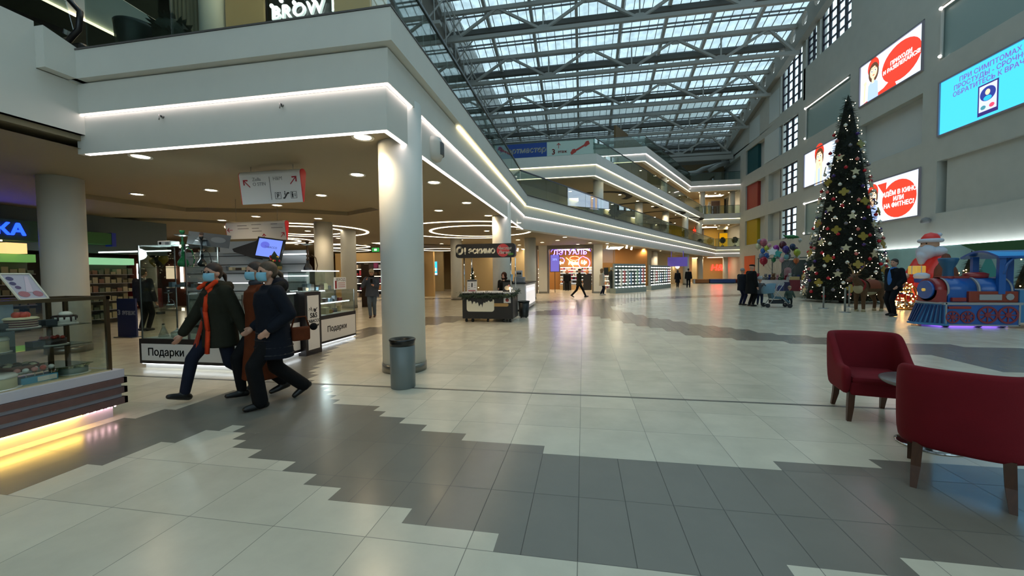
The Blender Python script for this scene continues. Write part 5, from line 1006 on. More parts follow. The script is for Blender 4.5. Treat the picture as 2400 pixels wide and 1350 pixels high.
t = thing('coffee_machine', 'grey machine beside the blue screen on the white counter', 'machine', (-2.5, 15.7, 1.13)); m = MB(); m.box(-.2, .2, -.2, .2, 0, .22); m.build('body', sgg, t, bevel=.02); m = MB(); m.box(-.12, .1, -.1, .12, .22, .48); m.build('head', mat('pale_grey_plastic', '#b4b4b8', .4), t, bevel=.02)
for k in range(2): m = MB(); m.cone((-.05+k*.1, -.2, .36), (-.05+k*.1, -.1, .36), .04, .04, 12); m.build('dial', blackm, t)
# ------------------------------------------------------------------ perfume shop
shopw = mat('shop_timber', '#a8763a', .6); neonp = mat('neon_pink', '#ffffff', .5, emit=1.8, ecol=(1, .12, .75)); neony = mat('neon_yellow', '#ffffff', .5, emit=2.2, ecol=(1, .55, .08)); neonw = mat('neon_white', '#ffffff', .5, emit=2.5, ecol=(1, .95, .95)); neonv = mat('neon_violet', '#ffffff', .5, emit=1.5, ecol=(.17, .08, 1)); neonr = mat('neon_red', '#ffffff', .5, emit=1.8, ecol=(1, .2, .08))
wallseg('shop_back', (-9, 36.2), (5.5, 36.2), 0, 3.5, shopw, 'timber back wall of the perfume shop'); wallseg('shop_side', (-9.0, 33.2), (-9.0, 36.2), 0, 3.5, shopw, 'side wall of the perfume shop'); wallseg('shop_right', (5.5, 36.2), (6.3, 39.5), 0, 3.5, beige, 'side wall of the perfume shop')
for x in (-6.8, -4.4, -1.6, .0, 2.6): ceiling_panel('flat glowing ceiling panel in the perfume shop', x, 33.2, 3.5, 1.0, 3.0, 4.5)
t = thing('shop_sign', 'violet lettering hanging inside the perfume shop entrance', 'sign', (0, 0, 0)); text_mesh('lettering', 'ЛЭТУАЛЬ', .50, neonv, frame((-.95, 29.6, 2.98), (1, 0, 0), (0, 0, 1)), .02, bold=.01, parent=t, space=1.05)
m = MB(); m.bar((-2.4, 29.66, 3.2), (.6, 29.66, 3.2), .04); m.build('rail', jamb, t)
for x in (-2.2, .4): m = MB(); m.bar((x, 29.66, 3.2), (x, 29.66, 3.5), .03); m.build('hanger', jamb, t)
for x in (-1.9, .1): m = MB(); m.tube([(x+.45*math.cos(R(a)), 29.62, 2.98+.35*math.sin(R(a))) for a in range(10, 171, 16)], .03, 6); m.build('arch', neonv, t)
t = thing('digital_screen', 'tall violet digital screen inside the shop entrance', 'screen', (0, 0, 0)); m = MB(); m.box(-2.42, -1.78, 30.1, 30.16, 1.6, 2.85); m.build('display', emat('violet', '#3a1ae0', 1.6), t); m = MB(); m.box(-2.46, -1.74, 30.16, 30.22, 1.56, 2.89); m.build('housing', blackm, t); m = MB(); m.box(-2.12, -2.08, 30.19, 30.24, 0, 1.6); m.build('stand', blackm, t); text_mesh('lettering', '20%', .22, emat('lilac', '#8a9aff', 1.2), frame((-2.1, 30.09, 2.5), (1, 0, 0), (0, 0, 1)), .002, parent=t)
t = thing('neon_sign', 'pink, yellow and white neon make-up sign on the timber wall', 'neon sign', (0, 0, 0)); TN = lambda x, z: frame((x, 36.0, z), (1, 0, 0), (0, 0, 1))
text_mesh('lettering', 'Make', .42, neonw, TN(-.85, 2.35), .02, shear=.25, parent=t, bold=.006); text_mesh('lettering', 'Up', .42, neonw, TN(.05, 2.42), .02, shear=.25, parent=t, bold=.006)
m = MB(); m.tube([(.1+.5*math.cos(R(a)), 36.0, 2.35+.5*math.sin(R(a))+(.1 if a > 90 and a < 200 else 0)) for a in range(0, 360, 20)], .035, 6, True); m.tube([(-.35+.1*k, 36.0, 1.9-.04*k) for k in range(8)], .04, 6); m.build('lips_outline', neonp, t)
m = MB(); m.tube([(-1.5, 36.0, 2.85), (-1.1, 36.0, 2.5), (-.75, 36.0, 1.8), (-.6, 36.0, 1.75), (-.62, 36, 1.9)], .04, 6); m.build('brush_outline', neony, t); m = MB(); m.tube([(-.75+.42*math.cos(R(a)), 36.0, 2.78+.18*math.sin(R(a))) for a in range(0, 360, 24)], .035, 6, True); m.build('halo', neonr, t)
t = thing('neon_sign', 'small blue and white neon figure left of the make-up sign', 'neon sign', (0, 0, 0)); m = MB(); m.tube([(-1.95+.3*math.cos(R(a)), 36.0, 2.6+.25*math.sin(R(a))) for a in range(0, 360, 24)], .035, 6, True); m.build('ring', neonv, t); text_mesh('lettering', 'Eye', .32, neonw, TN(-1.95, 2.4), .02, shear=.3, parent=t)
t = thing('neon_sign', 'white neon letter on the timber wall behind the white counter', 'neon sign', (0, 0, 0)); text_mesh('lettering', 'M', .7, neonw, frame((-5.05, 36.06, 2.3), (1, 0, 0), (0, 0, 1)), .02, shear=.3, parent=t, bold=.01)
random.seed(21)
def rack(label, x0, x1, y, z0, z1, rows, per, hot=.0, dark=True, wfac=.7):
    t = thing('shelf_unit', label, 'shelf unit', (0, 0, 0)); m = MB(); m.box(x0, x1, y, y+.3, z0, z1); m.build('back', blackm if dark else kw, t)
    dz = (z1-z0)/rows
    for r in range(rows): m = MB(); m.box(x0, x1, y-.32, y, z0+r*dz, z0+r*dz+.02); m.build('shelf', blackm if dark else kw, t); q = MB(); q.box(x0, x1, y-.02, y-.005, z0+(r+1)*dz-.07, z0+(r+1)*dz-.03); q.build('shelf_light', mat('shelf_glow', '#ffffff', .5, emit=1.6, ecol=(1, .85, .62)), t)
    s = MB(); cols = ['#c84a5a', '#e0d0c0', '#2a2a30', '#d89a6a', '#b0b8c8', '#8a3a6a', '#f0e8e0', '#4a3a2a']; ms = [mat('cos_'+c[1:], c, .4) for c in cols]
    for r in range(rows):
        for k in range(per):
            s.mi = random.randrange(len(cols)); w = (x1-x0)/per*wfac; x = x0+(k+.5)*(x1-x0)/per; h = dz*random.uniform(.3, .7); s.box(x-w/2, x+w/2, y-.26, y-.1, z0+r*dz+.02, z0+r*dz+.02+h)
    o = s.build('assorted_goods', ms, t); o['kind'] = 'stuff'
rack('dark lit cosmetics wall in the middle of the perfume shop', -2.0, .9, 35.75, 0, 1.5, 5, 16); rack('pale lit upper shelves under the make-up sign', -2.0, 1.2, 35.78, 1.51, 2.0, 2, 14, dark=False)
rack('lit cosmetics shelves left in the perfume shop behind the ice cream kiosk', -6.6, -3.2, 35.8, 0, 1.9, 5, 18, dark=False); rack('pink lit shelves behind the white-coated shopper', 1.3, 3.4, 35.6, 0, 1.6, 4, 12, dark=False)
t = thing('display_table', 'pale bench before the cosmetics wall', 'display table', (0, 0, 0)); m = MB(); m.box(-2.0, .9, 34.9, 35.5, 0, .42); m.build('body', mat('bench_pale', '#c9a878', .5), t); m = MB(); m.box(-2.02, .92, 34.88, 35.52, .42, .46); m.build('top', kw, t)
for x in (-1.35, .35): t = thing('portrait_panel', 'dark cosmetics stand with portrait %s' % ('near the violet screen' if x < 0 else 'right of the walking man'), 'display stand', (x, 34.2, 0)); m = MB(); m.box(-.35, .35, 0, .2, 0, 1.35); m.build('cabinet', blackm, t); m = MB(); m.lathe([(.0, 0), (.14, .1), (.13, .3), (.0, .42)], 14, (0, .1, 1.36)); m.build('portrait', mat('portrait_skin', '#b87a5a', .5), t)
for i, (x, y) in enumerate([(-6, 31), (-5.2, 31.6), (-4.4, 32.2), (-1.6, 31), (-1.2, 31.8), (-.8, 32.6), (-.4, 33.4), (.1, 31.2), (.3, 32.2), (.45, 33), (1.8, 31), (2.3, 31.8), (2.8, 32.6), (3.2, 30.8), (3.8, 33)]):
    m = MB(); m.cone((x, y, 3.28), (x+.05, y-.05, 3.5), .07, .05, 10); tag(m.build('track_spotlight', mat('warm_spot', '#ffffff', .5, emit=7, ecol=(1, .82, .55))), 'small warm spotlight on the ceiling of the perfume shop', 'spotlight', 'spotlights in the perfume shop')
# shop window beside the entrance: poster, dark mannequin, boxes
t = thing('shop_mannequin', 'dark dressed mannequin on a white block in the shop window', 'mannequin', (2.05, 30.2, 0)); m = MB(); m.box(-.35, .35, -.3, .3, 0, .3); m.build('block', kw, t); m = MB(); m.lathe([(.10, .3), (.12, .8), (.2, 1.0), (.17, 1.25), (.2, 1.5), (.06, 1.6), (.05, 1.66)], 16, ax=1, ay=.7); m.build('dress', blackm, t); m = MB(); m.ball((0, 0, 1.76), (.09, .1, .12), 12, 8); m.build('head', kw, t)
for i, (x, c, w) in enumerate(((1.72, '#1c1a18', 'black'), (2.02, '#d8a800', 'yellow'))): m = MB(); m.box(x-.2, x+.14, 30.3, 30.34, 1.3, 1.85); tag(m.build('window_poster', mat('poster_'+w, c, .5)), '%s poster in the shop window beside the white-coated shopper' % w, 'poster')
wgl = MB(); wgl.box(1.4, 2.25, 29.35, 29.37, 0, 3.4); o = struct(wgl.build('window_7', glass)); o['label'] = 'glass shop window'
# bulb-studded display walls
bm = MB(); bm.ball((0, 0, 0), .042, 8, 6); BULB = bm.mesh('bulb', mat('mirror_bulb', '#ffffff', .5, emit=2.6, ecol=(1, .96, .86)))
mir = mat('mirror_face', '#9aa6a8', .08, .95)
def bulbwall(label, a, b, h, cols, rows):
    a, b = Vector((*a, 0)), Vector((*b, 0)); d = b-a; L = d.length; d.normalize(); t = thing('mirror_stand', label, 'mirror stand', a, math.atan2(d.y, d.x))
    m = MB(); m.box(0, L, 0, .5, 0, .34); m.build('plinth', mat('plinth_greygreen', '#8a9690', .4), t); m = MB(); m.box(0, L, .1, .25, .34, h); m.build('frame', mat('stand_frame', '#8b9aa0', .3, .4), t)
    m = MB(); m.box(.08, L-.08, .085, .1, .4, h-.12); m.build('mirror', mir, t)
    for i in range(cols):
        for j in range(rows): o = bpy.data.objects.new('bulb', BULB); COL.objects.link(o); o.parent = t; o.location = (.15+(L-.3)*i/(cols-1), .03, .42+(h-.62)*j/(rows-1))
    m = MB(); random.seed(cols)
    ms = [mat('cloth_'+c[1:], c, .8) for c in ('#9fb0a8', '#c46a6a', '#6a86a0', '#d8d4c4', '#3a4448', '#8aa890')]
    for k in range(cols-1):
        m = MB(); x = .15+(L-.3)*(k+.5)/(cols-1); w = L/cols*.3; m.box(x-w, x+w, .06, .084, .5+random.random()*.3, h-.25-random.random()*.4); m.build('hanging_cloth', random.choice(ms), t)
bulbwall('long mirrored stand studded with rows of bulbs beside the perfume shop', (2.25, 28.6), (4.78, 31.7), 2.1, 10, 7); bulbwall('farther mirrored stand studded with rows of bulbs', (5.5, 33.9), (8.1, 39.2), 2.05, 10, 7)
m = MB(); m.box(8.2, 10.0, 41.0, 41.2, 2.0, 2.9); m.box(8.5, 8.56, 41.07, 41.13, 2.9, 3.5); m.box(9.6, 9.66, 41.07, 41.13, 2.9, 3.5); tag(m.build('shop_sign', mat('violet_sign', '#5a4a9a', .5, emit=.3, ecol='#5a4a9a')), 'violet sign box above the farther mirrored stand', 'sign')
# ------------------------------------------------------------------ other shops and signs on the ground floor
t = thing('wall_screen', 'bright blue screen on the beige wall beyond the kiosk column', 'screen', (0, 0, 0)); m = MB(); m.box(-13.52, -12.5, 32.95, 33.07, 1.38, 2.63); m.build('housing', kw, t); m = MB(); m.box(-13.47, -12.55, 32.94, 32.95, 1.43, 2.58); m.build('display', emat('sky', '#2aa0f0', 1.4), t); m = MB(); m.box(-13.2, -12.6, 32.93, 32.94, 1.75, 2.05); m.build('picture', emat('tan', '#c8c0a0', 1), t); m = MB(); m.box(-13.47, -12.55, 32.93, 32.94, 1.45, 1.58); m.build('caption', emat('white', '#ffffff'), t)
t = thing('exit_sign', 'small green exit sign under the ceiling beside the thick column', 'sign', (0, 0, 0)); m = MB(); m.box(-13.6, -13.1, 24, 24.04, 3.0, 3.26); m.build('panel', emat('green', '#1f8a3a', .8), t); m = MB(); m.box(-13.36, -13.34, 24.01, 24.03, 3.26, 3.62); m.build('hanger', steel, t); shape(t, frame((-13.35, 24, 3.13), (1, 0, 0), (0, 0, 1)), 'pictogram', [(-.1, -.07), (.1, -.07), (.1, .07), (-.1, .07)], emat('pale', '#c8f0d0', .8))
hm = mat('hm_red', '#ff2018', .5, emit=1.6, ecol=(1, .05, .03)); t = thing('shop_sign', 'glowing red letters on the tan wall at the far end', 'sign', (0, 0, 0)); text_mesh('lettering', 'H&M', 1.25, hm, frame((20.3, 64.3, 2.0), (1, 0, 0), (0, 0, 1)), .03, bold=.02, shear=.2, parent=t)
# pharmacy
phg = mat('pharmacy_green', '#1f4a38', .5); t = thing('pharmacy_sign', 'green fascia board with blue glowing letters beside the left column', 'sign', (0, 0, 0)); m = MB(); m.box(-15.47, -15, 4.5, 8.7, 2.52, 3.08); m.build('board', phg, t)
text_mesh('lettering', 'АПТЕКА', .43, mat('blue_letter', '#1020ff', .5, emit=2.2, ecol=(.01, .05, 1)), frame((-14.98, 7.50, 2.80), (0, 1, 0), (0, 0, 1)), .02, bold=.012, parent=t)
t = thing('pharmacy_sign', 'green board with blue end beyond the left column', 'sign', (0, 0, 0)); m = MB(); m.box(-15.47, -15, 9.0, 10.4, 2.56, 2.92); m.build('board', mat('board_green', '#2a6a34', .5), t); m = MB(); m.box(-15.26, -14.99, 10.38, 10.5, 2.5, 2.94); m.build('end_cap', mat('board_blue', '#2038b0', .5), t)
for n, p in enumerate((((-15.6, 3), (-15.6, 12.5)),)): wallseg('pharmacy', p[0], p[1], 2.3, 3.5, mat('pharmacy_wall', '#4a5a5e', .6), 'grey upper wall of the pharmacy')
random.seed(31)
def vrack(label, x, y0, y1, z1, rows, per, cols, glow=None):
    t = thing('shelf_unit', label, 'shelf unit', (0, 0, 0)); m = MB(); m.box(x-.35, x-.3, y0, y1, 0, z1); m.build('back', mat('rack_back', '#5a5648', .6), t)
    for r in range(rows): m = MB(); m.box(x-.3, x, y0, y1, .15+r*(z1-.2)/rows, .17+r*(z1-.2)/rows); m.build('shelf', sgg, t)
    m = MB(); m.box(x-.34, x+.03, y0, y1, z1, z1+.22); m.build('header', glow or sgg, t)
    s = MB(); ms = [mat('med_'+c[1:], c, .5) for c in cols]
    for r in range(rows):
        for k in range(per): s.mi = random.randrange(len(ms)); y = y0+(k+.5)*(y1-y0)/per; w = (y1-y0)/per*.4; h = random.uniform(.08, .22); s.box(x-.22, x-.04, y-w, y+w, .17+r*(z1-.2)/rows, .17+r*(z1-.2)/rows+h)
    o = s.build('assorted_packs', ms, t); o['kind'] = 'stuff'
MC = ['#8a8468', '#6f6a50', '#a09a80', '#5d6a58', '#7a5a48', '#94906f']
vrack('pharmacy shelves with green header left of the column', -15.3, 5.0, 8.7, 1.95, 6, 22, MC, mat('header_green', '#6fa35a', .5, emit=.25, ecol='#6fb35a')); vrack('pharmacy shelves with pale green header right of the column', -15.3, 9.2, 11.2, 1.92, 6, 12, MC, mat('header_mint', '#8fd0a0', .5, emit=.4, ecol='#8fd0a0'))
m = MB(); m.box(-15.0, -14.9, 9.1, 9.5, 2.05, 2.45); m.box(-15.47, -15.0, 9.25, 9.35, 2.4, 2.45); tag(m.build('light_box', emat('lightbox_k', '#dff2ff', .9)), 'small white light box beside the left column', 'sign')
t = thing('shop_lamp', 'cream lamp shade glowing in the pharmacy', 'lamp', (-15.1, 8.15, 2.172)); m = MB(); m.box(-.16, .16, -.2, .2, 0, .28); m.build('shade', mat('lamp_shade', '#e8c890', .5, emit=.7, ecol='#f0c880'), t); m = MB(); m.cone((0, -.2, .32), (0, -.2, .6), .02, .02, 8); m.ball((0, -.2, .62), .05, 8, 6); m.build('bulb', lampm, t)
# red shop farther back with two lit portraits
t = thing('red_shop', 'small red shop front with two lit round pictures', 'shop front', (0, 0, 0)); m = MB(); m.box(-23.5, -19, 17.0, 17.2, 0, 2.9); m.build('wall', mat('red_brown_wall', '#5a3020', .6), t)
for x in (-22.9, -20.2): m = MB(); m.box(x, x+.08, 16.9, 17, .9, 2.2); m.build('tube_lamp', mat('shop_tube', '#ffffff', .5, emit=4, ecol=(1, .85, .65)), t)
m = MB(); m.prism(ell(-22.1, 1.75, .33, .38), -.01, .0, frame((0, 16.95, 0), (1, 0, 0), (0, 0, 1))); m.box(-21.1, -20.5, 16.93, 16.96, 1.4, 2.05); m.build('lit_picture', emat('warmpic', '#f2c9a8', .9), t); m = MB(); m.box(-22.6, -20.6, 15.8, 16.3, 0, .95); m.build('red_counter', mat('red_counter', '#8a1f18', .5), t)
for i, (x, z, c) in enumerate(((-17.05, 2.42, 'black'), (-16.75, 2.2, 'black'), (-17.0, 2.12, 'yellow'), (-16.55, 2.2, 'yellow'), (-16.75, 2.5, 'yellow'), (-16.7, 2.05, 'black'))):
    t = thing('balloon', '%s balloon in the cluster by the red shop' % c, 'balloon', (x, 13.2, z), 0, '%s balloons by the red shop' % c); m = MB(); m.lathe([(.0, -.2), (.03, -.19), (.14, -.07), (.17, .05), (.12, .15), (0, .19)], 14); m.build('skin', mat('balloon_'+c, '#14100e' if c == 'black' else '#8a7a10', .3), t); m = MB(); m.cone((0, 0, -.22), (0, 0, -.19), .025, .01, 6); m.build('knot', mat('balloon_'+c), t)
m = MB(); m.tube([(-16.8, 13.2, 2.0), (-16.75, 13.25, 1.0), (-16.8, 13.2, .0)], .008, 5); m.box(-16.9, -16.7, 13.1, 13.3, 0, .1); tag(m.build('balloon_weight', blackm), 'string and weight under the black and yellow balloons', 'weight')
t = thing('floor_banner', 'dark blue banner with pale number three behind the cake counter', 'banner', (0, 0, 0)); m = MB(); m.box(-11.5, -10.93, 8.0, 8.04, .02, .97); m.build('panel', mat('banner_blue', '#16244e', .5), t); text_mesh('lettering', '3 этаж', .17, mat('banner_pale', '#9aa4b4', .5), frame((-11.2, 7.99, .62), (1, 0, 0), (0, 0, 1)), .002, bold=.008, parent=t)
m = MB(); m.box(-11.5, -10.93, 7.9, 8.14, 0, .02); m.build('foot', steel, t)
# tall dark banner and racks seen between the columns
m = MB(); m.box(-12.0, -11.35, 18.2, 18.25, 0, 2.0); tag(m.build('poster_stand', mat('poster_navy', '#20283a', .5)), 'dark navy poster stand between two columns', 'poster stand'); m = MB(); m.box(-14.3, -14.0, 20, 20.1, 0, 3.2); tag(m.build('light_box', emat('bluebox', '#2a3ad0', .8)), 'narrow blue light box between two columns', 'sign')
rack('clothes and toys shop shelves behind the walking woman', -15.5, -10.6, 24.6, 0, 2.4, 5, 14); wallseg('toy_shop', (-17, 25.2), (-9.8, 25.2), 0, 3.0, mat('toy_shop_wall', '#b89a68', .6), 'warm wall of the shop behind the walking woman')
for x in (-15, -12.3): ceiling_panel('flat glowing ceiling panel of the shop behind the walking woman', x, 23.4, 3.5, 1.0, 1.6, 4.0)
m = MB(); m.box(-10.15, -9.75, 16.9, 17.3, 0, 2.0); tag(m.build('display_pillar', mat('brown_pillar', '#3a2a1e', .5)), 'dark brown display pillar behind the walking woman', 'pillar')
# play benches at the far end
for i, (x0, x1, c, w) in enumerate(((13.6, 15.2, '#8a5a30', 'brown'), (15.3, 18.2, '#24407a', 'blue'), (18.4, 20.0, '#7a2020', 'red'))):
    t = thing('soft_bench', 'low %s bench before the tan wall at the far end' % w, 'bench', (0, 0, 0)); m = MB(); m.box(x0, x1, 52, 53.4, .06, .52); m.build('block', mat('bench_'+w, c, .6), t, bevel=.05); m = MB(); m.box(x0+.1, x1-.1, 52.1, 53.3, 0, .06); m.build('plinth', blackm, t)
t = thing('floor_lamp', 'glowing round lamp beside the column at the far end', 'lamp', (11.2, 50.6, 0)); m = MB(); m.cone((0, 0, 0), (0, 0, 1.9), .04, .04, 8); m.build('post', blackm, t); m = MB(); m.ball((0, 0, 2.1), .24, 12, 8); m.build('globe', mat('globe_glow'), t)
for x, y in ((16, 62), (19, 61.5), (11.5, 58)): ceiling_panel('flat glowing ceiling panel at the far end of the ground floor', x, y, 3.5, 2.4, 1.2, 4.0)
# ------------------------------------------------------------------ the great fir tree
TX, TY, TH, TR = 12.1, 21.1, 9.6, 1.6
t = thing('christmas_tree', 'very tall narrow decorated fir tree standing before the high wall', 'tree', (TX, TY, 0))
def trad(z): u = z/TH; return TR*(1-u)**.92*(1.0 if u > .04 else .97)+.05
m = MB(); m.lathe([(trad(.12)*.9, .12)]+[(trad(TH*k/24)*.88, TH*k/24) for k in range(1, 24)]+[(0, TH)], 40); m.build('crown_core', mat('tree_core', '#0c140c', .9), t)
m = MB(); random.seed(77); ms = [mat('needle_dark', '#182416', .8), mat('needle_mid', '#24341e', .8), mat('needle_light', '#33452a', .8)]
for k in range(9000):
    z = TH*(1-math.sqrt(random.random()))*.995+.08; a = random.uniform(0, 6.283); r = trad(z)*random.uniform(.84, 1.0); c, s_ = math.cos(a), math.sin(a)
    p = Vector((r*c, r*s_, z)); d = Vector((c, s_, random.uniform(-.5, .25))).normalized(); L = random.uniform(.10, .2); w = Vector((-s_, c, random.uniform(-.4, .4)))*random.uniform(.015, .032)
    m.mi = random.randrange(3); m.add([p-w, p+w, p+d*L+w*.3, p+d*L-w*.3], [(0, 1, 2, 3)], False)
o = m.build('foliage', ms, t); o['kind'] = 'stuff'
m = MB(); m.cone((0, 0, 0), (0, 0, .3), .2, .2, 12); m.build('trunk', woodm, t)
tb = MB(); tb.ball((0, 0, 0), .016, 6, 4); TB = tb.mesh('bulb', mat('fairy_warm', '#ffffff', .5, emit=6, ecol=(1, .80, .48)))
FZ = []
random.seed(5)
view = math.atan2(-TY, -TX)
for k in range(300):
    z = TH*(1-math.sqrt(random.random()))*.97+.2; a = view+random.uniform(-1.9, 1.9); r = trad(z)+.10; FZ.append((r*math.cos(a), r*math.sin(a), z))
for p in FZ[:100]: o = bpy.data.objects.new('fairy_light', TB); COL.objects.link(o); o.parent = t; o.location = p
m = MB()
for p in FZ[100:]: m.ball(p, .016, 6, 4)
o = m.build('fairy_lights', mat('fairy_warm'), t); o['kind'] = 'stuff'
bm = MB(); bm.ball((0, 0, 0), .075, 14, 10); BAU = {c: bm.mesh('bauble', mat('bauble_'+c, h, .25, .2)) for c, h in (('white', '#d8d6cc'), ('red', '#9a2a2c'), ('purple', '#3a2468'), ('grey', '#6d6a72'), ('rose', '#b0605c'))}
cb = MB(); cb.cone((0, 0, .07), (0, 0, .1), .02, .02, 8); CAP = cb.mesh('cap', mat('bauble_cap', '#a89a6a', .3, .9))
zs = []
random.seed(15)
for k in range(120):
    z = .25+(TH-.5)*(1-math.sqrt(1-(k+.5)/120*.985)); a = view+((k*2.399963) % 6.283-3.1416)*.6; r = trad(z)+.10
    c = ('white', 'red', 'grey', 'white', 'rose', 'purple', 'red')[k % 7]
    t2 = thing('bauble', '%s bauble hanging among the fairy lights of the great fir tree' % c, 'bauble', (TX+r*math.cos(a), TY+r*math.sin(a), z), 0, '%s baubles on the great fir tree' % c)
    for n_, me in (('ball', BAU[c]), ('cap', CAP)): o = bpy.data.objects.new(n_, me); COL.objects.link(o); o.parent = t2
def starpts(r, n=5, q=.45): return [((r if i % 2 == 0 else r*q)*math.cos(math.pi*i/n+math.pi/2), (r if i % 2 == 0 else r*q)*math.sin(math.pi*i/n+math.pi/2)) for i in range(2*n)]
sm = MB(); sm.prism(starpts(.19), -.02, .02, Matrix(((0, 0, 1, 0), (1, 0, 0, 0), (0, 1, 0, 0), (0, 0, 0, 1)))); STAR = sm.mesh('star', mat('star_pale', '#b8ae8c', .4, .2))
sm = MB(); sm.prism([((.10+.09*abs(math.cos(2*a)))*math.cos(a), (.10+.09*abs(math.cos(2*a)))*math.sin(a)) for a in [R(45+k*10) for k in range(36)]], -.02, .02, Matrix(((0, 0, 1, 0), (1, 0, 0, 0), (0, 1, 0, 0), (0, 0, 0, 1)))); FLO = sm.mesh('flower', mat('flower_gold', '#8f7c2c', .4, .2))
for k in range(34):
    z = .5+(TH-1.2)*(1-math.sqrt(1-(k+.5)/34*.97)); a = view+((k*2.399963+1) % 6.283-3.1416)*.48; r = trad(z)+.14; f = k % 2
    o = bpy.data.objects.new('gold_flower' if f else 'pale_star', FLO if f else STAR); COL.objects.link(o); o.location = (TX+r*math.cos(a), TY+r*math.sin(a), z); o.rotation_euler = (0, -.2, a)
    tag(o, 'gold four-petal flower ornament pinned on the great fir tree' if f else 'pale five-point star ornament pinned on the great fir tree', 'ornament', 'gold flowers on the great fir tree' if f else 'pale stars on the great fir tree')
# ------------------------------------------------------------------ rope posts
for i, (x, y) in enumerate(((9.22, 17.31), (9.08, 15.78), (10.48, 17.96))):
    t = thing('barrier_post', ('slim steel barrier post, first from the stroller', 'slim steel barrier post nearest the viewer, before the reindeer', 'slim steel barrier post behind the reindeer head')[i], 'barrier post', (x, y, 0)); m = MB(); m.lathe([(.17, 0), (.17, .012), (.04, .03)], 24); m.build('base', steel, t); m = MB(); m.lathe([(.028, .02), (.028, .82), (.034, .825), (.034, .85), (0, .855)], 16); m.build('pole', mat('post_grey', '#9a9c9a', .35, .6), t)
# ------------------------------------------------------------------ organic shapes: blobs fused into one continuous surface
def blob(name, pieces, m, parent, voxel=.02, smooth=4, T=None):
    """pieces: ('c', p0, r0, p1, r1) tapered limbs and ('e', centre, radii) rounded masses, fused into one skin"""
    b = MB()
    for p in pieces:
        if p[0] == 'c':
            b.cone(p[1], p[3], p[2], p[4], 14); b.ball(p[1], p[2], 12, 8); b.ball(p[3], p[4], 12, 8)
        elif p[0] == 'e': b.ball(p[1], p[2], 18, 12)
        elif p[0] == 'l': b.lathe(p[1], 26, (0, 0, 0), True, p[2] if len(p) > 2 else 1, p[3] if len(p) > 3 else 1)
        elif p[0] == 'm': b.merge(p[1])
    me = b.mesh(name, m); o = bpy.data.objects.new(name, me); COL.objects.link(o)
    md = o.modifiers.new('fuse', 'REMESH'); md.mode = 'VOXEL'; md.voxel_size = voxel; md.use_smooth_shade = True
    sm = o.modifiers.new('soft', 'SMOOTH'); sm.iterations = smooth; sm.factor = .5
    dg = bpy.context.evaluated_depsgraph_get(); nm = bpy.data.meshes.new_from_object(o.evaluated_get(dg)); o.modifiers.clear(); o.data = nm; nm.name = name; bpy.data.meshes.remove(me)
    if not nm.materials: nm.materials.append(m)
    if parent: o.parent = parent
    return o
# ------------------------------------------------------------------ reindeer figure
dbrown = mat('deer_brown', '#5a3f26', .9, noise=.15, nscale=20, bump=.4, bscale=120); dcream = mat('deer_cream', '#a89a78', .9, bump=.4, bscale=120); dred = mat('deer_red', '#8a1c1a', .8)
t = thing('reindeer_figure', 'brown plush reindeer with antlers and red saddle cloth before the great tree', 'reindeer', (10.1, 16.25, 0), R(200))
# local +x is forward
blob('body', [('e', (0, 0, .86), (.48, .22, .24)), ('e', (.32, 0, .88), (.22, .2, .25)), ('e', (-.35, 0, .88), (.22, .21, .23)), ('c', (.40, 0, .95), .15, (.66, 0, 1.22), .10), ('c', (.64, 0, 1.24), .11, (.86, 0, 1.14), .065), ('e', (.92, 0, 1.12), (.06, .06, .055)),
  ('c', (.36, .12, .75), .10, (.38, .12, .42), .065), ('c', (.38, .12, .42), .065, (.37, .12, .06), .05), ('c', (.36, -.12, .75), .10, (.40, -.12, .42), .065), ('c', (.40, -.12, .42), .065, (.39, -.12, .06), .05),
  ('c', (-.40, .12, .80), .13, (-.32, .12, .52), .08), ('c', (-.32, .12, .52), .07, (-.43, .12, .34), .055), ('c', (-.43, .12, .34), .055, (-.40, .12, .06), .05), ('c', (-.40, -.12, .80), .13, (-.32, -.12, .52), .08), ('c', (-.32, -.12, .52), .07, (-.43, -.12, .34), .055), ('c', (-.43, -.12, .34), .055, (-.40, -.12, .06), .05),
  ('c', (.64, .09, 1.30), .035, (.58, .20, 1.34), .02), ('c', (.64, -.09, 1.30), .035, (.58, -.20, 1.34), .02), ('c', (-.54, 0, 1.0), .05, (-.66, 0, .92), .03)], dbrown, t, .022, 3)
for s_ in (-1, 1):
    m = MB(); m.tube([(.62, s_*.05, 1.32), (.55, s_*.14, 1.45), (.52, s_*.25, 1.62), (.60, s_*.30, 1.78)], [.022, .02, .017, .01], 8); m.tube([(.54, s_*.17, 1.5), (.66, s_*.2, 1.6)], [.017, .01], 8); m.tube([(.52, s_*.25, 1.62), (.42, s_*.3, 1.72)], [.016, .01], 8); m.build('antler', mat('antler_tan', '#8a6a3a', .7), t)
    m = MB(); m.ball((.74, s_*.085, 1.25), .018, 8, 6); m.build('eye', blackg, t)
    for x in (.375, -.40): m = MB(); m.lathe([(.06, 0), (.06, .05), (.045, .1)], 12, (x, s_*.12, 0)); m.build('hoof', dcream, t)
blob('chest_fur', [('e', (.46, 0, .82), (.12, .17, .18)), ('e', (.05, 0, .68), (.34, .17, .10))], dcream, t, .02, 3)
m = MB(); n = 14
for i in range(n): a0, a1 = R(-100+200*i/n), R(-100+200*(i+1)/n); m.quad((-.22, .245*math.sin(a0), .87+.27*math.cos(a0)), (.24, .24*math.sin(a0), .87+.27*math.cos(a0)), (.24, .24*math.sin(a1), .87+.27*math.cos(a1)), (-.22, .245*math.sin(a1), .87+.27*math.cos(a1)))
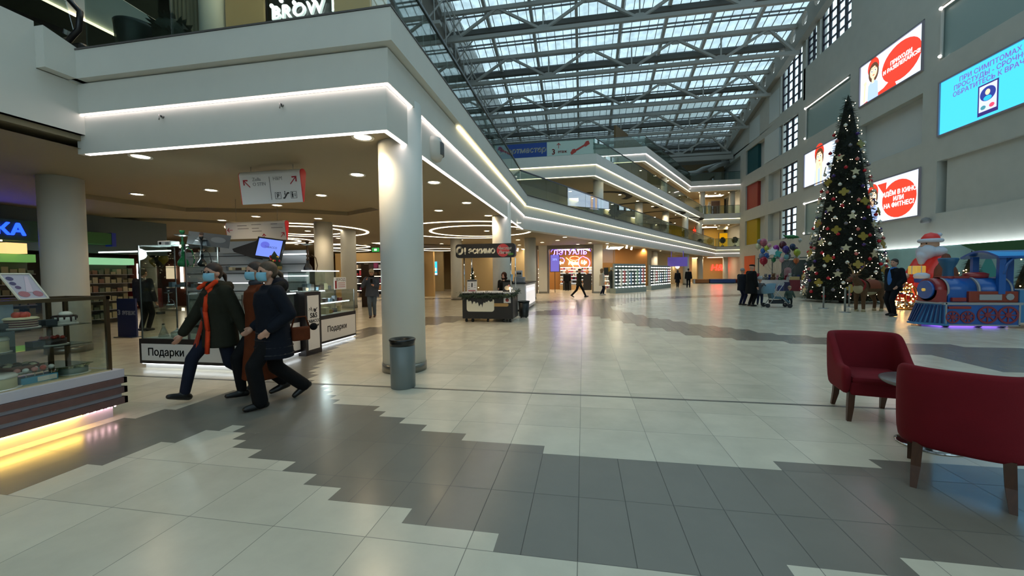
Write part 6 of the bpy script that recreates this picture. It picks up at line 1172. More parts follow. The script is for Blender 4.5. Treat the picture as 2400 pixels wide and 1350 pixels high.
m.build('saddle_cloth', mat('saddle_ochre', '#7a3a1e', .8), t); m = MB(); m.tube([(.42+.03*math.cos(k), .19*math.sin(R(k*24)), .93+.22*math.cos(R(k*24))) for k in range(15)], .035, 8, True); m.build('collar', dred, t); m = MB(); m.tube([(.83, .075*math.sin(R(k*30)), 1.15+.075*math.cos(R(k*30))) for k in range(12)], .014, 6, True); m.build('bridle', dred, t)
# ------------------------------------------------------------------ Santa in his sleigh, an inflatable figure
sred = mat('santa_red', '#b02a26', .45, emit=.10, ecol='#c03028'); swh = mat('santa_white', '#c2cbdc', .6); sbr = mat('sack_brown', '#6a3826', .8, bump=.6, bscale=14); syl = mat('gift_gold', '#c8a24a', .4, emit=.25, ecol='#d8b050'); sbl = mat('santa_blue', '#22408e', .45); sk2 = mat('santa_skin', '#c79a80', .5)
t = thing('santa_figure', 'large inflatable Santa with white beard seated with sack and gold gift', 'santa figure', (13.25, 17.9, 0), R(188))
blob('coat', [('e', (0, 0, 1.35), (.42, .52, .70)), ('e', (0, 0, .85), (.52, .62, .45)), ('c', (.05, .42, 1.75), .24, (.45, .48, 1.25), .19), ('c', (.05, -.42, 1.75), .24, (.45, -.40, 1.25), .19)], sred, t, .035, 3)
blob('beard', [('e', (.26, 0, 2.16), (.24, .34, .30)), ('e', (.0, 0, 2.16), (.34, .44, .24)), ('e', (.36, 0, 2.32), (.10, .22, .06)), ('c', (.38, 0, 2.0), .2, (.42, 0, 1.75), .10)], swh, t, .03, 3)
blob('head', [('e', (.12, 0, 2.42), (.26, .27, .27)), ('e', (.40, 0, 2.38), (.07, .07, .06))], sk2, t, .025, 3)
m = MB(); m.tube([(.1+.29*math.cos(R(k*20)), .30*math.sin(R(k*20)), 2.58) for k in range(18)], .075, 8, True); m.build('hat_band', swh, t); m = MB(); m.lathe([(.28, 2.56), (.26, 2.7), (.17, 2.84), (.0, 2.9)], 22, (.1, 0, 0)); m.build('hat', sred, t); m = MB(); m.ball((-.12, .1, 2.80), .08, 12, 8); m.build('pompom', swh, t)
for s_ in (-1, 1):
    m = MB(); m.ball((.34, s_*.10, 2.47), .028, 8, 6); m.build('eye', blackg, t); m = MB(); m.ball((.50, s_*.44, 1.22), (.16, .14, .14), 14, 10); m.build('mitten', syl, t)
    blob('leg', [('c', (.3, s_*.33, .95), .22, (.72, s_*.36, 1.0), .17), ('c', (.72, s_*.36, 1.0), .17, (.80, s_*.36, .60), .14)], sbl if s_ > 0 else sred, t, .03, 3)
    m = MB(); m.lathe([(.19, 1.12), (.23, 1.2), (.22, 1.3), (.1, 1.36)], 16, (.78, s_*.40, 0)); m.build('boot_cuff', swh, t); m = MB(); m.lathe([(.12, .75), (.15, .9), (.2, 1.12)], 16, (.80, s_*.40, 0)); m.build('boot', sbl, t)
    for k in range(4): m = MB(); m.lathe([(.135-.0*k, .52+k*.07), (.145, .55+k*.07), (.135, .58+k*.07)], 14, (.83, s_*.22, 0)); m.build('striped_stick', syl if k % 2 else sbl, t)
blob('sack', [('e', (.25, .72, 1.15), (.34, .36, .62)), ('c', (.2, .68, 1.6), .22, (.12, .6, 1.95), .12)], sbr, t, .035, 2)
m = MB(); m.box(.42, .78, -.16, .2, 1.30, 1.62); m.build('gift', syl, t, bevel=.03)
m = MB(); m.box(.585, .615, -.165, .205, 1.295, 1.625); m.box(.415, .785, .005, .035, 1.295, 1.625); m.build('gift_ribbon', swh, t)
t = thing('sleigh', 'red sleigh with rolled front and blue ball holding the inflatable Santa', 'sleigh', (13.25, 17.9, 0), R(188))
prof = [(-.75, .25), (.9, .25), (1.15, .45), (1.28, .75), (1.2, 1.0), (1.05, .98), (1.0, .8), (.75, .68), (.2, .62), (-.3, .75), (-.8, 1.25), (-.95, 1.25), (-.9, .8)]
T = Matrix(((1, 0, 0, 0), (0, 0, 1, 0), (0, 1, 0, 0), (0, 0, 0, 1)))
for s_ in (-.62, .56): m = MB(); m.prism(prof, s_, s_+.06, T); m.build('side_panel', sred, t)
m = MB(); m.box(-.8, 1.0, -.58, .58, .24, .32); m.build('floor_panel', sred, t)
m = MB(); m.tube([(1.15+.16*math.cos(R(a)), .0, .98+.16*math.sin(R(a))) for a in range(-90, 220, 20)], .06, 8); m.build('front_roll', mat('sleigh_dark_red', '#7a1822', .4), t)
m = MB(); m.ball((1.42, .1, .95), .24, 16, 12); m.build('ball', mat('ball_violet', '#2a3a9c', .35), t)
for s_ in (-.5, .5): m = MB(); m.tube([(-.9, s_, .03), (.9, s_, .03), (1.25, s_, .12), (1.45, s_, .35)], .03, 8); m.bar((-.5, s_, .03), (-.5, s_, .25), .04); m.bar((.6, s_, .03), (.6, s_, .25), .04); m.build('runner', mat('runner_bronze', '#5a4a32', .3, .8), t)
# golden light figure beside the sleigh
t = thing('light_figure', 'glowing golden wire ball figure beside the sleigh, behind the man in a suit', 'light figure', (11.75, 17.0, 0)); m = MB(); random.seed(61)
for k in range(7): a = k*math.pi/7; m.tube([(.36*math.cos(a)*math.sin(R(b)), .36*math.sin(a)*math.sin(R(b)), .52+.46*math.cos(R(b))) for b in range(0, 360, 24)], .012, 5, True)
m.lathe([(.26, 0), (.27, .03), (.1, .06)], 20); m.build('wire_frame', mat('gold_wire', '#7a5a20', .4, .8), t)
gb = MB(); gb.ball((0, 0, 0), .022, 6, 4); GB = gb.mesh('bulb', mat('gold_bulb', '#ffffff', .5, emit=8, ecol=(1, .55, .16)))
for k in range(90): a, c = random.uniform(0, 6.28), random.uniform(-1, 1); s_ = math.sqrt(1-c*c); o = bpy.data.objects.new('bulb', GB); COL.objects.link(o); o.parent = t; o.location = (.37*s_*math.cos(a), .37*s_*math.sin(a), .52+.47*c)
# ------------------------------------------------------------------ ride-on train
tb_ = mat('train_blue', '#1d5aa8', .3, coat=.3); tb2 = mat('train_light_blue', '#3f7cae', .35); tr_ = mat('train_red', '#8f2a2a', .35, coat=.3); tg = mat('train_grey', '#9a9ca0', .35); tdk = mat('train_dark', '#14161c', .6)
t = thing('ride_train', 'blue and red ride-on steam train with tall funnel, cut by the picture edge', 'train', (0, 0, 0))
Y0, Y1, YC = 11.85, 12.70, 12.28
m = MB(); m.box(9.07, 10.66, Y0, Y1, .06, .60); m.build('side_skirt', tb_, t); m = MB(); m.box(9.03, 10.70, Y0-.02, Y1+.02, .58, .64); m.build('footplate', tg, t)
for x in (9.07, 10.62): m = MB(); m.box(x, x+.035, Y0-.015, Y0, .06, .60); m.build('skirt_trim', tg, t)
m = MB(); m.box(9.07, 10.66, Y0-.015, Y0, .05, .085); m.build('skirt_trim', tg, t)
TT = frame((0, Y0-.004, 0), (1, 0, 0), (0, 0, 1))
wr = mat('train_wheel_red', '#83303c', .4)
for x, z, r in ((9.23, .27, .155), (9.55, .27, .155), (9.97, .33, .22), (10.40, .33, .22)):
    m = MB(); n = 32
    for ra, rb in ((r, r*.78), (r*.35, .0)): m.prism(ell(x, z, ra, ra, n), 0, .012 if rb else .018, TT)
    if True:
        m = MB(); A = ell(x, z, r, r, n); B = ell(x, z, r*.8, r*.8, n)
        for i in range(n): j = (i+1) % n; m.add([TT @ Vector((*q, zz)) for q, zz in ((A[i], .014), (A[j], .014), (B[j], .014), (B[i], .014), (A[i], 0), (A[j], 0), (B[j], 0), (B[i], 0))], [(0, 1, 2, 3), (4, 5, 1, 0), (3, 2, 6, 7)], False)
        m.prism(ell(x, z, r*.28, r*.28, 18), 0, .02, TT)
        for k in range(8): a = R(k*45); ca, sa = math.cos(a), math.sin(a); w = .014; m.prism([(x+ca*r*.2-sa*w, z+sa*r*.2+ca*w), (x+ca*r*.2+sa*w, z+sa*r*.2-ca*w), (x+ca*r*.85+sa*w, z+sa*r*.85-ca*w), (x+ca*r*.85-sa*w, z+sa*r*.85+ca*w)], 0, .012, TT)
    m.build('wheel', wr, t)
m = MB(); m.box(9.12, 9.60, Y0-.05, Y0, .48, .545); m.build('red_bar', tr_, t, bevel=.01)
for x in (9.2, 9.9, 10.4): m = MB(); m.cone((x, Y0+.1, .075), (x, Y0+.2, .075), .075, .075, 16); m.cone((x, Y1-.2, .075), (x, Y1-.1, .075), .075, .075, 16); m.build('road_wheel', tdk, t)
# cow catcher: slanting slats from the front beam to the floor
top = [(9.07, Y0, .60), (8.86, YC-.12, .60), (8.86, YC+.12, .60), (9.07, Y1, .60)]; bot = [(9.05, Y0-.05, .09), (8.66, YC-.10, .09), (8.66, YC+.10, .09), (9.05, Y1+.05, .09)]
m = MB(); m.add(top+bot+[(9.1, Y0, .6), (9.1, Y1, .6), (9.1, Y0-.05, .09), (9.1, Y1+.05, .09)], [(0, 4, 5, 1), (1, 5, 6, 2), (2, 6, 7, 3), (0, 1, 2, 3, 9, 8), (7, 6, 5, 4, 10, 11)], False); m.build('cowcatcher', tb2, t)
for i in range(3):
    n = (6, 3, 6)[i]
    for k in range(n):
        u = (k+.5)/n; a, b = Vector(top[i]).lerp(Vector(top[i+1]), u), Vector(bot[i]).lerp(Vector(bot[i+1]), u); o_ = Vector((-.02, (-.012, 0, .012)[i], 0)); m = MB(); m.bar(a.lerp(b, .06)+o_, a.lerp(b, .95)+o_, .035, .03); m.build('slat', mat('train_navy', '#0f3466', .4), t)
m = MB(); m.prism([(9.1, Y0-.08), (9.02, Y0-.08), (8.62, YC-.12), (8.62, YC+.12), (9.02, Y1+.08), (9.1, Y1+.08)][::-1], .05, .10); m.build('bumper', tb2, t); m = MB(); m.prism([(9.1, Y0-.02), (9.07, Y0-.02), (8.83, YC-.14), (8.83, YC+.14), (9.07, Y1+.02), (9.1, Y1+.02)][::-1], .60, .635); m.build('front_shelf', tg, t)
m = MB(); m.box(9.1, 10.5, Y0+.1, Y1-.1, .03, .05); m.build('glow_strip', mat('violet_underglow', '#ffffff', .5, emit=.7, ecol=(.25, .12, 1)), t)
# boiler along x
def barrel(name, x0, x1, r, m_, z=.95, y=YC): q = MB(); q.cone((x0, y, z), (x1, y, z), r, r, 40); return q.build(name, m_, t)
barrel('boiler', 9.20, 9.86, .31, tb_); barrel('boiler', 9.86, 10.6, .345, tb_, .93)
barrel('smokebox', 8.98, 9.21, .30, tr_); barrel('smokebox_door', 8.92, 8.99, .24, tb_); barrel('door_knob', 8.88, 8.93, .04, syl)
for x, r in ((9.20, .325), (9.84, .36), (10.52, .36)): barrel('boiler_band', x, x+.045, r, tg, .95 if x < 9.5 else .93)
m = MB(); m.box(8.98, 9.2, YC-.30, YC+.30, .62, .95); m.build('smokebox_saddle', tr_, t); m = MB(); m.box(9.22, 9.86, YC-.31, YC+.31, .62, .95); m.build('boiler_saddle', tb_, t); m = MB(); m.box(9.26, 9.56, Y0+.04, Y0+.11, .66, .76); m.build('step', tr_, t, bevel=.01)
m = MB(); m.lathe([(.10, 1.25), (.11, 1.30), (.10, 1.50), (.16, 1.62), (.2, 1.75), (.18, 1.78), (.0, 1.76)], 24, (9.44, YC, 0)); m.build('funnel', mat('funnel_blue', '#1f567c', .4), t)
m = MB(); m.lathe([(.12, 1.22), (.12, 1.3), (.0, 1.36)], 20, (9.44, YC, 0)); m.box(9.2, 10.2, YC-.09, YC+.09, 1.24, 1.30); m.build('dome', tr_, t); m = MB(); m.lathe([(.16, 1.25), (.17, 1.36), (.1, 1.4), (0, 1.4)], 20, (10.05, YC, 0), True, 1.6, 1); m.build('sand_box', tr_, t)
m = MB(); m.box(9.62, 10.66, Y0+.05, Y1-.05, .64, .92); m.build('side_tank', mat('train_orange_red', '#8a3524', .4), t, bevel=.02)
m = MB(); m.box(9.83, 10.30, Y0+.035, Y0+.05, .70, .84); m.build('window_panel', tg, t); m = MB(); m.prism(ell(10.47, .78, .085, .085, 8), 0, .02, frame((0, Y0+.05, 0), (1, 0, 0), (0, 0, 1))); m.build('round_panel', tg, t)
m = MB(); m.box(10.66, 12.6, Y0+.03, Y1-.03, .14, .95); m.build('cab_body', tb2, t)
for x, y in ((10.28, Y0+.08), (10.28, Y1-.08), (11.05, Y0+.08), (11.05, Y1-.08)): m = MB(); m.box(x-.05, x+.09, y-.04, y+.04, .85, 1.80); m.build('cab_pillar', tb_, t)
m = MB(); prof = [(Y0-.08+(Y1-Y0+.16)*k/14, 1.80+.16*math.sin(math.pi*k/14)) for k in range(15)]; m.prism(prof+[(b, z-.05) for b, z in reversed(prof)], 10.1, 12.6, Matrix(((0, 0, 1, 0), (1, 0, 0, 0), (0, 1, 0, 0), (0, 0, 0, 1)))); m.build('cab_roof', tb_, t)
m = MB(); m.tube([(10.33, Y0+.06, 1.35), (10.38, Y0+.06, 1.6), (10.5, Y0+.06, 1.74), (10.7, Y0+.06, 1.78), (10.9, Y0+.06, 1.74), (11.0, Y0+.06, 1.6), (11.03, Y0+.06, 1.35)], .04, 8); m.build('window_arch', tb_, t)
# ------------------------------------------------------------------ printed winter wall and the small lit firs before it
t = thing('photo_wall', 'printed winter forest wall with a light line along its top', 'photo wall', (0, 0, 0)); m = MB(); m.box(20.85, 21.18, 13, 33.0, 0, 2.86); m.build('board', mat('winter_print', '#8fb5b5', .6, noise=.25, nscale=.35), t); m = MB(); m.box(20.83, 21.18, 20, 33.0, 2.86, 2.92); m.build('light_line', mat('mural_led', '#ffffff', .5, emit=2.2, ecol=(.9, .97, 1)), t)
TM = frame((20.845, 33.0, 0), (0, -1, 0), (0, 0, 1)); random.seed(44)
for x, w, h, c in ((6.2, 1.6, 1.9, '#4a9a98'), (8.2, 1.8, 2.3, '#2f8a8c'), (10.3, 1.9, 2.2, '#3f9694'), (12.2, 2.2, 2.5, '#1f7a80'), (14.5, 2.4, 2.3, '#2a8486')): flat([(x-w/2, 0), (x+w/2, 0), (x+w*.3, h*.4), (x+w*.36, h*.4), (x, h), (x-w*.36, h*.4), (x-w*.3, h*.4)], TM, mat('pr_'+c[1:], c, .6), 'printed_fir', t, .001, .002)
flat([(6.6, 2.85), (20, 2.85)]+[(20-.45*k, 2.35-.25*random.random()-.012*k*(k < 8)) for k in range(28)], TM, mat('print_branch_green', '#24562f', .7), 'printed_branches', t, .004, .002)
def litfir(label, x, y, h, r):
    t = thing('lit_fir', label, 'tree', (x, y, 0)); random.seed(int(x*37)); m = MB(); m.cone((0, 0, 0), (0, 0, .25), .06, .06, 8); m.build('trunk', woodm, t); m = MB(); m.lathe([(r*.8, .2), (r*.5, h*.5), (0, h)], 20); 
    for k in range(900): z = .15+(h-.2)*(1-math.sqrt(random.random())); a = random.uniform(0, 6.28); q = r*(1-z/h)+.03; p = Vector((q*math.cos(a)*.85, q*math.sin(a)*.85, z)); w = Vector((-math.sin(a), math.cos(a), .2))*.02; m.add([p-w, p+w, p+Vector((math.cos(a), math.sin(a), -.3))*.16], [(0, 1, 2)], False)
    m.build('foliage', ms[0], t)['kind'] = 'stuff'
    for k in range(22): z = .3+(h-.4)*(1-math.sqrt(random.random())); a = random.uniform(2.2, 5.6); q = r*(1-z/h)+.12; o = bpy.data.objects.new('bulb', GB); COL.objects.link(o); o.parent = t; o.location = (q*math.cos(a), q*math.sin(a), z)
ms = [mat('needle_dark')]
litfir('small lit fir behind the train funnel, before the printed wall', 15.4, 19, 2.25, .55); litfir('small lit fir seen through the train cab', 16.9, 18.6, 2.0, .5); litfir('small lit fir at the picture edge beyond the train roof', 18.2, 19.6, 2.6, .6)
# ------------------------------------------------------------------ toy stall and its balloons
t = thing('toy_stall', 'white toy stall with platform, counter and glass back by the great tree', 'stall', (11.3, 25.2, 0), R(-23)); m = MB(); m.box(-1.5, 1.7, -.7, 1.2, 0, .34); m.build('platform', mat('stall_cream', '#b5ab9a', .5), t); m = MB(); m.box(-1.3, 1.5, -.1, .9, .34, .95); m.build('counter', kw, t)
for x in (-1.2, -.5, .6, 1.4): m = MB(); m.box(x-.03, x+.03, .8, .86, .95, 2.2); m.build('post', mat('stall_post', '#5d6460', .4), t)
m = MB(); m.box(-.05, 1.4, .82, .84, .95, 2.1); m.build('back_panel', mat('stall_dark_glass', '#3a4a48', .2), t)
m = MB(); m.box(-1.25, 1.45, .70, .9, 2.2, 2.26); m.build('beam', mat('stall_post'), t)
random.seed(52)
cols = [('red', '#8a2430'), ('white', '#c8c6c0'), ('grey', '#6a6c6c'), ('blue', '#24306a'), ('brown', '#6a4a30'), ('pink', '#c08a94'), ('green', '#3a5a44')]
cR, sR = math.cos(R(-23)), math.sin(R(-23))
def place(x, y): return (11.3+x*cR-y*sR, 25.2+x*sR+y*cR)
for k in range(14):                              # soft toys along the counter
    c, h = cols[k % 7]; x, y = place(-1.2+k*.195, .05+.12*(k % 2)); s_ = random.uniform(.75, 1.15); tt = thing('soft_toy', '%s soft toy, number %d in the row' % (c, k) if 0 else '%s little soft toy sitting in the row on the toy stall counter' % c, 'toy', (x, y, .952), R(200), 'soft toys on the stall counter, %s' % c); tt.scale = (s_, s_, s_); mt = mat('toy_'+c, h, .9)
    q = MB(); q.ball((0, 0, .10), (.08, .09, .11), 10, 8); q.build('body', mt, tt); q = MB(); q.ball((.02, 0, .25), .075, 10, 8); q.ball((.0, .06, .32), .03, 8, 6); q.ball((.0, -.06, .32), .03, 8, 6); q.build('head', mt, tt)
    for s2 in (-1, 1): q = MB(); q.cone((.05, s2*.08, .14), (.12, s2*.09, .08), .03, .025, 8); q.build('arm', mt, tt); q = MB(); q.cone((.04, s2*.05, .04), (.14, s2*.07, .03), .035, .03, 8); q.build('leg', mt, tt)
for i, (x, y, z, w, h, c, lab) in enumerate(((.55, -.45, .342, .5, .62, '#7a2430', 'dark red gift box on the stall platform behind the toddler'), (.55, -.45, .965, .44, .18, '#b8a070', 'tan box on top of the dark red gift box'), (-.1, -.5, .342, .3, .3, '#24306a', 'blue box on the stall platform'), (-.45, -.5, .342, .28, .42, '#a04a5a', 'rose box on the stall platform beside the stroller hood'), (.2, -.5, .342, .26, .5, '#20204a', 'navy box on the stall platform'))):
    px, py = place(x, y); q = MB(); q.box(px-w/2, px+w/2, py-.18, py+.18, z, z+h, R(-23)); tag(q.build('gift_box', mat('gift_'+c[1:], c, .5), bevel=.01), lab, 'box')
px, py = place(.25, .3); tt = thing('pink_doll_case', 'tall rounded pink toy case on the stall counter', 'toy', (px, py, .952), R(-23)); q = MB(); q.prism(rr(-.17, .17, 0, .72, .15), -.08, .08, frame((0, 0, 0), (1, 0, 0), (0, 0, 1))); q.build('case', mat('toy_case_pink', '#c89aa6', .5), tt); q = MB(); q.prism(ell(0, .38, .1, .2, 18), .08, .09, frame((0, 0, 0), (1, 0, 0), (0, 0, 1))); q.build('window', mat('toy_case_rose', '#b0707c', .4), tt)
bcol = {'grey': '#777c84', 'cream': '#c6c09a', 'rose': '#a85a68', 'pink': '#c898a0', 'lime': '#a8b43c', 'blue': '#3a68b0', 'slate': '#6d7a94', 'white': '#d4d8da', 'teal': '#1f8a84', 'green': '#2a7a4c', 'red': '#a02436', 'magenta': '#9a3a94', 'maroon': '#5c2a34', 'violet': '#4a3a80', 'navy': '#2c3a5a', 'mauve': '#98808c', 'sky': '#7ab0b8', 'orange': '#c86a3a', 'pale': '#b0b4ac'}
BL = [(10.22,25.59,3.21,'grey',1),(10.16,25.62,2.94,'cream',1.2),(10.41,25.51,3.15,'rose',1.5),(10.67,25.4,2.97,'pink',0.8),(10.55,25.45,2.8,'lime',1),(10.38,25.52,2.66,'blue',1),(10.33,25.55,2.36,'slate',1.2),(10.62,25.62,2.37,'blue',1.2),(10.73,25.17,2.59,'white*',1.2),(10.94,25.08,2.46,'teal*',1.2),(10.87,25.31,2.12,'green',0.9),(10.42,25.5,2.08,'red',1.6),(11.01,25.35,2.78,'magenta',1.3),(11.31,25.23,2.96,'maroon',1.5),(11.36,25.0,2.69,'violet',1.4),(11.57,25.2,2.6,'grey',1),(11.69,24.96,2.83,'navy',1.2),(11.14,25.39,2.43,'mauve',1.1),(11.42,25.07,2.27,'sky',1),(11.61,25.3,2.31,'grey',1.2),(11.84,24.79,2.5,'lime',1.3),(11.98,25.1,2.30,'white',1.1),(11.85,24.89,2.04,'orange',1.1),(11.15,25.0,2.11,'pink',1),(11.95,25.16,2.68,'maroon',1),(11.99,24.83,3.18,'pale',0.7)]
seen = {}
for x, y, z, c, s_ in BL:
    st = c.endswith('*'); c = c.rstrip('*'); seen[c] = seen.get(c, 0)+1
    lab = '%s %s foil balloon floating above the toy stall' % (c, 'star' if st else 'round'); many = sum(1 for b in BL if b[3].rstrip('*') == c and b[3].endswith('*') == st) > 1
    tt = thing('balloon', lab, 'balloon', (x, y, z), R(25), '%s balloons above the toy stall' % c if many else None); tt.scale = (s_*.92,)*3
    mt = mat('foil_'+c, bcol[c], .22, .15); q = MB()
    if st: q.prism(starpts(.26, 5, .55), -.05, .05, frame((0, 0, 0), (math.cos(R(-50)), math.sin(R(-50)), 0), (0, 0, 1)))
    else: q.ball((0, 0, 0), (.17, .11, .17), 16, 10)
    q.build('skin', mt, tt, bevel=.02 if st else 0); q = MB(); q.cone((0, 0, -.16), (0, 0, -.22), .02, .03, 6); q.build('neck', mt, tt); q = MB(); q.tube([(0, 0, -.2), ((11.2-x)*.3, (25.3-y)*.3, -.2-(z-1.4)*.5), ((11.2-x)/s_, (25.3-y)/s_, (1.0-z)/s_)], .004, 4); q.build('string', mat('balloon_string', '#b0a8a0', .6), tt)
tt = thing('balloon', 'green crocodile-shaped foil balloon floating highest above the toy stall', 'balloon', (11.59, 25.0, 3.4), R(-30)); q = MB(); q.tube([(-.36, 0, .14), (-.25, 0, .05), (-.1, 0, .0), (.1, 0, .0), (.28, 0, -.03), (.4, 0, -.06)], [.02, .05, .1, .11, .07, .02], 12); q.tube([(-.05, 0, -.02), (-.12, -.12, -.12)], [.04, .02], 8); q.tube([(.15, 0, -.02), (.12, -.12, -.14)], [.04, .02], 8); q.build('skin', mat('foil_croc', '#1c6a34', .25, .2), tt); q = MB(); q.tube([(0, 0, -.1), (-.1, .1, -1.2), (-.3, .2, -2.42)], .004, 4); q.build('string', mat('balloon_string'), tt)
# ------------------------------------------------------------------ stroller
t = thing('stroller', 'blue-grey folding stroller standing between the child and the toddler', 'stroller', (7.72, 17.75, 0), R(-5)); sf = mat('stroller_fabric', '#43606e', .8); sfd = mat('stroller_dark', '#1c2228', .8)
for x0, z0, x1, z1 in ((-.33, .08, .22, .98), (.42, .08, -.12, .72)):
    for s_ in (-.22, .22): m = MB(); m.tube([(x0, s_, z0), (x1, s_, z1)], .014, 8); m.build('frame_tube', tg, t)
m = MB(); m.tube([(.22, -.22, .98), (.30, -.2, 1.02), (.30, .2, 1.02), (.22, .22, .98)], .018, 8); m.build('handle', blackm, t) if False else None
m = MB(); m.tube([(-.42, -.2, .88), (-.46, -.16, .92), (-.46, .16, .92), (-.42, .2, .88)], .018, 8); m.build('handle', blackm, t)
m = MB(); m.prism([(-.30, .80), (-.20, .36), (.22, .34), (.42, .18), (.45, .22), (.26, .42), (-.12, .46), (-.22, .86)], -.19, .19, Matrix(((1, 0, 0, 0), (0, 0, 1, 0), (0, 1, 0, 0), (0, 0, 0, 1)))); m.build('seat', sf, t)
m = MB(); n = 9; vs = []
for i in range(n+1): a = R(200-120*i/n); vs += [(-.12+.36*math.cos(a), -.21, .66+.32*math.sin(a)), (-.12+.36*math.cos(a), .21, .66+.32*math.sin(a))]
m.add(vs+[(-.12, -.21, .60), (-.12, .21, .60)], [(2*i, 2*i+1, 2*i+3, 2*i+2) for i in range(n)]+[(2*i, 2*i+2, 2*n+2) for i in range(n)]+[(2*i+3, 2*i+1, 2*n+3) for i in range(n)], True); m.build('hood', mat('stroller_hood', '#5f7f90', .7), t)
m = MB(); m.box(-.2, .25, -.17, .17, .16, .30); m.build('basket', sfd, t)
for x in (-.36, .42):
    for s_ in (-.24, .24): m = MB(); m.cone((x, s_-.02, .085), (x, s_+.02, .085), .085, .085, 18); m.build('wheel', tdk, t); 
# ------------------------------------------------------------------ people: one continuous body each, clothes and hair over it
skinm = mat('skin', '#c09078', .5); hairb = mat('hair_brown', '#2c1d16', .6, stretch=(1, 1, .2), noise=.3, nscale=40); hairl = mat('hair_dark_blond', '#4a3a2a', .6, noise=.3, nscale=40); hairg = mat('hair_grey', '#8a8680', .7); maskm = mat('mask_blue', '#7fb6cc', .7); shoem = mat('shoe_black', '#0e0d0d', .4); lipm = mat('lips', '#8a4a44', .5)
def fabric(n, c, **k): return mat('cloth_'+n, c, .85, noise=.10, nscale=14, bump=.25, bscale=90, spec=.2, **k)
def V(*a): return Vector(a)
def ik(a, b, l1, l2, bend):
    """the middle joint of a two-bone limb from a to b, bent toward 'bend'"""
    a, b, bend = Vector(a), Vector(b), Vector(bend); d = b-a; L = min(d.length, (l1+l2)*.999); u = d.normalized(); x = (l1*l1-l2*l2+L*L)/(2*L); h = math.sqrt(max(0, l1*l1-x*x)); w = (bend-u*bend.dot(u)).normalized(); return a+u*x+w*h
def person(label, loc, heading, H=1.7, feet=((.0, .10), (.0, -.10)), lift=(0, 0), hands=(None, None), lean=0, head_turn=0, head_pitch=0, top=None, coat_len=.5, coat_w=1.0, trousers=None, shoe=shoem, hair=hairb, hairstyle='short', mask=False, hat=None, skirt=None, seated=False, near=False, extra=None, collar=None, toe=(0, 0), name='person', sleeve=1.0, fur=None, tw=1.0, kid=False, scarf=None):
    """local +x is the facing direction, +y is the person's left; built at 1.70 m and scaled"""
    s = H/(1.58 if kid else 1.70); hs = 1.42 if kid else 1.0; t = thing(name, label, 'person', loc, heading); t.scale = (s, s, s); vx = .009 if near else .016
    pz = .72 if kid else .92
    drop = .03 if (abs(feet[0][0])+abs(feet[1][0])) > .4 else 0
    pel = V(0, 0, pz-drop); ln = V(math.sin(lean), 0, math.cos(lean)); chest = pel+ln*.34; neck = pel+ln*.53; hc = pel+ln*(.68+.05*(hs-1)/.42)+V(.02, 0, 0)
    legs = []
    for i, sy in enumerate((1, -1)):
        hip = pel+V(0, sy*.09, -.02); an = V(feet[i][0], feet[i][1], .085+lift[i]); kn = ik(hip, an, .44*pz/.92, .42*pz/.92, (1, 0, 0)); legs.append((hip, kn, an, toe[i]))
    arms = []
    for i, sy in enumerate((1, -1)):
        sh = chest+V(-.01, sy*.185, .12); hd = hands[i]; hd = V(*hd) if hd else pel+V(.06, sy*.27, -.10); el = ik(sh, hd, .29, .26, (-1, sy*.35, -.2)); arms.append((sh, el, sh+(el-sh).normalized()*.29 if False else el, hd))
    P = [('e', pel, (.12, .16, .13)), ('e', pel.lerp(chest, .5), (.105, .135, .17)), ('e', chest, (.115, .165, .16)), ('c', neck-ln*.04, .052, neck+ln*.08, .048)]
    # head: skull, jaw, nose, ears
    ht = Matrix.Rotation(head_turn, 3, 'Z') @ Matrix.Rotation(head_pitch, 3, 'Y'); hp = lambda x, y, z: hc+ht @ V(x*hs, y*hs, z*hs); hr = lambda *r: tuple(q*hs for q in r)
    P += [('e', hp(-.008, 0, .025), hr(.094, .075, .10)), ('e', hp(.025, 0, -.035), hr(.068, .058, .075)), ('c', hp(.082, 0, .02), .010, hp(.104, 0, -.018), .013), ('e', hp(-.005, .076, -.005), hr(.018, .010, .028)), ('e', hp(-.005, -.076, -.005), hr(.018, .010, .028))]
    for hip, kn, an, to in legs:
        P += [('c', hip, .085, kn, .055), ('c', kn, .055, an, .038), ('c', an+V(-.0, 0, -.03), .03, an+V(.10*math.cos(to), 0, -.045+.10*math.sin(to)), .02)]
    for (sh, el, _, hd), sy in zip(arms, (1, -1)):
        P += [('c', sh, .052, el, .04), ('c', el, .04, hd, .027)]; d = (hd-el).normalized(); side = d.cross(V(0, sy, .2)).normalized(); pn = d.cross(side).normalized()
        pc = hd+d*.05; P += [('c', hd, .027, hd+d*.03, .028), ('e', pc, (.030, .026, .036))]
        for f, (o_, L) in enumerate(((-.026, .062), (-.009, .072), (.009, .068), (.025, .054))): b0 = hd+d*.078+side*o_; b1 = b0+d*L*.55+pn*.006*sy; b2 = b1+d*L*.40+pn*.022*sy; P += [('c', b0, .0095, b1, .009), ('c', b1, .009, b2, .0075)]
        b0 = hd+d*.03-side*.026; P += [('c', b0, .011, b0+d*.03-side*.022, .010), ('c', b0+d*.03-side*.022, .010, b0+d*.058-side*.026, .008)]
    blob('body', P, skinm, t, vx if near else .014, 2)
    for sy in (1, -1):
        m = MB(); m.ball(hp(.083, sy*.032, .022), hr(.010, .015, .011), 10, 7); m.build('eye', mat('eye_dark', '#1c1412', .3), t)
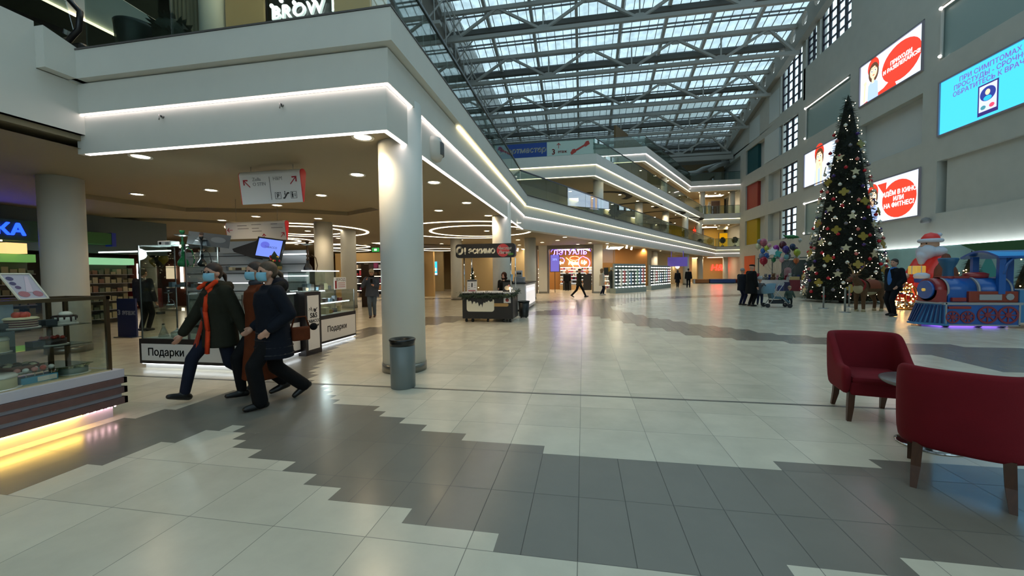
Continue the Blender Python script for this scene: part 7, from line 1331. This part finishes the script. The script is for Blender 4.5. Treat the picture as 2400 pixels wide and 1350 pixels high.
    if not mask: m = MB(); m.ball(hp(.088, 0, -.058), hr(.010, .024, .007), 10, 6); m.build('mouth', lipm, t)
    else:
        b = MB(); n, k = 12, 5; vs = []
        for j in range(k+1):
            z = .008-.102*j/k
            for i in range(n+1): a = R(-68+136*i/n); rx = .092+.020*math.cos(a)*math.sin(math.pi*j/k)-.016*(j/k)**2; vs.append(hp(.005+rx*math.cos(a), .074*math.sin(a), z))
        b.add(vs, [(j*(n+1)+i, j*(n+1)+i+1, (j+1)*(n+1)+i+1, (j+1)*(n+1)+i) for j in range(k) for i in range(n)], True); o = b.build('face_mask', maskm, t); sd = o.modifiers.new('thick', 'SOLIDIFY'); sd.thickness = .004
        for sy in (1, -1): m = MB(); m.tube([hp(.01, sy*.078, -.01), hp(-.01, sy*.083, .0)], .0025, 5); m.build('mask_loop', maskm, t)
    # hair
    if hat is None or hairstyle in ('long', 'bun'):
        hpieces = [('e', hp(-.022, 0, .052), hr(.098, .085, .092)), ('e', hp(-.05, 0, .01), hr(.07, .08, .09))]
        if hairstyle == 'long': hpieces += [('c', hp(-.06, 0, 0), .075, hp(-.09, 0, -.2), .06), ('c', hp(-.02, .07, .0), .03, hp(-.04, .08, -.16), .03), ('c', hp(-.02, -.07, .0), .03, hp(-.04, -.08, -.16), .03)]
        if hairstyle == 'bun': hpieces += [('c', hp(-.1, 0, .03), .03, hp(-.17, 0, -.02), .028), ('c', hp(-.17, 0, -.02), .028, hp(-.19, 0, -.10), .015)]
        blob('hair', hpieces, hair, t, .011, 3)
    if hat:
        kind, hm_ = hat
        if kind == 'knit': blob('hat', [('e', hp(-.012, 0, .065), hr(.108, .092, .085)), ('e', hp(-.012, 0, .04), hr(.112, .096, .045))]+([('e', hp(-.02, 0, .17), hr(.04, .04, .04))] if near is None else []), hm_, t, .012, 2)
        if kind == 'cap': blob('cap', [('e', hp(-.01, 0, .075), hr(.104, .09, .065)), ('c', hp(.06, 0, .07), .03, hp(.17, 0, .06), .02), ('e', hp(.12, 0, .065), hr(.07, .06, .012))], hm_, t, .011, 1)
        if kind == 'hood': blob('hood', [('e', hp(-.035, 0, .03), hr(.115, .11, .125)), ('e', hp(-.03, 0, -.09), hr(.11, .12, .08))], hm_, t, .012, 2)
        if kind == 'flat': blob('cap', [('e', hp(-.0, 0, .085), hr(.115, .095, .042)), ('e', hp(.07, 0, .06), hr(.07, .07, .015))], hm_, t, .011, 1)
    # trousers
    if trousers:
        tp = [('e', pel+V(0, 0, -.03), (.135, .172, .13))]
        for hip, kn, an, to in legs: tp += [('c', hip, .10, kn, .07*tw), ('c', kn, .07*tw, an+V(0, 0, .0 if tw > 1 else .02), .056*tw*tw)]
        blob('trousers', tp, trousers, t, .013 if near else .018, 3)
    for hip, kn, an, to in legs:
        f = V(math.cos(to), 0, math.sin(to)); up = V(-math.sin(to), 0, math.cos(to)); a0 = an-V(0, 0, .0)
        blob('shoe', [('c', a0-f*.05-up*.035, .043, a0+f*.06-up*.04, .042), ('c', a0+f*.06-up*.04, .042, a0+f*.15-up*.05, .032), ('c', a0-up*.01, .048, a0+V(0, 0, .05), .046)], shoe, t, .012, 2)
    # coat, jacket or suit
    if top:
        cw = coat_w; cz = pel.z+.06-coat_len; q = pel.lerp(chest, .5); L = lambda r: r*cw
        b = MB(); n = 26; rings = []
        for zc, c, rx, ry in ((cz, pel+V(-.0, 0, cz-pel.z), .175+.10*max(0, coat_len-.3), .21+.10*max(0, coat_len-.3)), (pel.z-.02, pel, .158, .198), (0, q, .148, .178), (0, chest+ln*-.02, .16, .20), (0, chest+ln*.10, .142, .195), (0, neck-ln*.045, .09, .13), (0, neck+ln*.01, .07, .08)):
            cc = V(c.x, c.y, zc) if zc else c; rings.append([(cc.x+L(rx)*math.cos(2*math.pi*i/n), cc.y+L(ry)*math.sin(2*math.pi*i/n), cc.z) for i in range(n)])
        vs = [p for r in rings for p in r]; k = len(rings); fs = [(j*n+i, j*n+(i+1) % n, (j+1)*n+(i+1) % n, (j+1)*n+i) for j in range(k-1) for i in range(n)]+[tuple(range(n))[::-1], tuple((k-1)*n+i for i in range(n))]
        b.add(vs, fs, True); cp = [('m', b)]
        for sh, el, _, hd in arms: wr_ = el.lerp(hd, .92*sleeve); cp += [('c', sh, .078*cw, el, .066*cw), ('c', el, .066*cw, wr_, .052*cw)]
        if collar == 'puff': cp += [('e', neck+ln*.01+V(-.02, 0, 0), (.12, .135, .06))]
        if collar == 'hood': cp += [('e', neck+ln*-.0+V(-.10, 0, .0), (.10, .15, .10))]
        blob('coat', cp, top, t, .012 if near else .018, 3)
    if skirt: m, z0, r0 = skirt; b = MB(); b.lathe([(r0, z0), (.19, pel.z-.05), (.15, pel.z+.1)], 24, (0, 0, 0), True, .9, 1.05); blob('skirt', [('m', b)], m, t, .014, 3)
    if fur:
        blob('fur_trim', [('c', neck+V(-.09, a, .0+.02*abs(a)), .055, neck+V(-.12 if abs(a) < .1 else -.02, a*1.35, -.02), .055) for a in (-.13, -.06, 0, .06, .13)], fur, t, .016, 1)
    if scarf: blob('scarf', [('e', neck+V(.01, 0, .02), (.085, .095, .05))], scarf, t, .012, 2)
    if extra: extra(t, dict(pel=pel, chest=chest, neck=neck, hp=hp, arms=arms, legs=legs))
    return t
olive = fabric('olive', '#23241a'); orange = fabric('orange_lining', '#d2401c'); navyj = fabric('navy_jeans', '#171b2a'); navyc = fabric('navy_puffer', '#11151f'); rust = fabric('rust', '#5a2a12'); blk = fabric('black', '#0f0f11'); greyf = fabric('grey_jumper', '#3c3f46'); furb = fabric('black_fur', '#0b0a0a'); furo = fabric('olive_fur', '#2a2618'); denim = fabric('blue_denim', '#54606c'); greyc = fabric('grey_blue_coat', '#454c58'); plaid = fabric('plaid', '#2c2a22'); beigef = fabric('beige_hat', '#b5a88c'); suit = fabric('suit_navy', '#11131a'); shirt = fabric('blue_shirt', '#3f6fb0'); camo = fabric('camo_suit', '#3c4a44'); palec = fabric('pale_coat', '#b9b6ac')
def orange_lining(t, J):
    c = J['chest']; pel = J['pel']; nk = J['neck']
    # the coat hangs open: two strips of orange lining down the front and a flap that swings out
    for sy, sw in ((1, .0),):
        b = MB(); pts = [(nk.x+.075, sy*.06, nk.z+.02), (c.x+.165, sy*.085, c.z+.06), (c.x+.185, sy*.085, c.z-.12), (pel.x+.19, sy*.10, pel.z-.02), (pel.x+.215+sw, sy*.12, pel.z-.30)]
        for p, q in zip(pts, pts[1:]): b.add([(p[0], p[1]-.028, p[2]), (p[0], p[1]+.028, p[2]), (q[0], q[1]+.032, q[2]), (q[0], q[1]-.032, q[2]), (p[0]-.03, p[1]-.028, p[2]), (p[0]-.03, p[1]+.028, p[2]), (q[0]-.03, q[1]+.032, q[2]), (q[0]-.03, q[1]-.032, q[2])], [(0, 1, 2, 3), (7, 6, 5, 4), (0, 4, 5, 1), (1, 5, 6, 2), (2, 6, 7, 3), (3, 7, 4, 0)], True)
        b.build('lining_strip', orange, t)
    b = MB(); b.add([(pel.x+.17, -.03, pel.z+.12), (pel.x+.15, -.12, pel.z+.12), (pel.x+.24, -.20, pel.z-.30), (pel.x+.27, -.05, pel.z-.32), (pel.x+.15, -.03, pel.z+.12), (pel.x+.13, -.12, pel.z+.12), (pel.x+.22, -.20, pel.z-.30), (pel.x+.25, -.05, pel.z-.32)], [(0, 1, 2, 3), (7, 6, 5, 4), (0, 4, 5, 1), (1, 5, 6, 2), (2, 6, 7, 3), (3, 7, 4, 0)], False); b.build('coat_flap', mat('orange_shade', '#a83216', .85), t)
    blob('jumper', [('e', c+V(.05, 0, -.08), (.125, .12, .26))], greyf, t, .014, 2)
    for sy in (1, -1): blob('collar_lining', [('c', nk+V(.04, sy*.10, .05), .030, nk+V(.12, sy*(.07 if sy > 0 else .15), -.03), .026)], orange, t, .010, 2)
    b = MB(); hp = J['hp']
    for sy in (1, -1): b.tube([hp(.10, sy*.032+.022*math.cos(R(a)), .026+.016*math.sin(R(a))) for a in range(0, 360, 40)], .0025, 5, True)
    b.tube([hp(.1, -.01, .026), hp(.1, .01, .026)], .0025, 5); b.build('spectacles', blackm, t)
def belt(t, J): b = MB(); p = J['pel']; b.lathe([(.162, p.z+.16), (.165, p.z+.18), (.162, p.z+.2)], 26, (0, 0, 0), True, 1, 1.2); b.build('belt', blackm, t); b = MB(); b.box(.155, .172, -.03, .03, p.z+.155, p.z+.205); b.build('buckle', steel, t)
def quilts(t, J):
    belt(t, J)
    for k in range(4): b = MB(); z = J['pel'].z-.27+k*.085; r = .205-.008*k; b.tube([(r*1.0*math.cos(R(a)), r*1.17*math.sin(R(a)), z) for a in range(0, 360, 15)], .008, 5, True); b.build('quilt_seam', mat('navy_sheen', '#0c0f16', .6), t)  # seam colour is darker than the coat
# three women walking to the left of the picture (heading: mostly -x, a little toward the viewer)
HD = R(191)
person('woman in open olive coat with orange lining and blue mask, leading the three walkers', (-4.46, 4.20, 0), R(250), 1.66, feet=((-.36, .09), (.36, -.09)), lift=(.06, .03), toe=(-.5, .35), hands=((-.16, .30, .80), (.30, -.27, .82)), lean=.06, head_turn=R(20), top=olive, coat_len=.30, coat_w=1.14, trousers=navyj, hair=hairb, hairstyle='bun', mask=True, near=True, collar='puff', fur=furo, extra=orange_lining)
person('woman in long rust-brown coat and blue mask, half hidden in the middle', (-4.0, 4.32, 0), R(238), 1.67, feet=((-.22, .08), (.20, -.08)), lift=(.03, 0), toe=(-.2, .1), hands=((.02, .26, .82), (-.12, -.25, .84)), lean=.03, head_turn=R(15), top=rust, coat_len=.72, coat_w=1.0, trousers=blk, hair=hairb, mask=True, near=True, scarf=greyf)
person('woman in belted navy quilted coat with fur hood and blue mask, last of the three', (-3.55, 4.03, 0), R(236), 1.66, feet=((.18, .09), (-.34, -.09)), lift=(0, .06), toe=(0, -.5), hands=((.10, .24, .93), (.16, -.20, .92)), lean=.05, head_turn=R(14), top=navyc, coat_len=.38, coat_w=1.14, trousers=blk, tw=1.2, hair=hairl, hairstyle='bun', mask=True, near=True, collar='hood', fur=furb, extra=quilts)
m = MB(); m.box(-.10, .10, -.045, .045, -.13, .03); t = thing('handbag', 'rust-brown bag with black fur tassel on the arm of the woman in navy', 'bag', (-3.31, 4.17, .86), R(236)); m.build('body', rust, t, bevel=.02); m = MB(); m.tube([(-.1, 0, .02), (-.06, 0, .15), (.06, 0, .15), (.1, 0, .02)], .01, 6); m.build('handle', rust, t); m = MB(); m.ball((-.15, 0, .02), .045, 10, 8); m.build('fur_tassel', furb, t)
# others
person('person in dark jacket standing with back turned behind the tobacco kiosk', (-12.0, 9.0, 0), R(100), 1.72, top=fabric('grey_dark', '#23262c'), coat_len=.16, trousers=blk, hair=hairb)
person('woman in pale knitted hat and grey-blue jacket walking toward the viewer with a phone', (-7.26, 12.75, 0), R(-68), 1.66, feet=((-.12, .06), (.14, -.05)), hands=((.26, .10, 1.16), (.20, -.16, 1.34)), top=greyc, coat_len=.22, coat_w=1.14, trousers=denim, shoe=mat('boot_brown', '#3a1c16', .5), hat=('knit', beigef), scarf=blk, head_pitch=.15, hair=hairb)
m = MB(); m.box(-.04, .04, -.006, .006, 0, .14); o = m.build('phone', blackg); o.location = (-7.10, 12.45, 1.22); tag(o, 'dark phone in the hand of the woman in the pale knitted hat', 'phone')
person('ice cream seller in brown cap and black jacket leaning behind the kiosk counter', (-2.62, 13.1, 0), R(-100), 1.50, hands=((.20, .12, 1.42), (.18, -.16, 1.10)), top=blk, coat_len=.2, trousers=blk, hat=('hood', fabric('brown_cap', '#3a2014')), head_pitch=.2)
person('bearded man in plaid jacket and cap walking past the perfume shop', (-.25, 24.3, 0), R(-8), 1.72, feet=((.38, .08), (-.40, -.08)), lift=(0, .05), toe=(.2, -.5), hands=((-.12, .28, .84), (.22, -.26, .88)), lean=.04, top=plaid, coat_len=.24, trousers=blk, hat=('cap', fabric('cap_dark', '#2a1c18')), scarf=blk)
person('shopper in pale coat and fur hat standing by the shop window', (1.22, 26.6, 0), R(10), 1.70, feet=((.1, .09), (-.1, -.09)), top=palec, coat_len=.36, coat_w=1.08, trousers=navyj, shoe=mat('shoe_pale', '#b0aca4', .5), hat=('hood', fabric('fur_hat_tan', '#8a7458')))
person('long-haired person in black walking away toward the far end', (8.70, 39.2, 0), R(70), 1.62, feet=((.16, .08), (-.14, -.08)), top=blk, coat_len=.5, trousers=blk, hairstyle='long', hair=mat('hair_black', '#100e0e', .6))
person('man in black jacket walking away with a pale shopping bag', (9.45, 38.4, 0), R(70), 1.74, feet=((-.14, .09), (.16, -.09)), top=blk, coat_len=.22, trousers=blk, hair=mat('hair_black'))
m = MB(); m.box(9.85, 9.95, 38.1, 38.4, .38, .78); tag(m.build('shopping_bag', mat('bag_pale', '#a8a6a0', .5)), 'pale shopping bag carried by the man in the black jacket', 'bag')
person('person in grey hat and navy jacket beside the man in the black coat', (6.82, 18.75, 0), R(20), 1.58, hands=((.05, .25, .80), (.05, -.25, .80)), top=fabric('navy_jacket', '#191b24'), coat_len=.28, coat_w=1.1, trousers=fabric('indigo_trousers', '#1c1c34'), hat=('knit', hairg))
person('man in long black coat and flat cap watching the children', (6.98, 18.22, 0), R(15), 1.74, top=blk, coat_len=.46, coat_w=1.1, trousers=blk, hat=('flat', blk))
person('child in grey hat and blue overalls standing behind the stroller', (7.62, 19.0, 0), R(60), 1.20, kid=True, hands=((.22, .2, .86), (.22, -.2, .86)), top=fabric('child_grey', '#4a4c50'), coat_len=.14, coat_w=1.1, trousers=fabric('child_blue', '#222a40'), hat=('knit', fabric('silver_hat', '#9a9c9e')))
person('toddler in patterned grey suit and tan hat standing with arms out beside the stroller', (8.50, 18.35, 0), R(-100), .82, kid=True, feet=((.05, .12), (-.02, -.12)), hands=((.14, .34, .72), (.14, -.34, .70)), top=camo, coat_len=.15, coat_w=1.12, trousers=fabric('toddler_dark', '#20282a'), hat=('knit', fabric('tan_hat', '#94806a')))
def shirtfront(t, J):
    c = J['chest']; b = blob('shirt', [('e', c+V(.085, 0, -.12), (.115, .085, .33)), ('e', J['neck']+V(.015, 0, .0), (.065, .07, .05))], shirt, t, .014, 2)
    for sy in (1, -1): b = MB(); b.prism([(sy*.02, c.z+.15), (sy*.11, c.z+.18), (sy*.10, c.z-.05), (sy*.05, c.z-.12)][::sy], .145, .16, Matrix(((0, 0, 1, 0), (1, 0, 0, 0), (0, 1, 0, 0), (0, 0, 0, 1)))); b.build('lapel', suit, t)
person('man in dark suit and blue shirt standing before the great fir tree', (9.78, 14.62, 0), R(196), 1.80, feet=((.10, .12), (-.06, -.12)), toe=(0, 0), hands=((.16, .24, .92), (-.04, -.25, .80)), lean=-.02, head_turn=R(10), top=suit, coat_len=.22, coat_w=1.08, trousers=suit, hair=hairb, extra=shirtfront)
person('shop assistant with auburn hair standing between the cosmetics shelves', (-1.3, 33.0, 0), R(-90), 1.66, top=blk, coat_len=.2, trousers=blk, hair=mat('hair_auburn', '#7a3018', .6))
# ------------------------------------------------------------------ banners on the third storey railing
t = thing('railing_banner', 'blue banner with white lettering on the front railing of the third storey', 'banner', (0, 0, 0)); m = MB(); m.box(-5.9, -2.4, 27.43, 27.45, 9.48, 10.42); bb = m.build('sheet', mat('banner_royal_blue', '#123f8c', .5), t)
text_mesh('lettering', 'Спортмастер', .52, wht, frame((-4.15, 27.42, 9.95), (1, 0, 0), (0, 0, 1)), .003, bold=.012, shear=.2, parent=bb)
t = thing('railing_banner', 'pale banner with red arrow and dumbbell on the front railing of the third storey', 'banner', (0, 0, 0)); m = MB(); m.box(-2.4, .70, 27.43, 27.45, 9.48, 10.42); bb = m.build('sheet', mat('banner_mint', '#b4c8c0', .5), t)
TB2 = frame((0, 27.42, 0), (1, 0, 0), (0, 0, 1)); rb = mat('banner_red', '#a83228', .5)
text_mesh('lettering', '3', .50, rb, frame((-1.95, 27.42, 9.72), (1, 0, 0), (0, 0, 1)), .003, bold=.012, parent=bb); text_mesh('lettering', 'этаж', .26, rb, frame((-1.35, 27.42, 9.72), (1, 0, 0), (0, 0, 1)), .003, bold=.006, parent=bb)
arrow(bb, TB2, -1.6, 10.14, .26, 0, rb)
flat([(-.62, 9.72), (-.55, 9.62), (.28, 10.06), (.21, 10.16)], TB2, rb, 'dumbbell_bar', bb, .001, .003)
for x, z in ((-.62, 9.66), (.28, 10.14)): flat([(x-.2, z-.06), (x-.1, z-.2), (x+.2, z-.02), (x+.12, z+.2), (x-.06, z+.16)], TB2, rb, 'dumbbell_weight', bb, .001, .004)
